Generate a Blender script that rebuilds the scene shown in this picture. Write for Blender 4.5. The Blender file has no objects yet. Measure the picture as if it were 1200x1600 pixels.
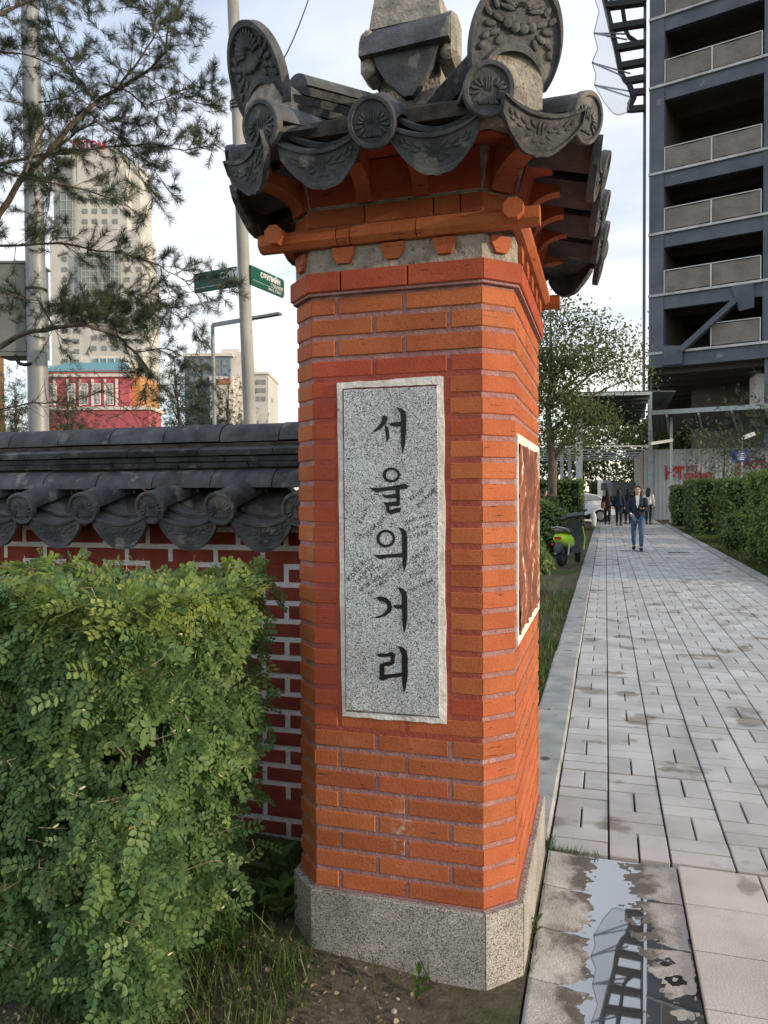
import bpy, math, random
import numpy as np
from mathutils import Vector, Matrix, Euler
random.seed(7); np.random.seed(7)
SC = bpy.context.scene
COL = SC.collection
R = math.radians

# ------------------------------------------------------------------ camera
FPX, W0, H0 = 1170.0, 1200.0, 1600.0
CAM = Vector((0.0, 0.0, 1.55))
YAW, PITCH, ROLL = R(16.5), R(1.5), 0.006
_f = Vector((-math.sin(YAW)*math.cos(PITCH), math.cos(YAW)*math.cos(PITCH), -math.sin(PITCH)))
_r0 = Vector((math.cos(YAW), math.sin(YAW), 0.0))
_u0 = _r0.cross(_f)
_r = _r0*math.cos(ROLL) - _u0*math.sin(ROLL)
_u = _u0*math.cos(ROLL) + _r0*math.sin(ROLL)
cd = bpy.data.cameras.new('camera'); cam = bpy.data.objects.new('camera', cd); COL.objects.link(cam)
cam.matrix_world = Matrix(((_r.x, _u.x, -_f.x, CAM.x), (_r.y, _u.y, -_f.y, CAM.y), (_r.z, _u.z, -_f.z, CAM.z), (0, 0, 0, 1)))
cd.sensor_fit = 'HORIZONTAL'; cd.sensor_width = 36.0; cd.lens = 36.0*FPX/W0
cd.clip_start = 0.05; cd.clip_end = 6000.0
SC.camera = cam

# ------------------------------------------------------------------ sky, sun, exposure
SUN_AZ, SUN_EL = R(96.0), R(10.0)          # azimuth from +Y (the path) towards +X
wd = bpy.data.worlds.new('World'); SC.world = wd; wd.use_nodes = True
nt = wd.node_tree; nt.nodes.clear()
N = nt.nodes.new; Lk = nt.links.new
out = N('ShaderNodeOutputWorld'); bg = N('ShaderNodeBackground'); bg.inputs['Strength'].default_value = 0.15
sky = N('ShaderNodeTexSky'); sky.sky_type = 'NISHITA'; sky.sun_disc = False
sky.sun_elevation = R(16.0); sky.sun_rotation = SUN_AZ
sky.altitude = 1300; sky.air_density = 1.0; sky.dust_density = 2.0; sky.ozone_density = 1.5
tc = N('ShaderNodeTexCoord'); sep = N('ShaderNodeSeparateXYZ'); Lk(tc.outputs['Generated'], sep.inputs[0])
# flat cloud deck: direction projected on a plane overhead
den = N('ShaderNodeMath'); den.operation = 'ADD'; den.inputs[1].default_value = 0.22; Lk(sep.outputs['Z'], den.inputs[0])
mx = N('ShaderNodeMath'); mx.operation = 'MAXIMUM'; mx.inputs[1].default_value = 0.05; Lk(den.outputs[0], mx.inputs[0])
dv = N('ShaderNodeVectorMath'); dv.operation = 'DIVIDE'; Lk(tc.outputs['Generated'], dv.inputs[0])
cb = N('ShaderNodeCombineXYZ')
for k in range(3): Lk(mx.outputs[0], cb.inputs[k])
Lk(cb.outputs[0], dv.inputs[1])
ns = N('ShaderNodeTexNoise'); ns.inputs['Scale'].default_value = 1.1; ns.inputs['Detail'].default_value = 7; ns.inputs['Roughness'].default_value = 0.55; ns.inputs['Distortion'].default_value = 0.2
mp = N('ShaderNodeMapping'); mp.inputs['Scale'].default_value = (1.0, 1.9, 0.0); mp.inputs['Location'].default_value = (3.1, 1.7, 0)
Lk(dv.outputs[0], mp.inputs[0]); Lk(mp.outputs[0], ns.inputs['Vector'])
rp = N('ShaderNodeValToRGB'); rp.color_ramp.elements[0].position = 0.26; rp.color_ramp.elements[1].position = 0.66
rp.color_ramp.elements[0].color = (0.26, 0.26, 0.26, 1); rp.color_ramp.elements[1].color = (0.95, 0.95, 0.95, 1)
Lk(ns.outputs['Fac'], rp.inputs[0])
mixc = N('ShaderNodeMixRGB'); mixc.blend_type = 'MIX'
Lk(rp.outputs[0], mixc.inputs[0]); Lk(sky.outputs[0], mixc.inputs[1])
# cloud tone: cool white overhead to warm white near the horizon
hz = N('ShaderNodeMapRange'); hz.inputs[1].default_value = 0.0; hz.inputs[2].default_value = 0.5; Lk(sep.outputs['Z'], hz.inputs[0])
ct = N('ShaderNodeMixRGB'); ct.inputs[1].default_value = (6.3, 5.85, 5.0, 1); ct.inputs[2].default_value = (4.25, 4.5, 4.95, 1)
Lk(hz.outputs[0], ct.inputs[0]); Lk(ct.outputs[0], mixc.inputs[2])
Lk(mixc.outputs[0], bg.inputs['Color']); Lk(bg.outputs[0], out.inputs[0])
sl = bpy.data.lights.new('sun', 'SUN'); sl.energy = 2.1; sl.angle = R(0.6); sl.color = (1.0, 0.80, 0.55)
sun = bpy.data.objects.new('sun', sl); COL.objects.link(sun)
sd = Vector((math.sin(SUN_AZ)*math.cos(SUN_EL), math.cos(SUN_AZ)*math.cos(SUN_EL), math.sin(SUN_EL)))
sun.rotation_euler = (-sd).to_track_quat('-Z', 'Y').to_euler(); sun.location = (12, -2, 20)
SC.view_settings.view_transform = 'Standard'; SC.view_settings.look = 'None'
SC.view_settings.exposure = 0.72; SC.view_settings.gamma = 1.0; SC.view_settings.use_curve_mapping = False

# ------------------------------------------------------------------ helpers
def ray(px, py):
    return (_r*((px-600)/FPX) + _u*((800-py)/FPX) + _f)
def on_plane(px, py, p0, n):
    d = ray(px, py); n = Vector(n); t = (Vector(p0)-CAM).dot(n)/d.dot(n)
    return CAM + d*t
def onY(px, py, Y): return on_plane(px, py, (0, Y, 0), (0, 1, 0))
def onX(px, py, X): return on_plane(px, py, (X, 0, 0), (1, 0, 0))
def onZ(px, py, Z=0.0): return on_plane(px, py, (0, 0, Z), (0, 0, 1))
def onD(px, py, D): return on_plane(px, py, Vector((-math.sin(YAW), math.cos(YAW), 0))*D+CAM, (-math.sin(YAW), math.cos(YAW), 0))   # at level distance D
def lat(l, d, z=0.0):                                   # camera-lateral / depth -> world
    return Vector((l*math.cos(YAW)-d*math.sin(YAW), l*math.sin(YAW)+d*math.cos(YAW), z))

WO = {}
def _name(o): return o.name
def tag(o, label=None, cat=None, group=None, kind=None):
    if label: o['label'] = label
    if cat: o['category'] = cat
    if group: o['group'] = group
    if kind: o['kind'] = kind
    return o
def empty(name, loc, label=None, cat=None, group=None):
    o = bpy.data.objects.new(name, None); COL.objects.link(o); o.location = loc
    o.empty_display_size = 0.1; WO[o.name] = Vector(loc)
    return tag(o, label, cat, group)
def put(name, me, parent=None, loc=(0, 0, 0), rot=None, scale=None):
    """object with mesh me at WORLD location loc under parent (parents are never rotated)"""
    o = bpy.data.objects.new(name, me); COL.objects.link(o)
    loc = Vector(loc); WO[o.name] = loc.copy()
    if parent is not None:
        o.parent = parent; o.location = loc - WO[parent.name]
    else: o.location = loc
    if rot is not None: o.rotation_euler = rot
    if scale is not None: o.scale = scale
    return o
class MB:
    def __init__(s): s.v = []; s.f = []
    def add(s, vs, fs):
        b = len(s.v); s.v += [tuple(p) for p in vs]; s.f += [tuple(i+b for i in q) for q in fs]; return s
    def box(s, x0, y0, z0, x1, y1, z1):
        return s.add([(x0,y0,z0),(x1,y0,z0),(x1,y1,z0),(x0,y1,z0),(x0,y0,z1),(x1,y0,z1),(x1,y1,z1),(x0,y1,z1)],
                     [(0,3,2,1),(4,5,6,7),(0,1,5,4),(1,2,6,5),(2,3,7,6),(3,0,4,7)])
    def obox(s, c, ax, ay, az, hx, hy, hz):
        c = Vector(c); ax = Vector(ax).normalized()*hx; ay = Vector(ay).normalized()*hy; az = Vector(az).normalized()*hz
        vs = [c+ax*i+ay*j+az*k for k in (-1,1) for (i,j) in ((-1,-1),(1,-1),(1,1),(-1,1))]
        return s.add(vs, [(0,3,2,1),(4,5,6,7),(0,1,5,4),(1,2,6,5),(2,3,7,6),(3,0,4,7)])
    def bar(s, p, q, w, h=None, up=(0,0,1)):
        p = Vector(p); q = Vector(q); h = h or w; d = (q-p)
        a = d.cross(Vector(up))
        if a.length < 1e-6: a = d.cross(Vector((0,1,0)))
        a.normalize(); b = a.cross(d).normalized()
        return s.obox((p+q)/2, d, a, b, d.length/2, w/2, h/2)
    def bbox(s, x0, y0, z0, x1, y1, z1, b=0.003):
        """box with chamfered edges"""
        me = []
        c = ((x0+x1)/2, (y0+y1)/2, (z0+z1)/2); h = ((x1-x0)/2, (y1-y0)/2, (z1-z0)/2)
        vs = []; idx = {}
        for sx in (-1,1):
            for sy in (-1,1):
                for sz in (-1,1):
                    for ax in range(3):
                        q = [sx*(h[0]-(b if ax!=0 else 0)), sy*(h[1]-(b if ax!=1 else 0)), sz*(h[2]-(b if ax!=2 else 0))]
                        idx[(sx,sy,sz,ax)] = len(vs); vs.append((c[0]+q[0], c[1]+q[1], c[2]+q[2]))
        fs = []
        def F(*k): fs.append(tuple(idx[i] for i in k))
        for sg in (-1,1):
            o = lambda l: l if sg > 0 else l[::-1]
            F(*o([(sg,-1,-1,0),(sg,1,-1,0),(sg,1,1,0),(sg,-1,1,0)]))
            F(*o([(1,sg,-1,1),(-1,sg,-1,1),(-1,sg,1,1),(1,sg,1,1)]))
            F(*o([(-1,-1,sg,2),(1,-1,sg,2),(1,1,sg,2),(-1,1,sg,2)]))
        for a in (-1,1):
            for c2 in (-1,1):
                q = [(a,c2,-1,0),(a,c2,-1,1),(a,c2,1,1),(a,c2,1,0)]; F(*(q if a*c2>0 else q[::-1]))
                q = [(a,-1,c2,0),(a,1,c2,0),(a,1,c2,2),(a,-1,c2,2)]; F(*(q if a*c2>0 else q[::-1]))
                q = [(-1,a,c2,1),(-1,a,c2,2),(1,a,c2,2),(1,a,c2,1)]; F(*(q if a*c2>0 else q[::-1]))
                for e in (-1,1):
                    q = [(a,c2,e,0),(a,c2,e,1),(a,c2,e,2)]; F(*(q if a*c2*e>0 else q[::-1]))
        return s.add(vs, fs)
    def tube(s, pts, rad, n=8, caps=True, up=(0,0,1)):
        pts = [Vector(p) for p in pts]
        if not isinstance(rad, (list, tuple)): rad = [rad]*len(pts)
        b = len(s.v); m = len(pts); prev = None
        for i, p in enumerate(pts):
            d = (pts[min(i+1,m-1)]-pts[max(i-1,0)]).normalized()
            if prev is None:
                a = d.cross(Vector(up))
                if a.length < 1e-3: a = d.cross(Vector((0,1,0)))
            else: a = prev - d*prev.dot(d)
            a.normalize(); prev = a; c = d.cross(a)
            for k in range(n):
                t = 2*math.pi*k/n
                s.v.append(tuple(p+(a*math.cos(t)+c*math.sin(t))*rad[i]))
        for i in range(m-1):
            for k in range(n):
                s.f.append((b+i*n+k, b+i*n+(k+1)%n, b+(i+1)*n+(k+1)%n, b+(i+1)*n+k))
        if caps:
            s.f.append(tuple(b+k for k in range(n))[::-1]); s.f.append(tuple(b+(m-1)*n+k for k in range(n)))
        return s
    def prism(s, poly, off):
        """poly: list of 3-D points, extruded by vector off"""
        n = len(poly); off = Vector(off); a = [Vector(p) for p in poly]
        nn = Vector((0,0,0))
        for i in range(n): nn += a[i].cross(a[(i+1)%n])
        fl = nn.dot(off) > 0
        vs = a + [p+off for p in a]
        fs = [tuple(range(n)), tuple(range(n, 2*n))[::-1]] + [(i, i+n, (i+1)%n+n, (i+1)%n) for i in range(n)]
        if fl: fs = [q[::-1] for q in fs]
        return s.add(vs, fs)
    def loft(s, rings, caps=True):
        b = len(s.v); n = len(rings[0])
        for r in rings: s.v += [tuple(p) for p in r]
        for i in range(len(rings)-1):
            for k in range(n):
                s.f.append((b+i*n+k, b+i*n+(k+1)%n, b+(i+1)*n+(k+1)%n, b+(i+1)*n+k))
        if caps:
            s.f.append(tuple(b+k for k in range(n))[::-1]); s.f.append(tuple(b+(len(rings)-1)*n+k for k in range(n)))
        return s
    def ell(s, c, rx, ry, rz, nu=12, nv=8, rot=None):
        rings = []
        c = Vector(c)
        for j in range(1, nv):
            ph = -math.pi/2 + math.pi*j/nv
            rings.append([(rx*math.cos(ph)*math.cos(2*math.pi*k/nu), ry*math.cos(ph)*math.sin(2*math.pi*k/nu), rz*math.sin(ph)) for k in range(nu)])
        b = len(s.v); M = rot if rot is not None else Matrix.Identity(3)
        for r in rings: s.v += [tuple(c+M@Vector(p)) for p in r]
        for i in range(nv-2):
            for k in range(nu):
                s.f.append((b+i*nu+k, b+i*nu+(k+1)%nu, b+(i+1)*nu+(k+1)%nu, b+(i+1)*nu+k))
        s.v.append(tuple(c+M@Vector((0,0,-rz)))); lo = len(s.v)-1
        s.v.append(tuple(c+M@Vector((0,0,rz)))); hi = len(s.v)-1
        for k in range(nu):
            s.f.append((lo, b+(k+1)%nu, b+k)); s.f.append((hi, b+(nv-2)*nu+k, b+(nv-2)*nu+(k+1)%nu))
        return s
    def grid(s, fn, nu, nv, flip=False):
        b = len(s.v)
        for j in range(nv+1):
            for i in range(nu+1): s.v.append(tuple(fn(i/nu, j/nv)))
        for j in range(nv):
            for i in range(nu):
                q = (b+j*(nu+1)+i, b+j*(nu+1)+i+1, b+(j+1)*(nu+1)+i+1, b+(j+1)*(nu+1)+i)
                s.f.append(q[::-1] if flip else q)
        return s
    def mesh(s, name, mat, smooth=None, origin=(0,0,0)):
        me = bpy.data.meshes.new(name); o = Vector(origin)
        me.from_pydata([(p[0]-o.x, p[1]-o.y, p[2]-o.z) for p in s.v], [], s.f)
        if mat is not None: me.materials.append(mat)
        if smooth is not None:
            me.polygons.foreach_set('use_smooth', [True]*len(me.polygons))
            if smooth < 180: me.set_sharp_from_angle(angle=R(smooth))
        me.update(); return me
    def build(s, name, mat, parent=None, smooth=None, origin=None):
        if origin is None: origin = WO[parent.name] if parent is not None else (0,0,0)
        return put(name, s.mesh(name, mat, smooth, origin), parent, origin)
def fast(name, V, F, mat, parent=None, origin=(0,0,0), smooth=False):
    """numpy verts (n,3) and faces (m,k)"""
    V = np.asarray(V, dtype=np.float32) - np.asarray(origin, dtype=np.float32); F = np.asarray(F, dtype=np.int32)
    me = bpy.data.meshes.new(name); m, k = F.shape
    me.vertices.add(len(V)); me.vertices.foreach_set('co', V.ravel())
    me.loops.add(m*k); me.loops.foreach_set('vertex_index', F.ravel())
    me.polygons.add(m); me.polygons.foreach_set('loop_start', np.arange(0, m*k, k, dtype=np.int32))
    try: me.polygons.foreach_set('loop_total', np.full(m, k, dtype=np.int32))
    except Exception: pass
    me.update(calc_edges=True); me.validate()
    if smooth: me.polygons.foreach_set('use_smooth', [True]*m)
    me.materials.append(mat)
    return put(name, me, parent, origin)

# ------------------------------------------------------------------ materials
def new_mat(name):
    m = bpy.data.materials.new(name); m.use_nodes = True
    t = m.node_tree; b = t.nodes['Principled BSDF']
    return m, t, b
def col(c): return (c[0], c[1], c[2], 1.0)
def noise_mat(name, c1, c2, scale=8.0, rough=0.7, bump=0.0, bscale=None, detail=6, lo=0.35, hi=0.65, rnd=0.0, spec=0.3,
              c3=None, s3=40.0, t3=0.62, isl=False, metal=0.0, stretch=(1,1,1), coords='pos', bdist=0.01):
    m, t, b = new_mat(name); n = t.nodes.new; l = t.links.new
    if coords == 'pos': g = n('ShaderNodeNewGeometry').outputs['Position']
    else: g = n('ShaderNodeTexCoord').outputs['Object']
    mp = n('ShaderNodeMapping'); mp.inputs['Scale'].default_value = stretch; l(g, mp.inputs[0])
    tx = n('ShaderNodeTexNoise'); tx.inputs['Scale'].default_value = scale; tx.inputs['Detail'].default_value = detail; l(mp.outputs[0], tx.inputs['Vector'])
    rp = n('ShaderNodeValToRGB'); rp.color_ramp.elements[0].position = lo; rp.color_ramp.elements[1].position = hi
    rp.color_ramp.elements[0].color = col(c1); rp.color_ramp.elements[1].color = col(c2); l(tx.outputs['Fac'], rp.inputs[0])
    o = rp.outputs[0]
    if c3 is not None:
        t3n = n('ShaderNodeTexNoise'); t3n.inputs['Scale'].default_value = s3; t3n.inputs['Detail'].default_value = 4; l(mp.outputs[0], t3n.inputs['Vector'])
        r3 = n('ShaderNodeValToRGB'); r3.color_ramp.elements[0].position = t3; r3.color_ramp.elements[1].position = t3+0.06
        l(t3n.outputs['Fac'], r3.inputs[0])
        mx = n('ShaderNodeMixRGB'); mx.inputs[2].default_value = col(c3); l(r3.outputs[0], mx.inputs[0]); l(o, mx.inputs[1]); o = mx.outputs[0]
    if rnd:
        oi = n('ShaderNodeObjectInfo'); mr = n('ShaderNodeMapRange'); mr.inputs[3].default_value = 1-rnd; mr.inputs[4].default_value = 1+rnd; rv = oi.outputs['Random']
        if isl:
            gi = n('ShaderNodeNewGeometry'); s1 = n('ShaderNodeMath'); s1.operation = 'ADD'; l(oi.outputs['Random'], s1.inputs[0]); l(gi.outputs['Random Per Island'], s1.inputs[1]); s2 = n('ShaderNodeMath'); s2.operation = 'FRACT'; l(s1.outputs[0], s2.inputs[0]); rv = s2.outputs[0]
        l(rv, mr.inputs[0]); hs = n('ShaderNodeHueSaturation'); l(mr.outputs[0], hs.inputs['Value']); l(o, hs.inputs['Color'])
        o = hs.outputs[0]
    l(o, b.inputs['Base Color'])
    b.inputs['Roughness'].default_value = rough; b.inputs['Specular IOR Level'].default_value = spec; b.inputs['Metallic'].default_value = metal
    if bump:
        bt = n('ShaderNodeTexNoise'); bt.inputs['Scale'].default_value = bscale or scale*6; bt.inputs['Detail'].default_value = 6; l(mp.outputs[0], bt.inputs['Vector'])
        bp = n('ShaderNodeBump'); bp.inputs['Strength'].default_value = bump; bp.inputs['Distance'].default_value = bdist
        l(bt.outputs['Fac'], bp.inputs['Height']); l(bp.outputs[0], b.inputs['Normal'])
    return m
def plain(name, c, rough=0.6, metal=0.0, spec=0.3):
    return noise_mat(name, tuple(x*0.88 for x in c), tuple(min(1, x*1.08) for x in c), scale=6, rough=rough, metal=metal, spec=spec)
def granite_mat(name, base, dark, light, scale=330.0, blotch=0.12):
    m, t, b = new_mat(name); n = t.nodes.new; l = t.links.new
    g = n('ShaderNodeNewGeometry').outputs['Position']
    vo = n('ShaderNodeTexVoronoi'); vo.inputs['Scale'].default_value = scale; l(g, vo.inputs['Vector'])
    rp = n('ShaderNodeValToRGB'); e = rp.color_ramp.elements; e[0].position = 0.12; e[0].color = col(dark); e[1].position = 0.85; e[1].color = col(light)
    x = e.new(0.34); x.color = col(base); x = e.new(0.62); x.color = col([k*1.15 for k in base])
    sp = n('ShaderNodeSeparateColor'); l(vo.outputs['Color'], sp.inputs[0]); l(sp.outputs[0], rp.inputs[0])
    tx = n('ShaderNodeTexNoise'); tx.inputs['Scale'].default_value = 5; tx.inputs['Detail'].default_value = 5; l(g, tx.inputs['Vector'])
    mr = n('ShaderNodeMapRange'); mr.inputs[1].default_value = 0.3; mr.inputs[2].default_value = 0.7; mr.inputs[3].default_value = 1-blotch; mr.inputs[4].default_value = 1+blotch; l(tx.outputs['Fac'], mr.inputs[0])
    hs = n('ShaderNodeHueSaturation'); l(rp.outputs[0], hs.inputs['Color']); l(mr.outputs[0], hs.inputs['Value']); l(hs.outputs[0], b.inputs['Base Color'])
    b.inputs['Roughness'].default_value = 0.55; b.inputs['Specular IOR Level'].default_value = 0.25
    bp = n('ShaderNodeBump'); bp.inputs['Strength'].default_value = 0.15; bp.inputs['Distance'].default_value = 0.002; l(sp.outputs[1], bp.inputs['Height']); l(bp.outputs[0], b.inputs['Normal'])
    return m
def leaf_mat(name, c1, c2, c3, trans=0.35, rough=0.45):
    m, t, b = new_mat(name); n = t.nodes.new; l = t.links.new
    ge = n('ShaderNodeNewGeometry'); rp = n('ShaderNodeValToRGB'); e = rp.color_ramp.elements
    e[0].position = 0.0; e[0].color = col(c1); e[1].position = 1.0; e[1].color = col(c3); x = e.new(0.6); x.color = col(c2)
    tx = n('ShaderNodeTexNoise'); tx.inputs['Scale'].default_value = 5.0; l(ge.outputs['Position'], tx.inputs['Vector'])
    mt = n('ShaderNodeMath'); mt.operation = 'MULTIPLY_ADD'; mt.inputs[1].default_value = 0.6
    mm = n('ShaderNodeMath'); mm.operation = 'MULTIPLY_ADD'; mm.inputs[1].default_value = 1.6; mm.inputs[2].default_value = -0.6; l(tx.outputs['Fac'], mm.inputs[0])
    l(ge.outputs['Random Per Island'], mt.inputs[0]); l(mm.outputs[0], mt.inputs[2]); l(mt.outputs[0], rp.inputs[0])
    l(rp.outputs[0], b.inputs['Base Color']); b.inputs['Roughness'].default_value = rough; b.inputs['Specular IOR Level'].default_value = 0.35
    tr = n('ShaderNodeBsdfTranslucent'); l(rp.outputs[0], tr.inputs['Color'])
    ms = n('ShaderNodeMixShader'); ms.inputs[0].default_value = trans; l(b.outputs[0], ms.inputs[1]); l(tr.outputs[0], ms.inputs[2])
    l(ms.outputs[0], t.nodes['Material Output'].inputs[0])
    return m

M = {}
def brick_mat(name, c1, c2, pits=True):
    m, t, b = new_mat(name); n = t.nodes.new; l = t.links.new
    tcn = n('ShaderNodeTexCoord'); oi = n('ShaderNodeObjectInfo'); ge = n('ShaderNodeNewGeometry')
    tx = n('ShaderNodeTexNoise'); tx.inputs['Scale'].default_value = 9; tx.inputs['Detail'].default_value = 7; l(ge.outputs['Position'], tx.inputs['Vector'])
    rp = n('ShaderNodeValToRGB'); rp.color_ramp.elements[0].position = 0.3; rp.color_ramp.elements[1].position = 0.7
    rp.color_ramp.elements[0].color = col(c1); rp.color_ramp.elements[1].color = col(c2); l(tx.outputs['Fac'], rp.inputs[0])
    mr = n('ShaderNodeMapRange'); mr.inputs[3].default_value = 0.87; mr.inputs[4].default_value = 1.08; l(oi.outputs['Random'], mr.inputs[0])
    gn = n('ShaderNodeTexNoise'); gn.inputs['Scale'].default_value = 210; gn.inputs['Detail'].default_value = 3; l(ge.outputs['Position'], gn.inputs['Vector'])
    gr_ = n('ShaderNodeMapRange'); gr_.inputs[1].default_value = .3; gr_.inputs[2].default_value = .7; gr_.inputs[3].default_value = .84; gr_.inputs[4].default_value = 1.14; l(gn.outputs['Fac'], gr_.inputs[0])
    mv = n('ShaderNodeMath'); mv.operation = 'MULTIPLY'; l(mr.outputs[0], mv.inputs[0]); l(gr_.outputs[0], mv.inputs[1])
    sa_ = n('ShaderNodeMapRange'); sa_.inputs[3].default_value = .497; sa_.inputs[4].default_value = .505; rr_ = n('ShaderNodeMath'); rr_.operation = 'FRACT'; r7 = n('ShaderNodeMath'); r7.operation = 'MULTIPLY'; r7.inputs[1].default_value = 7.31; l(oi.outputs['Random'], r7.inputs[0]); l(r7.outputs[0], rr_.inputs[0]); l(rr_.outputs[0], sa_.inputs[0])
    hs = n('ShaderNodeHueSaturation'); l(mv.outputs[0], hs.inputs['Value']); l(sa_.outputs[0], hs.inputs['Hue']); l(rp.outputs[0], hs.inputs['Color'])
    o = hs.outputs[0]
    # dark drag marks and pin holes drawn along the brick
    mp = n('ShaderNodeMapping'); mp.inputs['Scale'].default_value = (14, 14, 120); l(ge.outputs['Position'], mp.inputs[0])
    t2 = n('ShaderNodeTexNoise'); t2.inputs['Scale'].default_value = 1.0; t2.inputs['Detail'].default_value = 5; t2.inputs['Roughness'].default_value = 0.65; l(mp.outputs[0], t2.inputs['Vector'])
    r2 = n('ShaderNodeValToRGB'); r2.color_ramp.elements[0].position = 0.63; r2.color_ramp.elements[1].position = 0.69; l(t2.outputs['Fac'], r2.inputs[0])
    mx = n('ShaderNodeMixRGB'); mx.inputs[2].default_value = (0.05, 0.025, 0.02, 1); l(r2.outputs[0], mx.inputs[0]); l(o, mx.inputs[1]); o = mx.outputs[0]
    # pale lime bloom, patchy
    t4 = n('ShaderNodeTexNoise'); t4.inputs['Scale'].default_value = 3.1; t4.inputs['Detail'].default_value = 9; t4.inputs['Roughness'].default_value = 0.7; l(ge.outputs['Position'], t4.inputs['Vector'])
    r4 = n('ShaderNodeValToRGB'); r4.color_ramp.elements[0].position = 0.60; r4.color_ramp.elements[1].position = 0.85; r4.color_ramp.elements[1].color = (0.35,0.35,0.35,1); l(t4.outputs['Fac'], r4.inputs[0])
    m4 = n('ShaderNodeMixRGB'); m4.inputs[2].default_value = (0.50, 0.33, 0.26, 1); l(r4.outputs[0], m4.inputs[0]); l(o, m4.inputs[1]); o = m4.outputs[0]
    # white salt run on the front, low down
    sv_ = n('ShaderNodeVectorMath'); sv_.operation = 'SUBTRACT'; sv_.inputs[1].default_value = (-.622, 2.29, .46); l(ge.outputs['Position'], sv_.inputs[0])
    sm_ = n('ShaderNodeVectorMath'); sm_.operation = 'MULTIPLY'; sm_.inputs[1].default_value = (22, 6, 7.5); l(sv_.outputs[0], sm_.inputs[0])
    le_ = n('ShaderNodeVectorMath'); le_.operation = 'LENGTH'; l(sm_.outputs[0], le_.inputs[0])
    sr_ = n('ShaderNodeMapRange'); sr_.inputs[1].default_value = 0.0; sr_.inputs[2].default_value = 1.0; sr_.inputs[3].default_value = 1.0; sr_.inputs[4].default_value = 0.0; l(le_.outputs['Value'], sr_.inputs[0])
    sn_ = n('ShaderNodeTexNoise'); sn_.inputs['Scale'].default_value = 45; sn_.inputs['Detail'].default_value = 6; l(ge.outputs['Position'], sn_.inputs['Vector'])
    s2_ = n('ShaderNodeMapRange'); s2_.inputs[1].default_value = .45; s2_.inputs[2].default_value = .7; l(sn_.outputs['Fac'], s2_.inputs[0])
    s3_ = n('ShaderNodeMath'); s3_.operation = 'MULTIPLY'; l(sr_.outputs[0], s3_.inputs[0]); l(s2_.outputs[0], s3_.inputs[1])
    s4_ = n('ShaderNodeMixRGB'); s4_.inputs[2].default_value = (.62,.52,.46,1); l(s3_.outputs[0], s4_.inputs[0]); l(o, s4_.inputs[1]); o = s4_.outputs[0]
    l(o, b.inputs['Base Color']); b.inputs['Roughness'].default_value = 0.72; b.inputs['Specular IOR Level'].default_value = 0.2
    ad = n('ShaderNodeMath'); ad.operation = 'MULTIPLY_ADD'; ad.inputs[1].default_value = -1.2; l(r2.outputs[0], ad.inputs[0])
    t3 = n('ShaderNodeTexNoise'); t3.inputs['Scale'].default_value = 130; t3.inputs['Detail'].default_value = 4; l(ge.outputs['Position'], t3.inputs['Vector']); l(t3.outputs['Fac'], ad.inputs[2])
    bp = n('ShaderNodeBump'); bp.inputs['Strength'].default_value = 0.42; bp.inputs['Distance'].default_value = 0.004; l(ad.outputs[0], bp.inputs['Height']); l(bp.outputs[0], b.inputs['Normal'])
    return m
M['brick'] = brick_mat('fired_brick', (0.385, 0.102, 0.040), (0.475, 0.135, 0.052))
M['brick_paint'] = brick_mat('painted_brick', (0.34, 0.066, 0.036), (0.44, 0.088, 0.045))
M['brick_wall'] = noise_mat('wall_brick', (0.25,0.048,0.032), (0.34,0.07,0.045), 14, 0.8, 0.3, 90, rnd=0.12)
M['mortar_mauve'] = noise_mat('mauve_mortar', (0.29,0.145,0.135), (0.37,0.20,0.19), 30, 0.9, 0.6, 120, c3=(0.40,0.25,0.23), s3=22, t3=0.6)
M['mortar_red'] = noise_mat('red_painted_mortar', (0.28,0.058,0.038), (0.36,0.078,0.05), 14, 0.7, 0.4, 90)
M['mortar_white'] = noise_mat('white_pointing', (0.82,0.82,0.80), (0.93,0.93,0.91), 40, 0.9, 0.5, 160, c3=(0.55,0.54,0.51), s3=90, t3=0.66)
M['plaster_grey'] = noise_mat('grey_render', (0.24,0.22,0.19), (0.42,0.385,0.33), 26, 0.95, 0.8, 90, c3=(0.13,0.12,0.1), s3=70, t3=0.62)
M['plaster_white'] = noise_mat('white_plaster', (0.60,0.56,0.50), (0.82,0.79,0.74), 20, 0.85, 0.6, 70, c3=(0.33,0.29,0.24), s3=55, t3=0.68)
M['granite'] = granite_mat('grey_granite', (0.42,0.43,0.435), (0.07,0.073,0.075), (0.74,0.75,0.76), 400)
M['granite_base'] = granite_mat('plinth_granite', (0.30,0.28,0.25), (0.09,0.085,0.075), (0.48,0.455,0.41), 330, 0.28)
M['tile'] = noise_mat('grey_roof_tile', (0.036,0.039,0.043), (0.088,0.091,0.096), 12, 0.68, 0.6, 45, rnd=0.24, spec=0.45, c3=(0.155,0.15,0.135), s3=11, t3=0.60)
M['tile_dark'] = noise_mat('roof_bed_clay', (0.035,0.03,0.026), (0.08,0.07,0.06), 20, 0.95, 0.6, 70)
M['ink'] = plain('black_ink', (0.012,0.012,0.013), 0.45)
M['ink_pen'] = plain('marker_pen', (0.02,0.02,0.025), 0.7)
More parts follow.
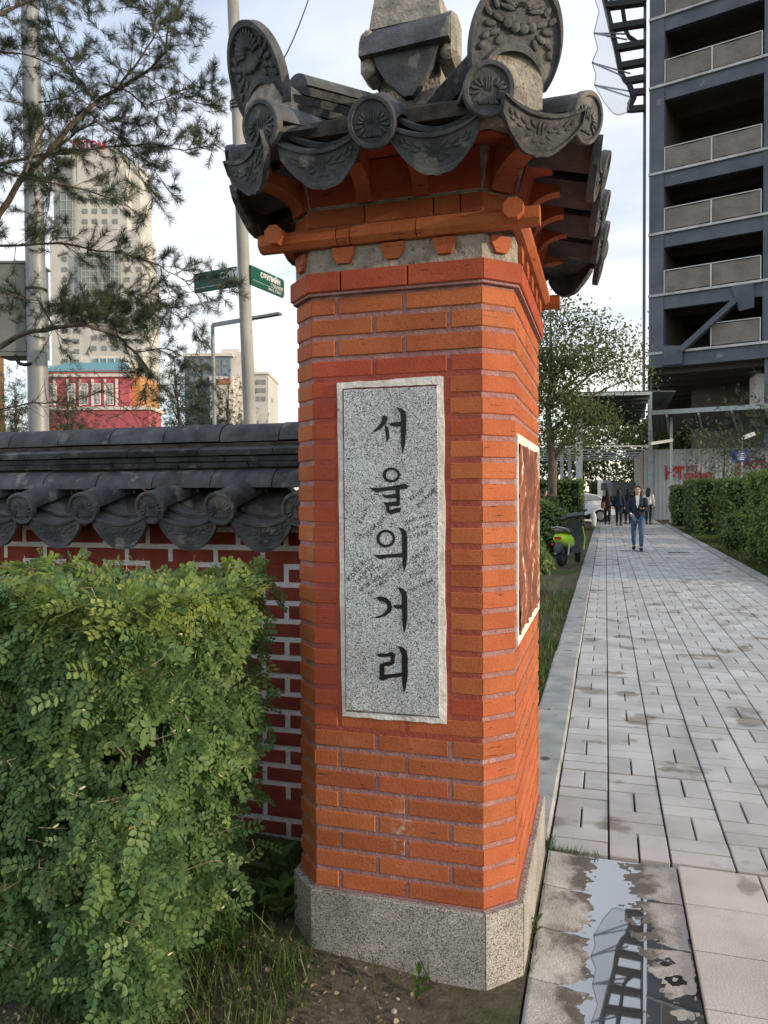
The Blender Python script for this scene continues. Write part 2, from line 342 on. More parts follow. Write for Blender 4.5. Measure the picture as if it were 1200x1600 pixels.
# ------------------------------------------------------------------ brick pillar
PX0, PX1, PF, PB, CH = -0.92, -0.363, 2.29, 3.32, 0.09
SX0, SX1 = PX0-CH, PX1+CH                      # outer side faces
PCX = (PX0+PX1)/2; PCY = (PF+PB)/2
T22 = math.tan(R(22.5))
def octa(o):
    """plan corners, counter-clockwise from the front left, faces pushed out by o"""
    k = o*T22
    return [Vector((PX0-k, PF-o, 0)), Vector((PX1+k, PF-o, 0)), Vector((SX1+o, PF+CH-k, 0)), Vector((SX1+o, PB-CH+k, 0)),
            Vector((PX1+k, PB+o, 0)), Vector((PX0-k, PB+o, 0)), Vector((SX0-o, PB-CH+k, 0)), Vector((SX0-o, PF+CH-k, 0))]
def oct_prism(o0, z0, z1, o1=None):
    a = octa(o0); b = octa(o0 if o1 is None else o1); mb = MB()
    mb.loft([[(p.x,p.y,z0) for p in a], [(p.x,p.y,z1) for p in b]]); return mb
def brick_geo(p, e, n, L, z0, z1, depth, m0, m1, jit=0.0012, b=0.003):
    """brick whose face starts at p and runs L along e; n points outwards; m0/m1 mitre the ends"""
    j = lambda: random.uniform(-jit, jit)
    def pt(s, d, z): return p + e*s - n*d + Vector((0,0,z))
    q0 = b+ m0*b; mb = MB()
    pr = j()
    fr = [pt(b*(0.3 if m0 else 1), pr, z0+b+j()), pt(L-b*(0.3 if m1 else 1), pr+j()*0.6, z0+b+j()), pt(L-b*(0.3 if m1 else 1), pr+j()*0.6, z1-b+j()), pt(b*(0.3 if m0 else 1), pr, z1-b+j())]
    md = [pt(m0*b, b, z0), pt(L-m1*b, b, z0), pt(L-m1*b, b, z1), pt(m0*b, b, z1)]
    bk = [pt(m0*depth, depth, z0), pt(L-m1*depth, depth, z0), pt(L-m1*depth, depth, z1), pt(m0*depth, depth, z1)]
    vs = fr+md+bk; fs = [(0,1,2,3)]
    for a in (0, 4):
        for k in range(4): fs.append((a+k, a+4+k, a+4+(k+1)%4, a+(k+1)%4))
    fs.append((11,10,9,8))
    return mb.add(vs, fs)
pillar = empty('brick_pillar', (PCX, PCY, 0), 'tall chamfered red brick gate pillar with small tiled roof and granite plaque', 'pillar')

# granite plinth: four slabs and mitred corner stones with hairline joints
base = oct_prism(0.022, -0.15, 0.236).build('plinth', M['granite_base'], pillar)
oc = octa(0.026)
for i in range(8):
    a, b2 = oc[i], oc[(i+1)%8]; e = (b2-a).normalized(); n = Vector((e.y, -e.x, 0)); L = (b2-a).length
    nn = 1
    g = 0.0012
    mb = brick_geo(a+e*g, e, n, L-2*g, -0.15, 0.244, 0.02, T22, T22, 0.0004, 0.004)
    mb.build('plinth_stone', M['granite_base'], base)
# mortar core (mauve pointing), red painted strip behind the plaque surround
Z0, CO, NR = 0.249, 0.067, 29
core = oct_prism(-0.0045, 0.22, Z0+NR*CO).build('mortar_core', M['mortar_mauve'], pillar)
oct_prism(0.006, 0.2445, 0.2495).build('mortar_bed', M['mortar_mauve'], core)
ZT = Z0+NR*CO                                   # 2.192
# plaque outline (measured on the front face)
def fp(px, py, off=0.0): return onY(px, py, PF-off)
pl_o = [fp(535,1118), fp(698,1131), fp(693,588), fp(527,598)]       # plaster surround
pl_i = [fp(539,1110,0.012), fp(688,1122,0.012), fp(684,600,0.012), fp(535,606,0.012)]
pxa = min(p.x for p in pl_o)-0.002; pxb = max(p.x for p in pl_o)+0.002
pza = min(p.z for p in pl_o); pzb = max(p.z for p in pl_o)
# relief panel on the path side
rl_o = [onX(808,1007,SX1), onX(841,945,SX1), onX(841,686,SX1), onX(805,662,SX1)]
rya, ryb = PF+CH+0.02, PB-CH-0.02
rza, rzb = 1.055, 1.735
painted = MB()
# red overpainted pointing round the plaque
mb = MB(); mb.box(PX0+0.004, PF+0.0022, pza-0.055, PX1-0.004, PF+0.02, pzb+0.055); mb.build('painted_pointing', M['mortar_red'], core)
hid = MB()
fa = [(0,0.142),(0.162,0.548),(0.570,1.0)]; fb = [(0,0.370),(0.391,0.804),(0.827,1.0)]
def side_cuts(k):
    L = PB-PF-2*CH; out = []; x = 0.0; first = 0.11 if k % 2 else 0.22
    w = first
    while x < L-1e-4:
        e2 = min(L, x+w)
        if L-e2 < 0.06: e2 = L
        out.append((x/L, (e2-0.015)/L if e2 < L else 1.0)); x = e2; w = 0.226
    return out
oc = octa(0.0)
for r in range(NR):
    z0 = Z0+r*CO; z1 = z0+0.0515; mid = (z0+z1)/2
    pa = fa if r % 2 == 0 else fb
    # front
    a, b2 = oc[0], oc[1]; e = Vector((1,0,0)); n = Vector((0,-1,0)); L = PX1-PX0
    zone = pza-0.02 < mid < pzb+0.03
    segs = []
    for (s, t) in pa:
        xs, xe = PX0+s*L, PX0+t*L
        if pza-0.01 < mid < pzb+0.006:
            if xe <= pxa-0.004 or xs >= pxb+0.004: segs.append((xs, xe))
            else:
                if xs < pxa-0.03: segs.append((xs, pxa-0.005))
                if xe > pxb+0.03: segs.append((pxb+0.005, xe))
        else: segs.append((xs, xe))
    if zone:    # one header each side, as laid round the plaque
        segs2 = [s for s in segs if not (PX0 < (s[0]+s[1])/2 < pxa or pxb < (s[0]+s[1])/2 < PX1)]
        if len(segs2) == 0: segs = [(PX0, pxa-0.006), (pxb+0.012, PX1)]
    for (xs, xe) in segs:
        m0 = T22 if abs(xs-PX0) < 1e-4 else 0; m1 = T22 if abs(xe-PX1) < 1e-4 else 0
        near = zone or (pza-0.06 < mid < pzb+0.07)
        mt = M['brick_paint'] if (near and (xe < pxa+0.02 or (near and not zone) or xs > pxb-0.02 and random.random() < 0.3)) else M['brick']
        brick_geo(Vector((xs,PF,0)), e, n, xe-xs, z0, z1, 0.05, m0, m1).build('brick', mt, pillar)
    # two front chamfers: one cut brick each
    for i in (1, 7):
        a, b2 = oc[i], oc[(i+1)%8]; e = (b2-a).normalized(); n = Vector((e.y,-e.x,0)); L = (b2-a).length
        brick_geo(a, e, n, L, z0, z1, 0.05, T22, T22).build('brick', M['brick'], pillar)
    # path side
    a, b2 = oc[2], oc[3]; e = Vector((0,1,0)); n = Vector((1,0,0)); L = (b2-a).length
    for (s, t) in side_cuts(r):
        ys, ye = a.y+s*L, a.y+t*L
        m0 = T22 if s == 0 else 0; m1 = T22 if t == 1 else 0
        if rza-0.01 < mid < rzb+0.01:
            brick_geo(Vector((SX1,ys,0)), e, n, ye-ys, z0, z1, 0.05, m0, m1) and hid.add(*(lambda g: (g.v, g.f))(brick_geo(Vector((SX1-0.001,ys,0)), e, n, ye-ys, z0, z1, 0.05, m0, m1)))
        else:
            brick_geo(Vector((SX1,ys,0)), e, n, ye-ys, z0, z1, 0.05, m0, m1).build('brick', M['brick'], pillar)
    # faces turned away: joined
    for i in (3, 4, 5, 6):
        a, b2 = oc[i], oc[(i+1)%8]; e = (b2-a).normalized(); n = Vector((e.y,-e.x,0)); L = (b2-a).length
        k = max(1, round(L/0.226)); w = L/k
        for q in range(k):
            g = brick_geo(a+e*(q*w+(0.006 if q else 0)), e, n, w-(0.012 if 0 < q < k-1 else 0.006 if k > 1 else 0), z0, z1, 0.05, T22 if q == 0 else 0, T22 if q == k-1 else 0)
            hid.add(g.v, g.f)
tag(hid.build('rear_brickwork', M['brick'], pillar), kind='stuff')

# plaque: plaster surround, granite slab, carved and inked letters, pen scribbles
def ring_prism(o, i, thick, n):
    """frame between outer quad o and inner quad i (same order), thick along n"""
    mb = MB(); n = Vector(n)
    for k in range(4):
        a, b2, c, d = o[k], o[(k+1)%4], i[(k+1)%4], i[k]
        mb.prism([a, b2, c, d], n*thick)
    return mb
def wob(quad, k=14, amp=0.002):
    out = []
    for i in range(4):
        a, b2 = quad[i], quad[(i+1)%4]
        for j in range(k):
            p = a.lerp(b2, j/k); out.append(p+Vector((random.uniform(-amp,amp), 0, random.uniform(-amp,amp))))
    return out
yo = PF+0.012
pso = [Vector((p.x, yo, p.z)) for p in wob(pl_o)]
psi = [Vector((p.x, yo, p.z)) for p in wob([fp(541,1111,0), fp(688,1121,0), fp(684,601,0), fp(536,607,0)], amp=0.0012)]
mb = MB(); k = len(pso); mb.v = [tuple(p) for p in pso+psi]
mb.v += [(p.x, PF-0.004-random.uniform(0,0.002), p.z) for p in pso] + [(p.x, PF-0.006, p.z) for p in psi]
for i in range(k):
    j = (i+1)%k
    mb.f += [(2*k+i, 2*k+j, 3*k+j, 3*k+i), (i, j, 2*k+j, 2*k+i), (k+i, 3*k+i, 3*k+j, k+j)]
mb.build('plaster_surround', M['plaster_white'], pillar)
sl_q = [fp(541,1110,0.012), fp(687,1121,0.012), fp(683.5,603,0.012), fp(536.5,609,0.012)]
mb = MB()
b_ = 0.004
ctr = sum(sl_q, Vector())/4
inner = [p+(ctr-p).normalized()*b_ for p in sl_q]
YS = PF-0.013
mb.v = [(p.x, YS, p.z) for p in inner] + [(p.x, YS+0.004, p.z) for p in sl_q] + [(p.x, PF+0.02, p.z) for p in sl_q]
mb.f = [(0,1,2,3)] + [(a+k, a+4+k, a+4+(k+1)%4, a+(k+1)%4) for a in (0,4) for k in range(4)] + [(11,10,9,8)]
plaque = mb.build('plaque', M['granite'], pillar); tag(plaque, 'speckled grey granite plaque with black Korean lettering')
def zq(zx, zy): return 520+zx/2.858, 580+zy/2.858
def ring(cx, cy, rx, ry, w, n=28):
    return ('ring', [(cx+rx*math.cos(2*math.pi*k/n), cy+ry*math.sin(2*math.pi*k/n)) for k in range(n)], [(cx+(rx-w)*math.cos(2*math.pi*k/n)+1, cy+(ry-w*0.9)*math.sin(2*math.pi*k/n)) for k in range(n)])
LET = [
 [[(222,197),(240,200),(247,212),(234,238),(207,262),(175,275),(192,256),(212,234),(222,214)],
  [(230,238),(247,250),(252,270),(252,300),(241,318),(237,290),(235,262)],
  [(250,234),(275,228),(306,226),(306,246),(280,248),(256,242)],
  [(283,162),(306,165),(323,178),(328,200),(328,270),(322,330),(312,371),(306,330),(304,270),(304,212),(303,190),(294,174)]],
 [ring(262,463,39,34,13),
  [(161,520),(200,521),(260,514),(300,506),(322,503),(338,511),(333,524),(302,528),(215,536),(200,543),(182,533)],
  [(279,522),(299,522),(299,552),(281,552)],
  [(220,550),(242,553),(285,546),(302,554),(300,574),(284,574),(284,566),(242,568),(228,561)],
  [(284,570),(299,570),(299,592),(284,592)],
  [(224,584),(246,586),(286,580),(303,590),(298,601),(248,602),(232,594)],
  [(236,594),(252,596),(254,620),(240,620)],
  [(238,614),(254,620),(286,610),(306,610),(302,628),(262,638),(244,632)]],
 [ring(237,747,42,40,13),
  [(182,819),(212,820),(260,816),(312,813),(312,829),(236,834),(214,840),(196,831)],
  [(290,696),(312,701),(328,714),(333,740),(333,830),(327,870),(318,898),(312,860),(309,800),(309,740),(306,718)]],
 [[(194,1010),(214,1004),(240,1011),(258,1029),(266,1055),(258,1076),(235,1093),(205,1103),(184,1101),(214,1090),(237,1072),(246,1051),(240,1037),(224,1029),(206,1024)],
  [(268,1044),(290,1045),(312,1042),(312,1058),(292,1062),(276,1055)],
  [(288,965),(310,969),(328,984),(333,1010),(333,1100),(327,1145),(318,1173),(312,1130),(308,1060),(308,1000),(301,984)]],
 [[(197,1264),(214,1259),(240,1261),(264,1252),(281,1263),(277,1282),(258,1282),(258,1274),(222,1277),(206,1275)],
  [(258,1278),(277,1278),(276,1304),(258,1308)],
  [(212,1306),(232,1300),(262,1294),(279,1302),(262,1314),(232,1318),(214,1316)],
  [(209,1311),(231,1310),(229,1362),(210,1366)],
  [(205,1366),(228,1354),(262,1352),(314,1345),(314,1362),(252,1370),(224,1381),(210,1376)],
  [(290,1227),(310,1230),(328,1245),(335,1270),(335,1360),(328,1405),(318,1441),(312,1400),(308,1340),(308,1270),(300,1244)]],
]
for strokes in LET:
    mb = MB()
    for si, st in enumerate(strokes):
        th = 0.0012+0.00025*si
        if st[0] == 'ring':
            po = [onY(*zq(*q), YS) for q in st[1]]; pi = [onY(*zq(*q), YS) for q in st[2]]; n = len(po)
            mb.add([(p.x,YS-th,p.z) for p in po]+[(p.x,YS-th,p.z) for p in pi]+[(p.x,YS+0.002,p.z) for p in po]+[(p.x,YS+0.002,p.z) for p in pi],
                   [(i,(i+1)%n,(i+1)%n+n,i+n) for i in range(n)]+[(i,i+2*n,(i+1)%n+2*n,(i+1)%n) for i in range(n)]+[(i+n,(i+1)%n+n,(i+1)%n+3*n,i+3*n) for i in range(n)])
        else:
            po = [onY(*zq(*q), YS) for q in st]
            mb.prism([(p.x, YS-th, p.z) for p in po], (0, th+0.002, 0))
    mb.build('letter', M['ink'], plaque)
# pen scribbles: a small stroke alphabet
SF = {'K':[[(0,0),(0,1)],[(.7,1),(0,.45),(.7,0)]],'O':[[(.35,1),(.05,.75),(0,.4),(.2,0),(.5,.02),(.7,.4),(.6,.85),(.35,1)]],'T':[[(0,1),(.8,.95)],[(.4,1),(.4,0)]],
 'E':[[(.6,1),(0,.95),(.05,0),(.6,.05)],[(0,.5),(.5,.5)]],'A':[[(0,0),(.35,1),(.7,0)],[(.15,.4),(.55,.4)]],'C':[[(.7,.9),(.3,1),(0,.5),(.2,.05),(.7,.1)]],
 'L':[[(0,0),(.3,1),(.7,0)]],'H':[[(0,0),(0,1)],[(.6,0),(.6,1)],[(0,.5),(.6,.5)]],'G':[[(0,0),(0,1),(.6,1)]],'I':[[(0,1),(0,0),(.6,1),(.6,0)]],
 'B':[[(0,0),(0,1),(.5,.95),(.1,.55),(.6,.4),(.5,0),(0,0)]],'X':[[(0,0),(.7,1)],[(0,1),(.7,0)]],'Y':[[(0,1),(.35,.5)],[(.7,1),(.2,0)]],'3':[[(0,.9),(.5,1),(.5,.6),(.2,.5),(.6,.35),(.5,0),(0,.05)]],
 'M':[[(0,0),(0,1),(.4,.4),(.8,1),(.8,0)]],'S':[[(0,1),(0,.05),(.4,.05),(.4,1)],[(.4,.05),(.8,.05),(.8,1)]],'D':[[(0,0),(.1,.2),(.3,1),(.6,1),(.6,.2),(.75,0)],[(.1,.2),(.6,.2)]],'U':[[(0,1),(0,.1),(.5,.1),(.5,1)]],'P':[[(0,0),(0,1),(.6,.9),(.5,.5),(0,.45)]],'W':[[(0,1),(.1,0),(.4,.7),(.7,0),(.8,1)]]}
def zg(zx, zy): return 530+zx/7.06, 740+zy/7.06
gm = MB(); gl = [0]
def ribbon(pts, w):
    gl[0] += 1; yy = YS-0.0004-0.000002*gl[0]
    P = [onY(*q, YS) for q in pts]
    for a, b2 in zip(P[:-1], P[1:]):
        d = Vector((b2.x-a.x, 0, b2.z-a.z))
        if d.length < 1e-6: continue
        s = Vector((-d.z, 0, d.x)).normalized()*w/2
        gm.add([(a.x-s.x,yy,a.z-s.z),(b2.x-s.x,yy,b2.z-s.z),(b2.x+s.x,yy,b2.z+s.z),(a.x+s.x,yy,a.z+s.z)], [(0,1,2,3)])
def scrawl(txt, zx0, zy0, zx1, zy1, h=44, w=0.0009):
    w *= 1.7
    n = len(txt); dx, dy = (zx1-zx0)/n, (zy1-zy0)/n; st = math.hypot(dx, dy); ux, uy = dx/st, dy/st; vx, vy = uy, -ux
    for i, ch in enumerate(txt):
        if ch == ' ': continue
        ox = zx0+dx*i+random.uniform(-3,3); oy = zy0+dy*i+random.uniform(-3,3); hh = h*random.uniform(.8,1.1)
        for pl in SF[ch]:
            ribbon([zg(ox+ux*p[0]*st*0.95+vx*p[1]*hh, oy+uy*p[0]*st*0.95+vy*p[1]*hh) for p in pl], w)
for t in (('KOTEA',125,1185,300,985,55,.0012),('COLOHTOC',195,1215,405,1000,40,.0013),('CATTI',330,1180,505,1015,52,.001),('COLOHGOC',455,1195,605,1035,36,.0009),('MOHGOLOOC',465,1250,700,1020,36,.0009),
          ('SI SI DMYI',240,1300,470,1140,40,.0009),('OHO TEM',335,1350,480,1220,36,.0009),('KAUM',255,555,330,370,52,.0009),('TH EM',345,330,505,205,40,.0008),('XBOI',325,705,420,560,50,.0009),('YBOYM',405,640,520,490,44,.0009),
          ('BAATAP',800,300,950,190,40,.0009),('DYHAPIM',880,380,1075,180,44,.0011),('BAICHEI',740,560,1010,470,42,.0009),('BYATAP',770,640,1040,570,42,.0009),('LYAAX',780,720,1000,650,42,.0009),('EMULIH',830,985,1010,815,55,.0009),('BOO',890,1040,985,965,40,.0009),
          ('BYADAI',790,1150,975,1090,40,.0008),('HAYAOOM',780,1300,1040,1190,36,.0008)):
    scrawl(*t)
ribbon([zg(*q) for q in ((180,690),(300,665))], .0011); ribbon([zg(*q) for q in ((190,720),(260,650))], .0011); ribbon([zg(*q) for q in ((195,650),(270,705))], .0011)
for arc in ([(110,1220),(150,1290),(210,1345),(270,1330),(310,1290)],[(260,970),(320,955),(380,925)],[(480,480),(560,495),(660,480),(760,420)],[(510,545),(600,560),(680,530),(780,440),(830,360)],[(610,985),(660,975),(690,1010),(640,1120)],[(750,1050),(800,1085),(880,1070),(950,1010)],[(770,990),(840,840),(950,760),(1040,745)],[(250,1400),(260,1460),(290,1480),(330,1440)],[(690,520),(720,560),(800,560)],[(700,1200),(760,1180),(760,1150)]):
    ribbon([zg(*q) for q in arc], .0008)
ribbon([zg(810+28*math.cos(t*.52), 1495+38*math.sin(t*.52)) for t in range(13)], .0009)
ribbon([zq(222,1216), zq(240,1214)], .0009); ribbon([zq(230,1215), zq(231,1256)], .0009); ribbon([zq(222,1235), zq(238,1233)], .0009)
gr = gm.build('pen_scribble', M['ink_pen'], plaque); tag(gr, 'thin black pen scribbles written across the plaque', kind='stuff')

# weathered relief panel on the path side: plaster frame with a flaked, rusty face
m, t, b = new_mat('flaked_relief'); n_ = t.nodes.new; l_ = t.links.new
ge = n_('ShaderNodeNewGeometry'); mp_ = n_('ShaderNodeMapping'); mp_.inputs['Scale'].default_value = (1, 22, 4.5); l_(ge.outputs['Position'], mp_.inputs[0])
t1 = n_('ShaderNodeTexNoise'); t1.inputs['Scale'].default_value = 1.0; t1.inputs['Detail'].default_value = 8; t1.inputs['Roughness'].default_value = 0.62; l_(mp_.outputs[0], t1.inputs['Vector'])
rp_ = n_('ShaderNodeValToRGB'); e_ = rp_.color_ramp.elements; e_[0].position = 0.40; e_[0].color = (0.11,0.035,0.022,1); e_[1].position = 0.72; e_[1].color = (0.62,0.55,0.46,1)
for p_, c_ in ((0.52,(0.19,0.065,0.04,1)),(0.60,(0.36,0.11,0.045,1)),(0.64,(0.55,0.47,0.38,1))):
    x_ = e_.new(p_); x_.color = c_
l_(t1.outputs['Fac'], rp_.inputs[0]); l_(rp_.outputs[0], b.inputs['Base Color']); b.inputs['Roughness'].default_value = 0.85
bp_ = n_('ShaderNodeBump'); bp_.inputs['Strength'].default_value = 0.8; bp_.inputs['Distance'].default_value = 0.012; l_(t1.outputs['Fac'], bp_.inputs['Height']); l_(bp_.outputs[0], b.inputs['Normal'])
M['relief'] = m
fx = SX1+0.004
mb = MB()
def frame_rect(mb, y0, y1, z0, z1, w, x0, x1):
    mb.box(x0, y0, z0, x1, y0+w, z1); mb.box(x0, y1-w, z0, x1, y1, z1); mb.box(x0, y0+w, z0, x1, y1-w, z0+w); mb.box(x0, y0+w, z1-w, x1, y1-w, z1)
frame_rect(mb, rya, ryb, rza, rzb, 0.03, SX1-0.02, SX1+0.005)
frm = mb.build('panel_surround', M['plaster_white'], pillar)
mb = MB()
def rf(u, v):
    h = 0.004*math.sin(u*40+3*math.sin(v*9))+0.004*math.sin(v*13+u*25)+random.uniform(-.003,.003)
    return (SX1+0.004+h, rya+0.03+u*(ryb-rya-0.06), rza+0.03+v*(rzb-rza-0.06))
mb.grid(rf, 44, 40)
tag(mb.build('relief_panel', M['relief'], pillar, 60), 'flaked rust brown relief panel with pale plaster showing through')

# ---------------------------------------------------------------- cornice courses
def course(off, z0, z1, cuts, mat, name='brick', depth=0.05, faces=range(8), gap=0.004, jit=0.001):
    oc = octa(off)
    for i in faces:
        a, b2 = oc[i], oc[(i+1)%8]; e = (b2-a).normalized(); n = Vector((e.y,-e.x,0)); L = (b2-a).length
        cs = cuts if L > 0.3 else [0, 1]
        for q in range(len(cs)-1):
            s, t = cs[q]*L, cs[q+1]*L
            g0 = gap/2 if q else 0; g1 = gap/2 if q < len(cs)-2 else 0
            brick_geo(a+e*(s+g0), e, n, t-s-g0-g1, z0, z1, depth, T22 if q == 0 else 0, T22 if q == len(cs)-2 else 0, jit).build(name, mat, pillar)
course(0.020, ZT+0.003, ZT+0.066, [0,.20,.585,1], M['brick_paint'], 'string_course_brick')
oct_prism(0.012, ZT-0.006, ZT+0.0025).build('string_course_bed', M['mortar_mauve'], pillar)  # thin mauve mortar bed below the string course
zb = ZT+0.066
oct_prism(0.002, zb, zb+0.078).build('render_band', M['plaster_grey'], pillar)
def dentil(c, e, n):
    w, h = 0.036, 0.05; mb = MB(); zt_ = zb+0.0745
    pts = [(-w,0),(-w,-.022),(-w*.55,-h),(w*.55,-h),(w,-.022),(w,0)]
    P = [c+e*p[0]+Vector((0,0,zt_+p[1])) - n*0.02 for p in pts]
    mb.prism(P, n*0.034); return mb
oc = octa(0.002)
def face_frame(i, oc):
    a, b2 = oc[i], oc[(i+1)%8]; e = (b2-a).normalized(); return a, b2, e, Vector((e.y,-e.x,0)), (b2-a).length
for i in range(8):
    a, b2, e, n, L = face_frame(i, oc)
    for s in ([L/2-.165, L/2, L/2+.165] if 0.3 < L < 0.7 else [L*.1,L*.3,L*.5,L*.7,L*.9] if L >= 0.7 else [L/2]):
        dentil(a+e*s, e, n).build('dentil', M['brick'], pillar)
# rounded log course with crossing ends
zc = zb+0.078+0.030
def log_piece(p, q, r=0.031, name='log_brick'):
    d = (q-p).normalized(); s = Vector((-d.y, d.x, 0)); up = Vector((0,0,1))
    prof = [(math.cos(R(22.5+45*k))*r*1.05, math.sin(R(22.5+45*k))*r) for k in range(8)]
    mb = MB(); mb.loft([[p+s*x+up*y for x, y in prof], [q+s*x+up*y for x, y in prof]]); mb.build(name, M['brick'], pillar, 30)
yf = PF-0.012; xr = SX1+0.012; xl = SX0-0.012; yb_ = PB+0.012
ls = [xl-0.07, PX0+0.10, PX0+0.145, PX0+0.36, xr+0.075]
lz = Vector((0,0,zc))
for a, b2 in zip(ls[:-1], ls[1:]): log_piece(Vector((a+0.0015,yf,zc)), Vector((b2-0.0015,yf,zc)))
ys = [yf-0.062, yf+0.30, yf+0.52, yf+0.75, yb_+0.06]
for x in (xl, xr):
    for a, b2 in zip(ys[:-1], ys[1:]): log_piece(Vector((x,a+0.0015,zc+0.012)), Vector((x,b2-0.0015,zc+0.012)))
log_piece(Vector((xl-.07,yb_,zc)), Vector((xr+.07,yb_,zc)))
oct_prism(-0.002, zb+0.078, zc+0.045).build('mortar_fill', M['plaster_grey'], pillar)
zr = zc+0.040
course(0.004, zr, zr+0.056, [0,.33,.73,.88,1], M['brick'])
zk = zr+0.062
oct_prism(0.0, zr+0.056, zk).build('mortar_joint', M['plaster_grey'], pillar)
# bracket band: tall bricks leaning out between curved corbels
oct_prism(0.004, zk, zk+0.118, 0.036).build('bracket_bed', M['plaster_grey'], pillar)
def lean_brick(a, e, n, s, t, z0, z1, o0, o1):
    mb = MB(); d = 0.03
    f = [a+e*s+n*o0+Vector((0,0,z0)), a+e*t+n*o0+Vector((0,0,z0)), a+e*t+n*o1+Vector((0,0,z1)), a+e*s+n*o1+Vector((0,0,z1))]
    mb.v = [tuple(p) for p in f] + [tuple(p-n*d) for p in f]
    mb.f = [(0,1,2,3),(7,6,5,4)]+[(k,k+4,(k+1)%4+4,(k+1)%4) for k in range(4)]
    return mb
oc = octa(0.0)
for i in (0,2,4,6):
    a, b2, e, n, L = face_frame(i, oc)
    k = 3 if L < 0.7 else 4; w = L/k
    for q in range(k):
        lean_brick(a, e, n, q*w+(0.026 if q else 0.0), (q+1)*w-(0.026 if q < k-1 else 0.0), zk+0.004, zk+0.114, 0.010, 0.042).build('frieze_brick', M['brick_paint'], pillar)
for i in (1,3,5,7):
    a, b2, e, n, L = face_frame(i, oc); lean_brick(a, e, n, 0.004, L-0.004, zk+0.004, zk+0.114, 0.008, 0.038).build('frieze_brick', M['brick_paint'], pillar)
def corbel(p, n, z0, z1, reach, w=0.05, name='corbel'):
    """curved brick bracket standing out from p along n"""
    e = Vector((-n.y, n.x, 0)); mb = MB(); h = z1-z0
    prof = [(-0.03, 0.0), (0.018, 0.0)] + [(0.018+(reach-0.018)*(1-math.cos(R(90)*k/7))**1.0, h*0.62*math.sin(R(90)*k/7)) for k in range(1, 8)] + [(reach, h), (-0.03, h)]
    P = [p+n*x+e*(-w/2)+Vector((0,0,z0+y)) for x, y in prof]
    mb.prism(P, e*w); return mb.build(name, M['brick'], pillar)
for i in (0,2,4,6):
    a, b2, e, n, L = face_frame(i, oc); k = 3 if L < 0.7 else 4
    for q in range(1, k): corbel(a+e*(L*q/k), n, zk, zk+0.118, 0.125)
for i in (1,3,5,7):
    a, b2, e, n, L = face_frame(i, oc); corbel((a+b2)/2, n, zk, zk+0.12, 0.165, 0.075)
zs = zk+0.119
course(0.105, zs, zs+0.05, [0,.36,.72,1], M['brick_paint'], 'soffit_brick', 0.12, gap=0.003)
oct_prism(0.0, zs, zs+0.06).build('soffit_bed', M['plaster_grey'], pillar)

# ---------------------------------------------------------------- roof tiles (shared meshes)
def bump(mb, cx, cz, lx, lz, ang, h, y0, n=8):
    """half-ellipsoid in relief on a plate facing -Y"""
    ca, sa = math.cos(ang), math.sin(ang); b = len(mb.v)
    for (k, d) in ((1.0, 0.0), (0.72, 0.68)):
        for i in range(n):
            t = 2*math.pi*i/n; x, z = lx*k*math.cos(t), lz*k*math.sin(t)
            mb.v.append((cx+x*ca-z*sa, y0-h*d, cz+x*sa+z*ca))
    mb.v.append((cx, y0-h, cz))
    for i in range(n):
        j = (i+1)%n; mb.f += [(b+i, b+j, b+n+j, b+n+i), (b+n+i, b+n+j, b+2*n)]
def lotus(mb, s, y0, cz=0.0):
    for x in (-.007, 0, .007): bump(mb, x*s, cz+.010*s, .0028*s, .019*s, 0, .005*s, y0)
    for sg in (-1, 1):
        for k in range(5):
            an = R(64-27*k); ln = (.021+.002*k)*s
            ox, oz = .013*s+math.cos(an)*ln*0.9, cz-.004*s+math.sin(an)*ln*0.95
            bump(mb, sg*ox, oz, ln*0.62, .0048*s, an if sg > 0 else math.pi-an, .007*s, y0)
    for x, r_ in ((-.022,.009),(-.008,.010),(.008,.010),(.022,.009)): bump(mb, x*s, cz-.034*s, r_*s, .007*s, 0, .006*s, y0)
def barrel(mb, L, r, th=0.014, n=14, y0=0.0, arch=0.0):
    for (rr, fl) in ((r, False), (r-th, True)):
        mb.grid(lambda u, v: (rr*math.cos(math.pi*(1-u)), y0+L*v, rr*math.sin(math.pi*(1-u))+arch*math.sin(math.pi*v)), n, 6 if arch else 2, fl)
    for sx in (-1, 1):
        mb.add([(sx*r,y0,0),(sx*(r-th),y0,0),(sx*(r-th),y0+L,0),(sx*r,y0+L,0)], [(0,1,2,3)])
    for yy in (y0, y0+L):
        for k in range(n):
            a, c = math.pi*k/n, math.pi*(k+1)/n
            mb.add([(r*math.cos(a),yy,r*math.sin(a)),(r*math.cos(c),yy,r*math.sin(c)),((r-th)*math.cos(c),yy,(r-th)*math.sin(c)),((r-th)*math.cos(a),yy,(r-th)*math.sin(a))], [(0,1,2,3)])
def convex_mesh(L, arch=0.0):
    mb = MB(); n = 28; r = .068
    rings = [(r, .012), (r, -.010), (r-.003, -.013), (.056, -.013), (.052, -.006), (.0, -.006)]
    b = len(mb.v)
    mb.v.append((0, .012, 0)); c0 = b
    idx = []
    for rr, y in rings[:-1]:
        idx.append(len(mb.v)); mb.v += [(rr*math.cos(2*math.pi*k/n), y, rr*math.sin(2*math.pi*k/n)) for k in range(n)]
    mb.v.append((0, -.006, 0)); c1 = len(mb.v)-1
    for k in range(n):
        j = (k+1)%n; mb.f.append((c0, idx[0]+j, idx[0]+k)); mb.f.append((c1, idx[-1]+k, idx[-1]+j))
        for q in range(len(idx)-1): mb.f.append((idx[q]+k, idx[q]+j, idx[q+1]+j, idx[q+1]+k))
    lotus(mb, 1.0, -.006, .002)
    barrel(mb, L, .064, arch=arch, y0=.0121)
    return mb.mesh('convex_end_tile', M['tile'], 35)
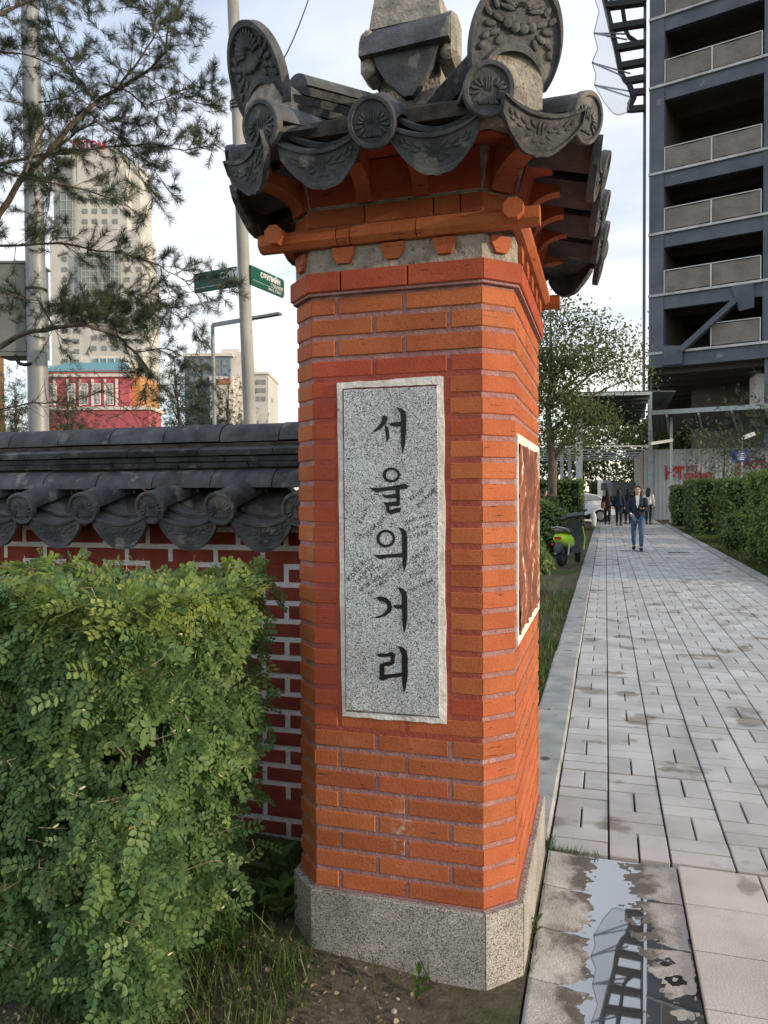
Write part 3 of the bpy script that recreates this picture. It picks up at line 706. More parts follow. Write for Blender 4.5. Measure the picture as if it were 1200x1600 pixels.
def concave_mesh(L=0.28, Wd=0.245, sag=0.030):
    mb = MB(); th = .015; n = 20
    zt = lambda t: sag*(t*t-1)
    hh = lambda t: .044+.060*(1-abs(t)**2.4)+.008*max(0, 1-abs(t)/.14)-.004*math.cos(abs(t)*math.pi*3)*(1-abs(t))
    for (o, fl) in ((0, False), (-th, True)):
        mb.grid(lambda u, v: (Wd/2*(2*u-1), .004+L*v, zt(2*u-1)+o+.04*v*0), n, 3, fl)
    for sx in (-1, 1): mb.add([(sx*Wd/2,.004,0),(sx*Wd/2,.004,-th),(sx*Wd/2,L,-th),(sx*Wd/2,L,0)], [(0,1,2,3)])
    lev = [(0, -.012), (.10, -.012), (.14, -.005), (.84, -.005), (.88, -.012), (1, -.012)]
    tilt = lambda v: -.10*v*0.1
    b = len(mb.v)
    for (v, y) in lev:
        for i in range(n+1):
            t = 2*i/n-1; mb.v.append((Wd/2*t*(1-.02*v), y+tilt(v)*hh(t)*4, zt(t)-hh(t)*v))
    for q in range(len(lev)-1):
        for i in range(n): mb.f.append((b+q*(n+1)+i+1, b+q*(n+1)+i, b+(q+1)*(n+1)+i, b+(q+1)*(n+1)+i+1))
    b2 = len(mb.v)
    for v in (0, 1):
        for i in range(n+1):
            t = 2*i/n-1; mb.v.append((Wd/2*t*(1-.02*v), .010+tilt(v)*hh(t)*4, zt(t)-hh(t)*v))
    for i in range(n):
        mb.f.append((b2+i, b2+i+1, b2+n+1+i+1, b2+n+1+i))
        mb.f.append((b+5*(n+1)+i+1, b+5*(n+1)+i, b2+n+1+i, b2+n+1+i+1))
        mb.f.append((b+i, b+i+1, b2+i+1, b2+i))
    for i in (0, n): mb.f.append((b+i, b2+i, b2+n+1+i, b+5*(n+1)+i))
    y0 = -.005; cz = -sag-.050
    for x in (-.006, .006): bump(mb, x, cz+.012, .0035, .020, 0, .006, y0)
    for sg in (-1, 1):
        for k, (dx, dz, an, ln) in enumerate(((.022,.020,40,.016),(.034,.010,10,.015),(.030,-.006,-20,.013),(.052,.024,35,.016),(.060,.012,12,.015),(.076,.034,45,.014),(.084,.024,22,.013),(.094,.040,50,.010))):
            bump(mb, sg*dx, cz+dz, ln, .0055, R(an) if sg > 0 else math.pi-R(an), .006, y0)
        bump(mb, sg*.012, cz-.018, .012, .008, 0, .006, y0)
    return mb.mesh('concave_end_tile', M['tile'], 35)
def crest_mesh():
    """tall tongue-shaped end tile with an arched foot and a carved flower"""
    mb = MB(); n = 36
    inn = lambda t: (.088*math.cos(math.pi*(1-t)), .084*math.sin(math.pi*(1-t)))
    def outp(t):
        a = R(218-256*t); return (.124*math.cos(a), .100+.156*math.sin(a))
    lev = [(0,-.016),(.10,-.016),(.15,-.006),(.86,-.006),(.91,-.016),(1,-.016)]
    b = len(mb.v)
    for (v, y) in lev:
        for i in range(n+1):
            t = i/n; a = outp(t); c = inn(t); x = a[0]*(1-v)+c[0]*v; z = a[1]*(1-v)+c[1]*v
            mb.v.append((x, y - .10*max(0, z)**1.5*0.6, z))
    for q in range(5):
        for i in range(n): mb.f.append((b+q*(n+1)+i, b+(q+1)*(n+1)+i, b+(q+1)*(n+1)+i+1, b+q*(n+1)+i+1))
    b2 = len(mb.v)
    for v in (0, 1):
        for i in range(n+1):
            t = i/n; a = outp(t); c = inn(t); x = a[0]*(1-v)+c[0]*v; z = a[1]*(1-v)+c[1]*v
            mb.v.append((x, .014 - .10*max(0, z)**1.5*0.6, z))
    for i in range(n):
        mb.f += [(b2+i, b2+i+1, b2+n+1+i+1, b2+n+1+i), (b+i, b+i+1, b2+i+1, b2+i), (b+5*(n+1)+i, b2+n+1+i, b2+n+1+i+1, b+5*(n+1)+i+1)]
    for i in (0, n): mb.f.append((b+i, b2+i, b2+n+1+i, b+5*(n+1)+i))
    yy = lambda z: -.005-.06*max(0, z)**1.5
    for k in range(13):
        an = R(8+164*k/12); ln = .034+.010*math.sin(an); cx, cz = math.cos(an)*.040, .168+math.sin(an)*.046
        bump(mb, cx, cz, ln*.8, .0072, an, .011, yy(cz))
    for x, z, r_ in ((-.034,.140,.016),(-.012,.134,.018),(.012,.134,.018),(.034,.140,.016)): bump(mb, x, z, r_, .015, 0, .016, yy(z))
    for sg in (-1, 1):
        for (x, z, an, ln) in ((.060,.150,20,.022),(.078,.135,-5,.020),(.064,.118,-25,.020),(.086,.108,-35,.016),(.050,.104,-60,.016),(.088,.160,40,.018),(.070,.178,55,.016),(.094,.086,-55,.014)):
            bump(mb, sg*x, z, ln, .0095, R(an) if sg > 0 else math.pi-R(an), .010, yy(z))
    return mb.mesh('crest_tile', M['tile'], 35)
ME_CV = convex_mesh(.26); ME_CVS = convex_mesh(.22, .028); ME_CC = concave_mesh(); ME_CR = crest_mesh()
def tile(me, name, parent, x, y, z, dx, dy, pitch, s=1.0, roll=0.0):
    return put(name, me, parent, (x, y, z), (R(pitch), R(roll), math.atan2(dx, -dy)), (s, s, s))

# roof bed under the tiles
EX0, EX1, EY0, EY1, EZ = SX0-.12, SX1+.14, PF-.235, PB+.235, zs+0.052
mb = MB(); rz_ = EZ+.23
def bed_ring(o, z): return [(p.x, p.y, z) for p in octa(o)]
mb.loft([bed_ring(.155, EZ-.036), bed_ring(.18, EZ-.030), bed_ring(.18, EZ+.012), [(PCX-.08,PF+.22,rz_),(PCX+.08,PF+.22,rz_),(PCX+.1,PF+.26,rz_),(PCX+.1,PB-.26,rz_),(PCX+.08,PB-.22,rz_),(PCX-.08,PB-.22,rz_),(PCX-.1,PB-.26,rz_),(PCX-.1,PF+.26,rz_)]])
roof = mb.build('roof', M['tile_dark'], pillar)
tag(roof, 'dark grey Korean tiled roof with flower stamped end tiles')
mir = lambda x: 2*PCX-x
ZD = 2.578
tile(ME_CVS, 'convex_tile', roof, -.628, 1.975, ZD, 0, -1, 17)
for x in (-.795, -.462): tile(ME_CC, 'concave_tile', roof, x, 2.0, ZD-.005, 0, -1, 25)
for sg in (0, 1):
    X = (lambda x: x) if sg == 0 else (lambda x: mir(x)+(.065 if x > -.2 else .01))
    S = 1 if sg == 0 else -1
    tile(ME_CV, 'convex_tile', roof, X(-.312), 1.985, 2.622, .30*S, -.95, 13)
    tile(ME_CC, 'concave_tile', roof, X(-.172), 2.035, 2.598, .60*S, -.80, 22, 1.0)
    tile(ME_CV, 'convex_tile', roof, X(-.072), 2.17, 2.60, .85*S, -.53, 15)
    for y in (2.345, 2.665, 2.985, 3.305): tile(ME_CC, 'concave_tile', roof, X(-.035), y, 2.575, S, 0, 14)
    for y in (2.505, 2.825, 3.145): tile(ME_CV, 'convex_tile', roof, X(-.028), y, 2.578, S, 0, 14)
    tile(ME_CV, 'convex_tile', roof, X(-.052), 3.44, 2.612, .85*S, .53, 10)
    tile(ME_CC, 'concave_tile', roof, X(-.172), 3.575, 2.598, .6*S, .8, 12)
    tile(ME_CV, 'convex_tile', roof, X(-.312), 3.625, 2.62, .3*S, .95, 7)
tile(ME_CV, 'convex_tile', roof, -.628, 3.635, ZD, 0, 1, 9)
for x in (-.795, -.462): tile(ME_CC, 'concave_tile', roof, x, 3.61, ZD-.005, 0, 1, 12)
# upper, plain concave courses showing between the end tiles
def plain_concave(x, y, z, dx, dy, pitch, Wd=.235, L=.25, sag=.04):
    mb = MB(); n = 12
    for (o, fl) in ((0, False), (-.014, True)): mb.grid(lambda u, v: (Wd/2*(2*u-1), L*v, sag*((2*u-1)**2-1)+o), n, 1, fl)
    for k in range(n):
        a, c = 2*k/n-1, 2*(k+1)/n-1
        mb.add([(Wd/2*a,0,sag*(a*a-1)),(Wd/2*c,0,sag*(c*c-1)),(Wd/2*c,0,sag*(c*c-1)-.014),(Wd/2*a,0,sag*(a*a-1)-.014)], [(0,3,2,1)])
    return tile(mb.mesh('concave_tile', M['tile'], 40), 'concave_tile', roof, x, y, z, dx, dy, pitch)
for x in (-.795, -.462): plain_concave(x, 2.05, ZD+.045, 0, -1, 25)
# hips: stacked flat courses, round capping, plaster stop and crest
def slab_tile(p, q, w, h, mat, name, parent, droop=.018):
    d = (q-p); d.normalize(); s = Vector((0,0,1)).cross(d).normalized(); up = d.cross(s)
    prof = [(-w/2,-droop),(-w/2+.012,-droop-h*.9),(-w/4,-h*.9),(w/4,-h*.9),(w/2-.012,-droop-h*.9),(w/2,-droop),(w/4,.0),(-w/4,.0)]
    mb = MB(); mb.loft([[p+s*x+up*y for x, y in prof], [q+s*x+up*y for x, y in prof]])
    return mb.build(name, mat, parent, 25)
def round_cap(p, q, r, mat, name, parent, lift=0.0, n=12):
    d = (q-p); d.normalize(); s = Vector((0,0,1)).cross(d).normalized(); up = d.cross(s); mb = MB()
    prof = [(r*math.cos(math.pi*k/n), r*.86*math.sin(math.pi*k/n)+lift) for k in range(n+1)]
    mb.loft([[p+s*x+up*y for x, y in prof], [q+s*x+up*y for x, y in prof]])
    return mb.build(name, mat, parent, 40)
for (sx, sy) in ((1,-1), (-1,-1), (1,1), (-1,1)):
    top = Vector((PCX+.06*sx, (PF+.30) if sy < 0 else (PB-.30), 2.86)); foot = Vector((PCX+.345*sx, (PF-.150) if sy < 0 else (PB+.150), 2.785))
    d = (foot-top); dn = Vector((d.x, d.y, 0)).normalized()
    for k, (w, dz, f) in enumerate(((.215, -.045, .97), (.20, -.015, 1.0), (.185, .018, .93))):
        a = top+Vector((0,0,dz)); b2 = top+d*f+Vector((0,0,dz)); m_ = a.lerp(b2, .52+.08*(k % 2))
        slab_tile(a, m_-d*.006, w, .020, M['tile'], 'ridge_tile', roof); slab_tile(m_+d*.006, b2, w+.006, .020, M['tile'], 'ridge_tile', roof)
    a = top+Vector((0,0,.022)); b2 = top+d*.86+Vector((0,0,.026)); m_ = a.lerp(b2, .5)
    round_cap(a, m_-d*.004, .062, M['tile'], 'ridge_cap_tile', roof); round_cap(m_+d*.004, b2, .062, M['tile'], 'ridge_cap_tile', roof)
    # plaster stop below the crest
    c = top+d*.98; mb = MB(); c0_ = c.copy(); c = c+Vector((0,0,-.042 if sx > 0 else 0))+dn*(.012 if sx > 0 else 0); s = Vector((-dn.y, dn.x, 0))
    nn = 12; r0 = []
    for (back, rr, dz) in ((-.10,.080,-.06), (.030,.092,-.056), (.072,.086,-.060)):
        r0.append([c+dn*back+s*(rr*math.cos(math.pi*k/nn))*1.02+Vector((0,0,dz+rr*math.sin(math.pi*k/nn)*1.0)) for k in range(nn+1)]+[c+dn*back+s*(-rr)+Vector((0,0,dz-.07)), c+dn*back+s*rr+Vector((0,0,dz-.07))])
    mb.loft(r0); mb.build('plaster_stop', M['plaster_grey'], roof, 50); c = c0_
    tile(ME_CR, 'crest_tile', roof, c.x+dn.x*(.034+.02*(sx > 0)), c.y+dn.y*(.034+.02*(sx > 0)), c.z-.065-(.045 if sx > 0 else 0), dn.x, dn.y, 21, 1.06 if sx > 0 else 1.0)
# main ridge over the middle
mb = MB(); rings = []
for z, hx, hy in ((2.78,.12,.40),(2.88,.105,.36),(2.99,.10,.34),(3.10,.095,.33),(3.20,.08,.31)):
    rings.append([(PCX+sx*hx*random.uniform(.95,1.05), PCY+sy*hy*random.uniform(.98,1.02), z) for sx, sy in ((-1,-1),(-.3,-1.02),(.4,-1.03),(1,-1),(1.02,0),(1,1),(0,1.02),(-1,1),(-1.02,0))])
mb.loft(rings[::1]); mb.build('ridge_plaster', M['plaster_grey'], roof)
fy = PCY-.36
mb = MB(); mb.loft([[(PCX+x, fy-.005+yo+.115*math.cos(math.pi*k/14), 2.985+dz+.125*math.sin(math.pi*k/14)) for k in range(15)] for x, yo, dz in ((-.145,.014,-.004),(.155,0,.004))]); mb.build('ridge_end_tile', M['tile'], roof, 40)
mb = MB(); pts = [(-.115,2.992),(.105,2.995),(.09,2.955),(.06,2.90),(.014,2.848),(-.014,2.848),(-.07,2.90),(-.10,2.945)]
mb.prism([(PCX+.012+x, fy-.088+.10*(3.0-z), z) for x, z in pts], (0,.03,0)); mb.build('drop_tile', M['tile'], roof)
mb = MB(); mb.bbox(PCX-.150, fy-.085, 2.93, PCX-.10, fy+.03, 3.085, .018); mb.build('plaster_pad', M['plaster_grey'], roof)
mb = MB(); mb.bbox(PCX+.115, fy-.08, 2.95, PCX+.172, fy+.03, 3.10, .018); mb.build('plaster_pad', M['plaster_grey'], roof)
mb = MB(); mb.loft([[(PCX+x*s_, fy+.03+y*s_, z) for x, y in ((-.115,-.09),(.115,-.10),(.12,.1),(-.12,.1))] for z, s_ in ((3.085,1.05),(3.13,1.0),(3.20,.90))]); mb.build('ridge_cap_plaster', M['plaster_grey'], roof)
round_cap(Vector((PCX, fy-.06, 3.195)), Vector((PCX, PCY+.34, 3.195)), .085, M['tile'], 'ridge_cap_tile', roof)

for o in bpy.data.objects:
    if o.parent == roof: o.location = o.location+Vector((.016, 0, -.020))
# ------------------------------------------------------------------ boundary wall with its tiled coping
WY, WX0, WX1 = 2.95, -5.2, SX0+0.02
wall = empty('brick_wall', (-3.0, WY+.15, 0), 'dark red brick boundary wall with white key-pattern pointing and grey tiled coping', 'wall')
ZW0, CW, NW = -.01, .0785, 19
mb = MB(); mb.box(WX0, WY, -.2, WX1, WY+.30, ZW0+NW*CW); body = mb.build('pointing', M['mortar_white'], wall)
mb = MB(); mb.box(WX0, WY-.02, -.2, WX1-.0, WY+.02, ZW0-.012); mb.build('footing', M['granite_base'], wall)
for r in range(NW):
    z0 = ZW0+r*CW; z1 = z0+.0555
    far = MB()
    deco = r in (2, 15, 17)
    tall = r in (1, 16)
    x = WX1-(.095 if r % 2 else .205); xe = WX1
    segs = [(x+.012, WX1+0.0)]
    while x > WX0:
        segs.append((max(WX0, x-.215), x-.012)); x -= .227
    for (a, b2) in segs:
        z1b = z1+.024 if (deco and int(round((WX1-a)/.227)) % 2 == 0) else z1
        if a > -3.35:
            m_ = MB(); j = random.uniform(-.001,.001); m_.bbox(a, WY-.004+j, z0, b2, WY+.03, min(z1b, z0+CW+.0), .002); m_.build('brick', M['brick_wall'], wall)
        else: far.bbox(a, WY-.004, z0, b2, WY+.03, z1, .002)
    if far.v: tag(far.build('brick_course', M['brick_wall'], wall), kind='stuff')
# coping
mb = MB(); zt = ZW0+NW*CW
yc = WY+.15
mb.prism([(WX0,yc-.28,zt-.04),(WX0,yc-.28,zt-.03),(WX0,yc-.08,zt+.075),(WX0,yc+.08,zt+.075),(WX0,yc+.28,zt-.03),(WX0,yc+.28,zt-.04)], (WX1-WX0,0,0))
cop = mb.build('coping', M['tile_dark'], wall); tag(cop, 'grey clay tile coping with round and drop shaped end tiles')
SPW = .332; x = -1.165; k = 0
ey = WY-.215; ez = 1.490
while x > WX0+.2:
    tile(ME_CV, 'convex_tile', cop, x+random.uniform(-.006,.006), ey+random.uniform(-.008,.008), ez+random.uniform(-.004,.004), random.uniform(-.03,.03), -1, 14+random.uniform(-1.5,1.5), 1.04)
    tile(ME_CC, 'concave_tile', cop, x-SPW/2, ey+.012, ez-.030, random.uniform(-.02,.02), -1, 13, 1.10)
    pm = tile(plain_concave(0,0,0,0,-1,0).data, 'concave_tile', cop, x-SPW/2, ey+.075, ez+.010, 0, -1, 17, 1.12)
    tile(ME_CV, 'convex_tile', cop, x, 2*yc-ey, ez, 0, 1, 22, .93)
    tile(ME_CC, 'concave_tile', cop, x-SPW/2, 2*yc-ey-.012, ez-.022, 0, 1, 20, 1.02)
    # lime and moss collar where the round tile meets the ridge
    cm = MB()
    for q in range(26):
        a = math.pi*q/25; rr = .068+random.uniform(-.004,.007); yy = ey+.262+random.uniform(-.012,.012); zz = ez+.068
        cm.ell((x+rr*math.cos(a), yy, zz+rr*math.sin(a)), *(random.uniform(.004,.010) for _ in range(3)), 5, 4)
    tag(cm.build('lime_collar', M['plaster_grey'], cop), kind='stuff')
    x -= SPW
tile(ME_CC, 'concave_tile', cop, -1.165+SPW/2, ey+.012, ez-.022, 0, -1, 20, .9)
for o in [q for q in bpy.data.objects if q.parent == roof and q.name.startswith('concave_tile') and WO[q.name].length < 0.01]: bpy.data.objects.remove(o)
def run(z, y, L, fn, off):
    x = WX1-off
    segs = [(x, WX1)]
    while x > WX0: segs.append((max(WX0, x-L), x-.005)); x -= L
    for a, b2 in segs: fn(a, b2, random.uniform(-.002,.002))
run(0,0,.292, lambda a,b2,j: round_cap(Vector((a, yc-.105, 1.575+j)), Vector((b2, yc-.105, 1.575+j)), .095, M['tile'], 'ridge_tile', cop), .07)
for s_, zc_, w in ((1,1.695,.27),(2,1.722,.25),(3,1.765,.30)):
    run(0,0,.335+.01*s_, lambda a,b2,j: slab_tile(Vector((a,yc,zc_+j)), Vector((b2,yc,zc_+j)), w, .022 if s_ < 3 else .026, M['tile'], 'ridge_tile', cop, .010 if s_ < 3 else .022), .05+.11*s_)
mb = MB(); mb.box(WX0, yc-.095, 1.58, WX1, yc+.095, 1.775); mb.build('ridge_core', M['tile_dark'], cop)
run(0,0,.288, lambda a,b2,j: round_cap(Vector((a,yc,1.782+j)), Vector((b2,yc,1.782+j)), .098, M['tile'], 'ridge_cap_tile', cop), .085)
# ------------------------------------------------------------------ ground, path, kerbs, slabs, puddle
def soil_z(x, y):
    z = -.035
    if y < 3.4 and x < -.2: z = .012+.05*max(0, min(1, (-x-.5)/.5)) - .02*max(0, min(1,(y-2.6)))
    return z
m, t, b = new_mat('soil_and_grass'); n_ = t.nodes.new; l_ = t.links.new
ge = n_('ShaderNodeNewGeometry')
t1 = n_('ShaderNodeTexNoise'); t1.inputs['Scale'].default_value = 22; t1.inputs['Detail'].default_value = 9; t1.inputs['Roughness'].default_value = .7; l_(ge.outputs['Position'], t1.inputs['Vector'])
r1 = n_('ShaderNodeValToRGB'); e_ = r1.color_ramp.elements; e_[0].position = .3; e_[0].color = (.055,.045,.034,1); e_[1].position = .75; e_[1].color = (.21,.17,.13,1); l_(t1.outputs['Fac'], r1.inputs[0])
t2 = n_('ShaderNodeTexNoise'); t2.inputs['Scale'].default_value = .9; t2.inputs['Detail'].default_value = 6; l_(ge.outputs['Position'], t2.inputs['Vector'])
r2 = n_('ShaderNodeValToRGB'); r2.color_ramp.elements[0].position = .46; r2.color_ramp.elements[1].position = .60; l_(t2.outputs['Fac'], r2.inputs[0])
mxn = n_('ShaderNodeMixRGB'); mxn.inputs[2].default_value = (.06,.085,.03,1); l_(r2.outputs[0], mxn.inputs[0]); l_(r1.outputs[0], mxn.inputs[1])
l_(mxn.outputs[0], b.inputs['Base Color']); b.inputs['Roughness'].default_value = .95; b.inputs['Specular IOR Level'].default_value = .1
bp = n_('ShaderNodeBump'); bp.inputs['Strength'].default_value = .9; bp.inputs['Distance'].default_value = .02; l_(t1.outputs['Fac'], bp.inputs['Height']); l_(bp.outputs[0], b.inputs['Normal'])
M['soil'] = m
M['paver'] = noise_mat('concrete_paver', (.42,.41,.39), (.55,.54,.515), 3.0, .85, .4, 180, rnd=.12, isl=True, c3=(.27,.245,.21), s3=2.6, t3=.58, spec=.25)
M['slab'] = noise_mat('concrete_slab', (.47,.445,.40), (.60,.57,.52), 3.0, .82, .35, 200, rnd=.06, c3=(.29,.27,.24), s3=4.5, t3=.62, spec=.3)
M['slab_wet'] = noise_mat('damp_slab', (.36,.34,.30), (.52,.50,.45), 5.5, .6, .5, 150, rnd=.05, spec=.4)
def damp(m):
    """dark wet stain on the slabs along the sunken line X ~ 0.03, ragged by noise"""
    t = m.node_tree; n = t.nodes.new; l = t.links.new; b = t.nodes['Principled BSDF']; src = b.inputs['Base Color'].links[0].from_socket
    ge = n('ShaderNodeNewGeometry'); sx = n('ShaderNodeSeparateXYZ'); l(ge.outputs['Position'], sx.inputs[0])
    d0 = n('ShaderNodeMath'); d0.operation = 'SUBTRACT'; d0.inputs[1].default_value = .03; l(sx.outputs[0], d0.inputs[0]); d1 = n('ShaderNodeMath'); d1.operation = 'ABSOLUTE'; l(d0.outputs[0], d1.inputs[0])
    no = n('ShaderNodeTexNoise'); no.inputs['Scale'].default_value = 7; no.inputs['Detail'].default_value = 7; no.inputs['Roughness'].default_value = .65; l(ge.outputs['Position'], no.inputs['Vector'])
    ad = n('ShaderNodeMath'); ad.operation = 'MULTIPLY_ADD'; ad.inputs[1].default_value = -.55; l(no.outputs['Fac'], ad.inputs[0]); l(d1.outputs[0], ad.inputs[2])
    mr = n('ShaderNodeMapRange'); mr.inputs[1].default_value = -.175; mr.inputs[2].default_value = -.085; mr.inputs[3].default_value = 1; mr.inputs[4].default_value = 0; l(ad.outputs[0], mr.inputs[0])
    mx = n('ShaderNodeMixRGB'); mx.blend_type = 'MULTIPLY'; mx.inputs[2].default_value = (.30,.275,.245,1); l(mr.outputs[0], mx.inputs[0]); l(src, mx.inputs[1]); l(mx.outputs[0], b.inputs['Base Color'])
    rr = n('ShaderNodeMapRange'); rr.inputs[3].default_value = .75; rr.inputs[4].default_value = .28; l(mr.outputs[0], rr.inputs[0]); l(rr.outputs[0], b.inputs['Roughness'])
damp(M['slab_wet'])
M['kerb'] = noise_mat('kerb_stone', (.27,.27,.255), (.38,.38,.365), 5, .85, .4, 120, rnd=.08, c3=(.10,.10,.095), s3=7, t3=.64)
M['joint'] = noise_mat('joint_sand', (.035,.032,.028), (.075,.068,.06), 30, .95, .5, 150)
M['asphalt'] = noise_mat('asphalt', (.045,.045,.047), (.07,.07,.072), 40, .9, .4, 200)

# one sheet of soil, finer by the pillar
mb = MB(); xs = [-2500,-400,-80,-20,-8]+[-6+.25*i for i in range(24)]+[-.24]; ys = [-400,-60,-12,-3]+[.0+.2*i for i in range(21)]+[5,8,14,30,60,160,700,3500]
xs2 = [2.62,3,4,6,10,20,60,300,2500]
def sheet(xs, ys, jz):
    b = len(mb.v)
    for y in ys:
        for x in xs: mb.v.append((x, y, jz(x, y)))
    for j in range(len(ys)-1):
        for i in range(len(xs)-1): mb.f.append((b+j*len(xs)+i, b+j*len(xs)+i+1, b+(j+1)*len(xs)+i+1, b+(j+1)*len(xs)+i))
sheet(xs, ys, lambda x, y: soil_z(x, y)+(random.uniform(-.012,.012) if -6 < x < -.3 and 0 <= y <= 4 else 0))
sheet([-.24]+xs2, [-400,-60,-12,-3,0,3,8,20,60,160,700,3500], lambda x, y: -.06)
tag(mb.build('ground', M['soil'], None, 180), kind='structure')

PXL, PXR, PY0, PY1 = -.235, 2.515, 3.29, 60.0
mb = MB(); mb.box(PXL-.01, -3, -.12, PXR+.02, PY1, -.026); path = tag(mb.build('path', M['joint']), kind='structure')
U = .25; NCOL = 11
rest = MB(); near = []
def paver(x0, y0, x1, y1, z): near.append(((x0+x1)/2, (y0+y1)/2, x0, y0, x1, y1, z))
rows = int((PY1-PY0)/U)
dips = [(.05,4.1,.45,.010),(.3,5.0,.5,.012),(-.1,3.8,.3,.012),(.0,6.4,.4,.01),(.35,5.9,.4,.008),(.2,9.5,.8,.01),(1.4,12,.9,.01),(.3,17.5,.9,.012),(1.0,19,.8,.012),(1.9,15,.8,.01)]
def pz(x, y):
    z = -.001
    for (cx, cy, r_, h) in dips:
        q = ((x-cx)**2+(y-cy)**2)/(r_*r_); z -= h*math.exp(-2*q)
    return z
for c in range(NCOL):
    for r_ in range(rows):
        x0 = PXL+c*U; y0 = PY0+r_*U; g = .0045
        if (c+r_) % 2: cells = [(x0, y0, x0+U/2, y0+U), (x0+U/2, y0, x0+U, y0+U)]
        else: cells = [(x0, y0, x0+U, y0+U/2), (x0, y0+U/2, x0+U, y0+U)]
        for (a, b2, c2, d) in cells:
            z = pz((a+c2)/2, (b2+d)/2)+random.uniform(-.0015,.0015)
            paver(a+g, b2+.006, c2-g, d-.006, z)
vis = [q for q in near if (lambda p: 0 <= p[0] <= 1215 and p[1] < 1620 and p[2] > .1)((lambda v: (600+FPX*v.dot(_r)/v.dot(_f), 800-FPX*v.dot(_u)/v.dot(_f), v.dot(_f)))(Vector((q[0], q[1], 0))-CAM))]
vis.sort(key=lambda q: q[0]**2+q[1]**2); picks = set(id(q) for q in vis[:300])
for q in near:
    _, _, x0, y0, x1, y1, z = q
    if id(q) in picks:
        k = MB(); k.bbox(x0, y0, -.03, x1, y1, z, .003)
        o = k.build('paver', M['paver'], path, origin=((x0+x1)/2, (y0+y1)/2, z)); o.rotation_euler = (random.gauss(0,.004), random.gauss(0,.004), random.gauss(0,.002))
    else:
        b = len(rest.v); s = .004
        rest.v += [(x0,y0,-.03),(x1,y0,-.03),(x1,y1,-.03),(x0,y1,-.03),(x0,y0,z-s),(x1,y0,z-s),(x1,y1,z-s),(x0,y1,z-s),(x0+s,y0+s,z),(x1-s,y0+s,z),(x1-s,y1-s,z),(x0+s,y1-s,z)]
        rest.f += [(b+8,b+9,b+10,b+11)]+[(b+o_+k_, b+o_+(k_+1)%4, b+o_+4+(k_+1)%4, b+o_+4+k_) for o_ in (0,4) for k_ in range(4)]
tag(rest.build('far_paving', M['paver'], path), kind='stuff')
# concrete patch strips and two floor gratings further up the path
for (x, y, w, d) in ((.62,20.3,.55,.22),(1.75,20.0,.5,.22),(.42,27.5,.4,.3),(1.5,28.0,.45,.3)):
    k = MB(); k.bbox(x-w/2, y-d/2, -.02, x+w/2, y+d/2, .003, .002); k.build('drain_cover', M['asphalt'], path)
# large slabs of the forecourt
fc = MB(); fc.box(-.25, -3.2, -.14, 4.2, PY0-.02, -.06); fore = tag(fc.build('forecourt', M['joint']), kind='structure')
def slab(x0, y0, x1, y1, z00, z10, z11, z01, mat, b=.004):
    k = MB(); g = .004; x0 += g; y0 += g; x1 -= g; y1 -= g
    zs_ = (z00, z10, z11, z01); P = [(x0,y0),(x1,y0),(x1,y1),(x0,y1)]; Q = [(x0+b,y0+b),(x1-b,y0+b),(x1-b,y1-b),(x0+b,y1-b)]
    k.v = [(p[0],p[1],-.09) for p in P]+[(p[0],p[1],z-b) for p, z in zip(P, zs_)]+[(p[0],p[1],z) for p, z in zip(Q, zs_)]
    k.f = [(8,9,10,11),(3,2,1,0)]+[(o_+i, o_+(i+1)%4, o_+4+(i+1)%4, o_+4+i) for o_ in (0,4) for i in range(4)]
    return k.build('slab', mat, fore)
def sn(x, y): return .0008*(math.sin(x*53+y*17)+math.sin(y*61-x*23+1.3)+.7*math.sin(x*131+y*97)+.6*math.sin(y*173-x*111))+random.uniform(-.0006,.0006)
def wet_slab(x0, y0, x1, y1, z00, z10, z11, z01):
    k = MB(); g = .004; x0 += g; y0 += g; x1 -= g; y1 -= g; n = 26
    k.grid(lambda u, v: (x0+(x1-x0)*u, y0+(y1-y0)*v, (z00*(1-u)+z10*u)*(1-v)+(z01*(1-u)+z11*u)*v+sn(x0+(x1-x0)*u, y0+(y1-y0)*v)-(.004 if u in (0,1) or v in (0,1) else 0)), n, n)
    k.add([(x0,y0,-.09),(x1,y0,-.09),(x1,y1,-.09),(x0,y1,-.09),(x0,y0,z00-.004),(x1,y0,z10-.004),(x1,y1,z11-.004),(x0,y1,z01-.004)], [(0,1,5,4),(1,2,6,5),(2,3,7,6),(3,0,4,7)])
    return k.build('slab', M['slab_wet'], fore, 60)
SY = [3.27-.296*i for i in range(9)]
for r_ in range(8):
    y1, y0 = SY[r_], SY[r_+1]; k = min(r_, 4)
    wet_slab(-.238, y0, -.018, y1, .004-.0012*r_, -.0112, -.0106, .004)
    zr_ = [-.0020,-.0030,-.0050,-.0080,-.0098,-.0098,-.01,-.01,-.01][r_:r_+2]; wet_slab(-.018, y0, .284, y1, -.0125, zr_[1], zr_[0], -.0118)
    x = .284; c = 0
    while x < 3.9:
        w = .305; slab(x, y0, x+w, y1, *[.003+random.uniform(-.002,.002) for _ in range(4)], M['slab']); x += w; c += 1
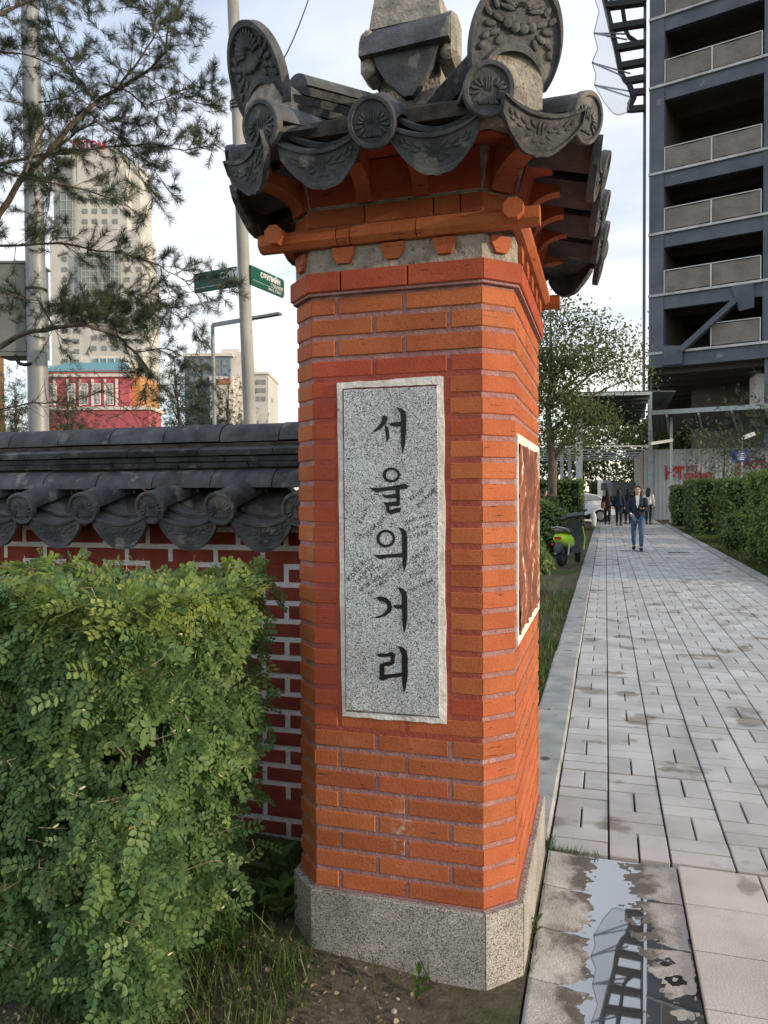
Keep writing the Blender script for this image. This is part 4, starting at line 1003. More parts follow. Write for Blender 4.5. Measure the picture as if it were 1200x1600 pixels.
# standing water in the sunken joint line
m, t, b = new_mat('still_water'); n_ = t.nodes.new; l_ = t.links.new
b.inputs['Base Color'].default_value = (.035,.03,.024,1); b.inputs['Roughness'].default_value = .25
gl = n_('ShaderNodeBsdfGlossy'); gl.inputs['Roughness'].default_value = .015; gl.inputs['Color'].default_value = (.80,.83,.86,1)
fr = n_('ShaderNodeFresnel'); fr.inputs['IOR'].default_value = 1.33
mr = n_('ShaderNodeMapRange'); mr.inputs[1].default_value = 0; mr.inputs[2].default_value = .35; mr.inputs[3].default_value = .34; mr.inputs[4].default_value = .9; l_(fr.outputs[0], mr.inputs[0])
ms = n_('ShaderNodeMixShader'); l_(mr.outputs[0], ms.inputs[0]); l_(b.outputs[0], ms.inputs[1]); l_(gl.outputs[0], ms.inputs[2]); l_(ms.outputs[0], t.nodes['Material Output'].inputs[0])
tn = n_('ShaderNodeTexNoise'); tn.inputs['Scale'].default_value = 5; bpn = n_('ShaderNodeBump'); bpn.inputs['Strength'].default_value = .02; bpn.inputs['Distance'].default_value = .003; l_(tn.outputs['Fac'], bpn.inputs['Height']); l_(bpn.outputs[0], gl.inputs['Normal'])
M['water'] = m
ZP = -.0085
mb = MB(); mb.v = [(-.20,1.0,ZP),(.281,1.0,ZP),(.281,3.266,ZP),(-.20,3.266,ZP)]; mb.f = [(0,1,2,3)]
k = mb.mesh('puddle', M['water'])
if k.polygons[0].normal.z < 0: k.flip_normals()
tag(put('puddle', k), kind='structure')

# kerb stones
def kerb(name, x0, x1, y0, y1, ztop, L=1.0):
    k0 = MB(); k0.box(x0+.01, y0, -.15, x1-.01, y1, ztop-.02); root = tag(k0.build(name, M['joint']), kind='structure')
    y = y0
    while y < y1:
        e = min(y1, y+L); k = MB(); j = random.uniform(-.004,.004)
        k.bbox(x0+j, y+.004, -.12, x1+j, e-.004, ztop+random.uniform(-.004,.004), .012); k.build('kerb_stone', M['kerb'], root); y = e
kerb('kerb_left', -.46, -.24, 3.36, 40, .018)
kerb('kerb_right', 2.52, 2.70, 3.3, 36, .05)
k = MB(); k.bbox(-.60, 1.2, -.1, -.255, 2.25, .004, .004)
tag(k.build('edging_slab', plain('dark_edging', (.075,.072,.065), .8)), kind='structure')

# ------------------------------------------------------------------ leaf scattering
def rot_from(dirs, spin):
    """(n,3,3) matrices with local +Y along dirs, spun about it"""
    d = dirs/np.linalg.norm(dirs, axis=1, keepdims=True)
    ref = np.where(np.abs(d[:, 2:3]) < .95, np.array([[0,0,1.0]]), np.array([[1.0,0,0]]))
    x = np.cross(d, ref); x /= np.linalg.norm(x, axis=1, keepdims=True); z = np.cross(x, d)
    c, s = np.cos(spin)[:, None], np.sin(spin)[:, None]
    X = x*c+z*s; Z = -x*s+z*c
    return np.stack([X, d, Z], axis=2)
def rot_zy(Zd, Yd):
    Z = Zd/np.linalg.norm(Zd, axis=1, keepdims=True); Y = Yd-np.sum(Yd*Z, axis=1, keepdims=True)*Z; Y /= np.linalg.norm(Y, axis=1, keepdims=True)+1e-9
    return np.stack([np.cross(Y, Z), Y, Z], axis=2)
def scatter(tv, tf, pos, mats, scl):
    n = len(pos); V = np.einsum('nij,kj->nki', mats, tv)*scl[:, None, None]+pos[:, None, :]
    F = (np.arange(n)*len(tv))[:, None, None]+tf[None]
    return V.reshape(-1, 3), F.reshape(-1, tf.shape[1])
def leaflet(L, W, fold=.18):
    v = np.array([[0,0,0],[0,L,-.04*L],[-W*.85,L*.33,fold*W],[-W*.8,L*.72,fold*W*.8],[W*.85,L*.33,fold*W],[W*.8,L*.72,fold*W*.8]])
    f = np.array([[0,1,3,2],[0,4,5,1]]); return v, f
def compound(pairs, L, W, seed):
    rg = np.random.RandomState(seed); V = []; F = []; k = 0
    span = pairs*L*.62
    for p in range(pairs):
        for sg in (-1, 1):
            lv, lf = leaflet(L*rg.uniform(.8,1.1)*(1-.12*abs(p-pairs/2)/pairs*2), W*rg.uniform(.85,1.1))
            a = sg*R(68+rg.uniform(-12,12)-22*p/pairs); tilt = rg.uniform(-.35,.35)
            Rz = np.array([[math.cos(-a),-math.sin(-a),0],[math.sin(-a),math.cos(-a),0],[0,0,1]]); Ry = np.array([[math.cos(tilt),0,math.sin(tilt)],[0,1,0],[-math.sin(tilt),0,math.cos(tilt)]])
            y = span*(p+.7)/pairs; q = (lv@Ry.T)@Rz.T+np.array([sg*.0008, y, -.18*y*y/span])
            V.append(q); F.append(lf+k); k += 6
    st = np.array([[-.0007,-.012,0],[.0007,-.012,0],[.0006,span*.55,-.05*span],[-.0006,span*.55,-.05*span]]); V.append(st); F.append(np.array([[0,1,2,3]])+k)
    return np.vstack(V), np.vstack(F)
M['leaf_hedge'] = leaf_mat('pea_shrub_leaf', (.095,.18,.068), (.15,.255,.088), (.26,.345,.11), .42)
M['leaf_sunlit'] = leaf_mat('pea_shrub_sunlit_leaf', (.14,.22,.055), (.23,.31,.07), (.39,.42,.13), .42)  # yellower leaf copy: sunlight on the hedge top put into the colour
M['twig'] = noise_mat('twig_bark', (.07,.05,.035), (.14,.10,.07), 30, .9, .4, 120)
M['twig_pale'] = plain('pale_twig', (.30,.24,.15), .8)
M['pod'] = plain('pale_pod', (.62,.56,.40), .6)
HX0, HX1, HY0, HY1, HZ1 = -2.75, -1.165, 1.71, 2.42, 1.262
rg = np.random.RandomState(3)
def hn(p, s=6.0):
    return (np.sin(p[:,0]*s*1.3+1.1)*np.sin(p[:,1]*s+2.1+p[:,2]*s*.7)*np.sin(p[:,2]*s*1.1+.4+p[:,0]*2))
hedge = empty('pea_shrub_hedge', (-1.9, 2.1, 0), 'clipped green pea shrub hedge with small paired leaflets beside the brick pillar', 'hedge')
P = []; D = []
def face_pts(n, fn, nrm, depth=.16):
    u = rg.rand(n); v = rg.rand(n); dp = rg.beta(1.0, 2.6, n)*depth; q = fn(u, v)-np.array(nrm)[None]*dp[:, None]
    P.append(q); d = np.tile(np.array(nrm, dtype=float), (n,1)); d += rg.normal(0, .55, (n,3)); D.append(d)
zlo = -.02
def front(u, v):
    z = zlo+(HZ1-zlo)*v; return np.stack([HX0+(HX1-HX0)*u, HY0+.02*np.sin(u*19)+.03*(1-np.clip((z-.1)/.45,0,1))**1.5, z], 1)
def endf(u, v):
    z = zlo+(HZ1-zlo)*v; x = HX1-.17*(1-np.clip((z-.05)/.9,0,1))**1.1+.03*np.sin(z*11); return np.stack([x, HY0+(HY1-HY0)*u, z], 1)
def topf(u, v): return np.stack([HX0+(HX1-HX0)*u, HY0+(HY1-HY0)*v, np.full_like(u, HZ1)], 1)
face_pts(8200, front, (0,-1,.12), .2); face_pts(4600, endf, (1,-.1,.12), .2); face_pts(4200, topf, (0,0,1), .12); face_pts(2200, lambda u, v: front(u, v)*[1,0,1]+[0,2.12,0], (0,-1,0), .2); face_pts(1200, lambda u, v: front(u, v)*[1,0,1]+[0,HY1,0], (0,1,0))
P = np.vstack(P); D = np.vstack(D)
P += (hn(P)*.045)[:, None]*D/np.linalg.norm(D, axis=1, keepdims=True)
# open gaps where the twigs thin out
gaps = [((-1.28,1.74,.86),.12),((-1.22,1.90,.66),.11),((-1.20,2.1,.55),.10),((-1.17,2.25,.95),.08),((-1.5,1.71,.62),.07),((-1.62,1.71,.95),.06),((-1.38,1.71,.45),.06)]
keep = np.ones(len(P), bool)
for c, r_ in gaps: keep &= (np.linalg.norm((P-np.array(c))*[1,.5,.8], axis=1) > r_) | (rg.rand(len(P)) < .10)
P = P[keep]; D = D[keep]
D[:, 2] += rg.uniform(-.5,.35,len(D))
top = P[:, 2] > HZ1-.09
spin = rg.normal(0, .7, len(P))
scl = rg.uniform(.65,1.35,len(P))
for vi, (pairs, L, Wd) in enumerate(((5,.024,.0072),(4,.025,.0078),(6,.022,.0068))):
    tv, tf = compound(pairs, L, Wd, vi); sel = (np.arange(len(P)) % 3 == vi)
    for nm, msk, mat in (('foliage', sel & ~(top & (rg.rand(len(P)) < .62)) , M['leaf_hedge']), ('sunlit_foliage', sel & top & (rg.rand(len(P)) < .62), M['leaf_sunlit'])):
        V, F = scatter(tv, tf, P[msk], rot_zy(D[msk]+np.array([[0,-.15,.45]]), rg.normal(0,1,(msk.sum(),3))+np.array([[.1,-.3,-.35]])), scl[msk])
        tag(fast(nm, V, F, mat, hedge, WO[hedge.name]), kind='stuff')
# loose sprays hanging past the clipped face
stems = MB()
for k in range(16):
    x = HX0+.1+(HX1-HX0-.38)*k/15+random.uniform(-.03,.03); y = random.uniform(HY0+.25, HY1-.12)
    p = Vector((x, y, .02)); pts = [p]
    for j in range(5): p = p+Vector((random.uniform(-.05,.05), random.uniform(-.06,.05), .22)); pts.append(p)
    stems.tube(pts, [.011,.009,.008,.006,.005,.003], 6)
    for q in pts[1:]:
        for _ in range(3):
            e = q+Vector((random.uniform(-.12,.10), random.uniform(-.2,.15), random.uniform(.02,.2))); stems.tube([q, q.lerp(e,.5)+Vector((0,0,.02)), e], [.0035,.0028,.0016], 5)
for x, y in ((-1.42,2.05),(-1.44,2.2),(-1.40,1.95)):
    p = Vector((x, y, .0)); pts = [p, p+Vector((.02,-.02,.25)), p+Vector((-.01,-.03,.5)), p+Vector((.02,.0,.8)), p+Vector((.0,.02,1.05))]; stems.tube(pts, [.014,.012,.010,.008,.004], 7)
stems.build('stem', M['twig'], hedge, 60)
tw = MB(); pod = MB()
def hsurf():
    f = random.random()
    if f < .5:
        z = random.uniform(.25, HZ1-.05); return Vector((random.uniform(HX0+.5,HX1), HY0-.01, z)), Vector((random.uniform(-.4,.4), -.7, random.uniform(-.2,.9)))
    if f < .75: return Vector((HX1-.02, random.uniform(HY0,HY1), random.uniform(.2,HZ1-.04))), Vector((.7, random.uniform(-.5,.3), random.uniform(-.2,.8)))
    return Vector((random.uniform(HX0+.3,HX1), random.uniform(HY0,HY1), HZ1)), Vector((random.uniform(-.5,.5), random.uniform(-.5,.5), .8))
for k in range(150):
    p, d = hsurf(); L = random.uniform(.04,.11); tw.tube([p-d.normalized()*.05, p+d.normalized()*L*.4, p+d.normalized()*L*.5+Vector((random.uniform(-.02,.02), random.uniform(-.02,.02), random.uniform(-.01,.03)))], [.0016,.0013,.0009], 5)
for k in range(40):
    p, d = hsurf(); M3 = Euler((random.uniform(0,3), random.uniform(0,3), 0)).to_matrix(); pod.ell(p+d.normalized()*.01, .0035, .0035, random.uniform(.007,.013), 6, 5, M3)
tag(tw.build('dry_twig', M['twig_pale'], hedge), kind='stuff'); tag(pod.build('seed_pod', M['pod'], hedge, 60), kind='stuff')

# ------------------------------------------------------------------ weeds, grass and litter
M['grass'] = leaf_mat('grass_blade', (.045,.085,.018), (.075,.13,.028), (.22,.21,.07), .3)
M['weed'] = leaf_mat('weed_leaf', (.05,.10,.02), (.075,.14,.03), (.12,.19,.04), .3)
M['litter'] = leaf_mat('dry_leaf_litter', (.10,.075,.05), (.24,.18,.12), (.42,.36,.26), .05, .9)
bv = np.array([[-.5,0,0],[.5,0,0],[.34,.55,.03],[-.34,.55,.03],[0,1,.16],[0,1,.16]]); bf = np.array([[0,1,2,3],[3,2,4,5]])
def blades(name, pts, hmin, hmax, w, label, mat='grass'):
    n = len(pts); pts = np.asarray(pts); h = rg.uniform(hmin, hmax, n)
    d = np.stack([rg.normal(0,.38,n), rg.normal(0,.38,n), np.ones(n)], 1); Mx = rot_from(d, rg.uniform(0,6.28,n))
    Mx = Mx*np.stack([np.full(n, w), h, h], 1)[:, None, :]
    V, F = scatter(bv, bf, pts, Mx, np.ones(n)); o = fast(name, V, F, M[mat]); return tag(o, label, kind='stuff')
pts = []
while len(pts) < 3400:
    x, y = random.uniform(-1.55,-.45), random.uniform(1.25,2.9)
    if SX0-.03 < x < SX1+.03 and y > PF-.03: continue
    if x > -.62 and y < 2.2: continue
    dens = .9 if (x < -.86 and y < 2.2) else .35 if x < -1.0 else .05
    if random.random() < dens: pts.append((x, y, soil_z(x, y)-.005))
blades('grass_tuft', pts, .03, .14, .0042, 'thin grass growing from bare soil between hedge and pillar')
pts = []
for k in range(150): pts.append((random.uniform(-.245,-.215), random.choice((random.gauss(3.34,.03), random.gauss(2.5,.1), random.gauss(2.95,.15))), -.01))
for k in range(90): pts.append((random.uniform(-.24,-.02), random.gauss(3.285,.012), -.01))
blades('crack_grass', pts, .015, .055, .003, 'yellowed grass growing in the joint at the pillar foot')
def broad_weed(x, y, n, L, name='weed_plant', label=''):
    lv = np.array([[0,0,0],[0,1,-.28],[-.17,.35,.03],[-.16,.72,-.08],[.17,.35,.03],[.16,.72,-.08]]); lf = np.array([[0,1,3,2],[0,4,5,1]])
    a = np.arange(n)*2.4; el = rg.uniform(.35,1.1,n); z = soil_z(x, y)
    d = np.stack([np.cos(a)*np.cos(el), np.sin(a)*np.cos(el), np.sin(el)], 1)
    pos = np.tile([x, y, z], (n,1))+np.stack([np.zeros(n), np.zeros(n), np.linspace(0, L*.9, n)], 1)
    V, F = scatter(lv, lf, pos, rot_from(d, np.zeros(n)), rg.uniform(.7,1.1,n)*L)
    r = empty(name, (x, y, z), label, 'weed'); fast('leaf', V, F, M['weed'], r, (x, y, z))
    k = MB(); k.tube([(x,y,z-.01),(x+.005,y,z+L*.95)], [.003,.002], 5); k.build('stem', M['weed'], r)
broad_weed(-1.08, 2.36, 10, .12, label='broad leaved weed growing in the corner between wall and pillar')
broad_weed(-1.14, 2.12, 8, .075, label='small broad leaved weed in the soil beside the hedge end')
broad_weed(-.545, 2.185, 7, .06, label='little low weed at the foot of the granite plinth front')
broad_weed(-1.20, 2.55, 8, .13, label='tall leafy weed standing against the brick wall pointing')
broad_weed(-.232, 2.62, 5, .045, label='tiny weed in the gap beside the plinth path side')
n = 4200; x = rg.uniform(-1.7,-.55,n); y = rg.uniform(1.2,2.75,n); kp = ~((x > SX0-.02) & (y > PF-.03)) & ((rg.rand(n) < .35) | ((y < 2.1) & (x < -.78)))
x, y = x[kp], y[kp]; n = len(x); z = np.array([soil_z(a, c) for a, c in zip(x, y)])+rg.uniform(.0,.012,n)
lv, lf = leaflet(1.0, .42, .5); V, F = scatter(lv, lf, np.stack([x,y,z],1), rot_from(np.stack([rg.normal(0,1,n), rg.normal(0,1,n), rg.normal(0,.35,n)],1), rg.uniform(0,6.28,n)), rg.uniform(.007,.022,n))
tag(fast('leaf_litter', V, F, M['litter']), 'pale dry leaf litter scattered on the soil under the hedge', kind='stuff')
peb = MB()
for k in range(45):
    a, c = random.uniform(-1.4,-.5), random.uniform(1.4,2.3)
    if a > SX0 and c > PF-.04: continue
    s = random.uniform(.003,.010); peb.ell((a, c, soil_z(a,c)+s*.4), s, s*random.uniform(.7,1.2), s*.7, 6, 4)
tag(peb.build('pebbles', plain('pebble', (.34,.31,.27), .9)), 'small pale pebbles lying on the soil by the plinth', kind='stuff')
# verges
pts = []
for k in range(15000):
    y = 3.4+ (random.random()**1.7)*26; x = -.47-abs(random.gauss(0,.30))-.0
    if y > 12 and x > -.9 and random.random() < .85: continue
    if y > 7 and random.random() < .5: continue
    pts.append((x, y, -.035))
blades('grass_verge', pts, .04, .15, .007, 'green grass verge between the kerb and the round bushes by the scooter')
pts = []
for k in range(20000):
    y = 8+(random.random()**1.3)*24; x = 2.71+random.random()**1.4*1.6; pts.append((x, y, -.06))
blades('grass_bank', pts, .05, .20, .009, 'green grass strip between the kerb and the tall clipped hedges')
# ------------------------------------------------------------------ pine with its long branches over the wall
M['bark'] = noise_mat('pine_bark', (.06,.045,.035), (.15,.115,.09), 25, .95, .7, 70, stretch=(1,1,.4))
M['needle'] = leaf_mat('pine_needle', (.024,.040,.022), (.042,.060,.028), (.085,.095,.038), .12, .5)
M['needle_far'] = leaf_mat('far_pine_needle', (.025,.045,.028), (.04,.065,.035), (.07,.09,.045), .12, .6)
nrng = np.random.RandomState(11)
def needle_shoot(L, n, nl, seed, w=.0022):
    """shoot along +Y ringed with needles; thin triangles stored as quads"""
    g = np.random.RandomState(seed); V = []; F = []; k = 0
    for i in range(n):
        y = L*g.uniform(.05,1.0); a = g.uniform(0, 6.283); op = g.uniform(.45,1.25); ln = nl*g.uniform(.75,1.1)
        d = np.array([math.cos(a)*math.sin(op), math.cos(op), math.sin(a)*math.sin(op)]); s = np.cross(d, [.3,.5,.8]); s /= np.linalg.norm(s)
        p = np.array([0, y, 0]); V += [p-s*w/2, p+s*w/2, p+d*ln+s*w*.25, p+d*ln-s*w*.25]; F.append([k,k+1,k+2,k+3]); k += 4
    return np.array(V), np.array(F)
DP = 5.0
def bp(px, py, dd=0.0): return onD(px, py, DP+dd)
pine = empty('pine_tree', (-5.4, 4.9, 0), 'pine tree with long dark needled branches reaching over the wall', 'tree')
BR = [  # (points px, start radius, depth offset)
 ([(-60,420),(0,332),(40,270),(75,240),(110,195),(150,160),(185,138),(225,115),(258,82),(264,40),(292,-10)], .026, 0.0),
 ([(-70,300),(0,258),(60,243),(120,238),(175,229),(232,224),(290,235),(338,226)], .016, .25),
 ([(-60,255),(0,267),(60,282),(130,296),(185,312),(215,330)], .013, -.2),
 ([(-80,90),(0,80),(40,85),(100,108),(135,112)], .011, .15),
 ([(-70,50),(0,22),(60,-6),(95,-30)], .022, -.1),
 ([(-60,388),(0,384),(90,380),(150,392),(190,395),(250,415),(290,440),(316,468)], .012, .1),
 ([(-80,570),(0,542),(40,520),(85,512),(135,508),(180,522),(212,550),(250,600),(292,636)], .024, -.25),
 ([(-60,655),(0,640),(50,629),(110,628),(165,655)], .011, .2),
 ([(75,240),(120,205),(150,190),(190,215),(240,265),(265,300)], .009, .3),
 ([(185,138),(210,105),(240,60),(235,20),(222,-10)], .008, -.15),
 ([(150,160),(120,120),(95,75),(75,30),(70,-15)], .009, .1),
 ([(190,138),(230,165),(265,150),(305,135),(330,140)], .006, .2),
 ([(225,118),(260,140),(290,150),(312,162)], .004, 0.0),
 ([(175,229),(205,250),(225,285),(240,310)], .005, .1),
 ([(250,415),(262,450),(275,480),(300,500),(318,530)], .004, .15),
 ([(290,440),(320,430),(345,455),(360,440)], .004, .1),
 ([(212,550),(260,545),(290,560),(312,590)], .005, -.1),
 ([(60,160),(110,150),(150,165),(185,190),(215,195)], .006, .35),
 ([(40,270),(70,200),(50,170),(20,160),(-20,150)], .008, -.3),
 ([(130,510),(150,470),(200,455),(245,470)], .006, .1),
 ([(85,512),(60,470),(20,460),(-20,455)], .007, .0),
 ([(60,243),(80,290),(75,330),(50,350)], .006, -.2),
 ([(110,630),(160,610),(210,640),(240,625)], .004, .1), ([(165,655),(200,640),(235,660)], .003, 0),
]
shoots = []
wood = None
main = MB(); trunk = Vector((-5.4, 4.9, 0))
tm = MB(); tm.tube([trunk+Vector((0,0,-.2)), trunk+Vector((.05,.02,1.5)), trunk+Vector((-.05,.0,3.2)), trunk+Vector((.0,.05,5.2)), trunk+Vector((.03,0,7.0))], [.17,.14,.12,.09,.04], 12); tm.build('trunk', M['bark'], pine, 60)
for bi, (pts, r0, dd) in enumerate(BR):
    P3 = [bp(*q, dd+.12*math.sin(i*1.3+bi)) for i, q in enumerate(pts)]
    if pts[0][0] < 0:
        s = P3[0]; tz = max(.6, s.z+random.uniform(-.5,.3)); P3 = [Vector((trunk.x, trunk.y, tz)), Vector((trunk.x, trunk.y, tz)).lerp(s, .55)+Vector((0,0,.08))]+P3
    # smooth the polyline a little
    Q = [P3[0]]
    for a, c in zip(P3[:-1], P3[1:]): Q += [a.lerp(c, .33)+Vector([random.uniform(-.008,.008) for _ in range(3)]), a.lerp(c, .67)+Vector([random.uniform(-.008,.008) for _ in range(3)]), c]
    n = len(Q); rads = [max(.0022, r0*(1-.85*i/(n-1))) for i in range(n)]
    bm_ = MB(); bm_.tube(Q, rads, 7); bo = bm_.build('branch', M['bark'], pine, 60)
    twigs = MB()
    bare = bi in (7, 22, 23)
    L = 0
    for i in range(3 if pts[0][0] < 0 else 1, n-1):
        frac = i/(n-1)
        if r0 > .018 and frac < .35: continue
        dirb = (Q[i+1]-Q[i]).normalized(); seg = (Q[i+1]-Q[i]).length
        for _ in range(max(1, int(seg/.024))):
            p = Q[i].lerp(Q[i+1], random.random())
            d = (dirb*random.uniform(.3,1.0)+Vector((random.uniform(-1,1), random.uniform(-.8,.8), random.uniform(-.75,.85)))).normalized()
            ln = random.uniform(.08,.24)*(1.15-.4*frac); mid = p+d*ln*.5+Vector((0,0,random.uniform(-.02,.02))); e = p+d*ln+Vector((0,0,random.uniform(-.01,.04)))
            twigs.tube([p, mid, e], [.0026,.0020,.0014], 4, False)
            if bare or random.random() < .12: continue
            shoots.append((mid, (e-p)*1.0, .7)); shoots.append((e-(e-mid)*.3, (e-mid), 1.0))
            if random.random() < .5:
                d2 = (d+Vector((random.uniform(-1,1), random.uniform(-1,1), random.uniform(-.4,.9)))).normalized(); e2 = mid+d2*random.uniform(.05,.10); twigs.tube([mid, e2], [.0018,.0012], 4, False); shoots.append((e2-d2*.03, d2, .9))
    if not bare: shoots.append((Q[-1], (Q[-1]-Q[-2]), 1.0))
    if twigs.v: tag(twigs.build('twig', M['bark'], bo), kind='stuff')
# dense boughs
for (cx, cy, rx, ry, k) in ((150,490,75,28,90),(215,500,45,25,50),(120,480,60,22,40),(150,400,60,14,14),(60,490,50,25,16),(115,15,60,26,34),(45,60,45,30,22),(95,180,55,28,24),(35,190,40,22,16),(250,150,50,40,18),(180,60,40,35,14),(290,50,35,50,16),(310,215,35,16,10),(230,585,40,25,10)):
    for _ in range(k):
        p = bp(random.gauss(cx, rx*.55), random.gauss(cy, ry*.55), random.uniform(-.35,.35)); shoots.append((p, Vector((random.uniform(-.4,1), random.uniform(-.6,.6), random.uniform(-.3,.9))), 1.0))
sp = np.array([tuple(s[0]) for s in shoots]); sdv = np.array([tuple(s[1]) for s in shoots]); ss = np.array([s[2] for s in shoots])*nrng.uniform(.75,1.15,len(shoots))
for v in range(3):
    tv, tf = needle_shoot(.085, 72, .052, v); sel = np.arange(len(sp)) % 3 == v
    V, F = scatter(tv, tf, sp[sel], rot_from(sdv[sel], nrng.uniform(0,6.28,sel.sum())), ss[sel])
    tag(fast('needles', V, F, M['needle'], pine, WO[pine.name]), kind='stuff')

# ------------------------------------------------------------------ steel lighting column with cabinet
M['galv'] = noise_mat('galvanised_steel', (.20,.21,.22), (.28,.29,.30), 5, .5, .1, 60, metal=.2, stretch=(1,1,.3))
M['cab'] = noise_mat('cabinet_paint', (.14,.15,.14), (.19,.20,.19), 3, .6)
M['black'] = plain('black_rubber', (.02,.02,.02), .7)
M['white_paint'] = plain('white_paint', (.75,.75,.74), .6)
DL = 8.4
p0 = onD(60, 640, DL); lx, ly = p0.x, p0.y
lp = empty('lighting_column', (lx, ly, 0), 'tall thick grey steel lighting column behind the wall with metal cabinet', 'pole')
k = MB(); k.tube([(lx,ly,-.1),(lx,ly,2.5),(lx-.02,ly,9)], [.112,.108,.088], 20); k.build('pole', M['galv'], lp, 60)
k = MB(); k.tube([(lx,ly,-.1),(lx,ly,.02)], [.2,.2], 16); k.build('base_flange', M['galv'], lp, 40)
zz = onD(60, 453, DL).z; k = MB(); k.tube([(lx,ly,zz-.012),(lx,ly,zz+.012)], [.116,.116], 20); k.build('clamp_band', M['black'], lp, 40)
a = onD(-8, 412, DL); c = onD(45, 556, DL)
rd = _r0
k = MB(); ctr_ = (a+c)/2; k.obox(ctr_+Vector((0,.16,0)), rd, Vector((-rd.y, rd.x,0)), (0,0,1), (c-a).dot(rd)/2+.05, .16, (a.z-c.z)/2); cabn = k.build('cabinet', M['cab'], lp)
k = MB(); k.obox(ctr_+Vector((0,.16,(a.z-c.z)/2+.012)), rd, Vector((-rd.y, rd.x,0)), (0,0,1), (c-a).dot(rd)/2+.07, .18, .012); k.build('cabinet_roof', M['cab'], cabn)
k = MB(); k.obox(ctr_+Vector((0,0,0))-Vector((-rd.y, rd.x,0))*.01, rd, Vector((-rd.y, rd.x,0)), (0,0,1), (c-a).dot(rd)/2-.02, .008, (a.z-c.z)/2-.05); k.build('cabinet_door', M['cab'], cabn)
k = MB(); k.tube([onD(24,556,DL), onD(30,568,DL-.05), onD(38,570,DL-.08), onD(50,568,DL-.1)], [.02]*4, 7); k.build('cable', M['black'], lp, 60)
for (py, dz) in ((440,.02),(530,.02)):
    q = onD(50, py, DL); k = MB(); k.bar(q-rd*.12, q+rd*.10, .03, .04); k.build('bracket', M['galv'], lp)

# ------------------------------------------------------------------ street sign pole
DS = 7.0
M['post'] = noise_mat('weathered_post', (.26,.26,.25), (.38,.37,.35), 6, .7, .3, 40, c3=(.2,.14,.10), s3=9, t3=.66, stretch=(1,1,.35))
M['sign_green'] = plain('sign_green', (.010,.085,.060), .4)
def text_part(s, name, parent, loc, xdir, up, size, mat, align='LEFT', sx=1.0, bold=.0, ext=.0015):
    cu = bpy.data.curves.new(name, 'FONT'); cu.body = s; cu.size = size; cu.align_x = align; cu.extrude = ext; cu.offset = bold; cu.resolution_u = 3
    tmp = bpy.data.objects.new('tmp_text', cu); COL.objects.link(tmp)
    bpy.context.view_layer.update()
    me = bpy.data.meshes.new_from_object(tmp.evaluated_get(bpy.context.evaluated_depsgraph_get())); me.name = name
    bpy.data.objects.remove(tmp); bpy.data.curves.remove(cu)
    xd = Vector(xdir).normalized(); ud = Vector(up); ud = (ud-xd*ud.dot(xd)).normalized(); nd = xd.cross(ud); L = Vector(loc)
    o = WO[parent.name] if parent is not None else Vector()
    co = np.empty(len(me.vertices)*3); me.vertices.foreach_get('co', co); co = co.reshape(-1,3)
    co = np.outer(co[:,0]*sx, xd)+np.outer(co[:,1], ud)+np.outer(co[:,2], nd)+np.array(L-o)
    me.vertices.foreach_set('co', co.ravel().astype(np.float32)); me.update(); me.materials.clear(); me.materials.append(mat)
    return put(name, me, parent, o)
pt, pbm = onD(364, 0, DS), onD(390, 645, DS)
ax = (pt-pbm).normalized(); g0 = pbm - ax*(pbm.z/ax.z)
sg = empty('street_sign_post', (g0.x, g0.y, 0), 'leaning pale steel post carrying two green street name boards', 'sign')
k = MB(); k.tube([g0-ax*.2, g0+ax*9.0], [.062,.048], 14); k.build('post', M['post'], sg, 60)
def sign_board(px0, py0t, py0b, px1, py1t, py1b, D0, D1, name='name_board'):
    A, B2 = onD(px0, py0t, D0), onD(px0, py0b, D0); C2 = onD(px1, py1t, D1)
    e = Vector((C2.x-A.x, C2.y-A.y, 0)); Lh = e.length; e.normalize(); n = Vector((e.y, -e.x, 0)); h = A.z-B2.z; z1 = A.z; z0 = B2.z
    k = MB(); k.prism([Vector((A.x,A.y,z0)), Vector((A.x,A.y,z0))+e*Lh, Vector((A.x,A.y,z1))+e*Lh, Vector((A.x,A.y,z1))], -n*.02); bo = k.build(name, M['sign_green'], sg)
    return bo, Vector((A.x,A.y,0)), e, n, Lh, z0, z1
bo, A, e, n, Lh, z0, z1 = sign_board(392,414,444, 443,437,460, DS-.03, DS+.46)
off = n*.003; h = z1-z0
text_part('СӨУЛИЙН', 'lettering', bo, A+e*(Lh*.27)+off+Vector((0,0,z0+h*.58)), e, (0,0,1), h*.38, M['white_paint'], sx=.98, bold=.002)
text_part('ГУДАМЖ', 'lettering', bo, A+e*(Lh*.58)+off+Vector((0,0,z0+h*.34)), e, (0,0,1), h*.22, M['white_paint'], sx=1.2)
text_part('SEOUL STREET', 'lettering', bo, A+e*(Lh*.50)+off+Vector((0,0,z0+h*.08)), e, (0,0,1), h*.18, M['white_paint'], sx=1.1)
k = MB(); k.prism([A+e*.03+off+Vector((0,0,z0+h*.27)), A+e*(Lh-.03)+off+Vector((0,0,z0+h*.27)), A+e*(Lh-.03)+off+Vector((0,0,z0+h*.285)), A+e*.03+off+Vector((0,0,z0+h*.285))], n*.001); k.build('rule_line', M['white_paint'], bo)
k = MB(); q = A+e*(Lh+.012); k.prism([q+Vector((0,0,z0+.02)), q+e*.02+Vector((0,0,(z0+z1)/2)), q+Vector((0,0,z1-.01))], -n*.02); k.build('end_cap', M['white_paint'], bo)
bo, A, e, n, Lh, z0, z1 = sign_board(303,428,458, 371,416,443, DS+.22, DS-.02)
off = n*.003; h = z1-z0
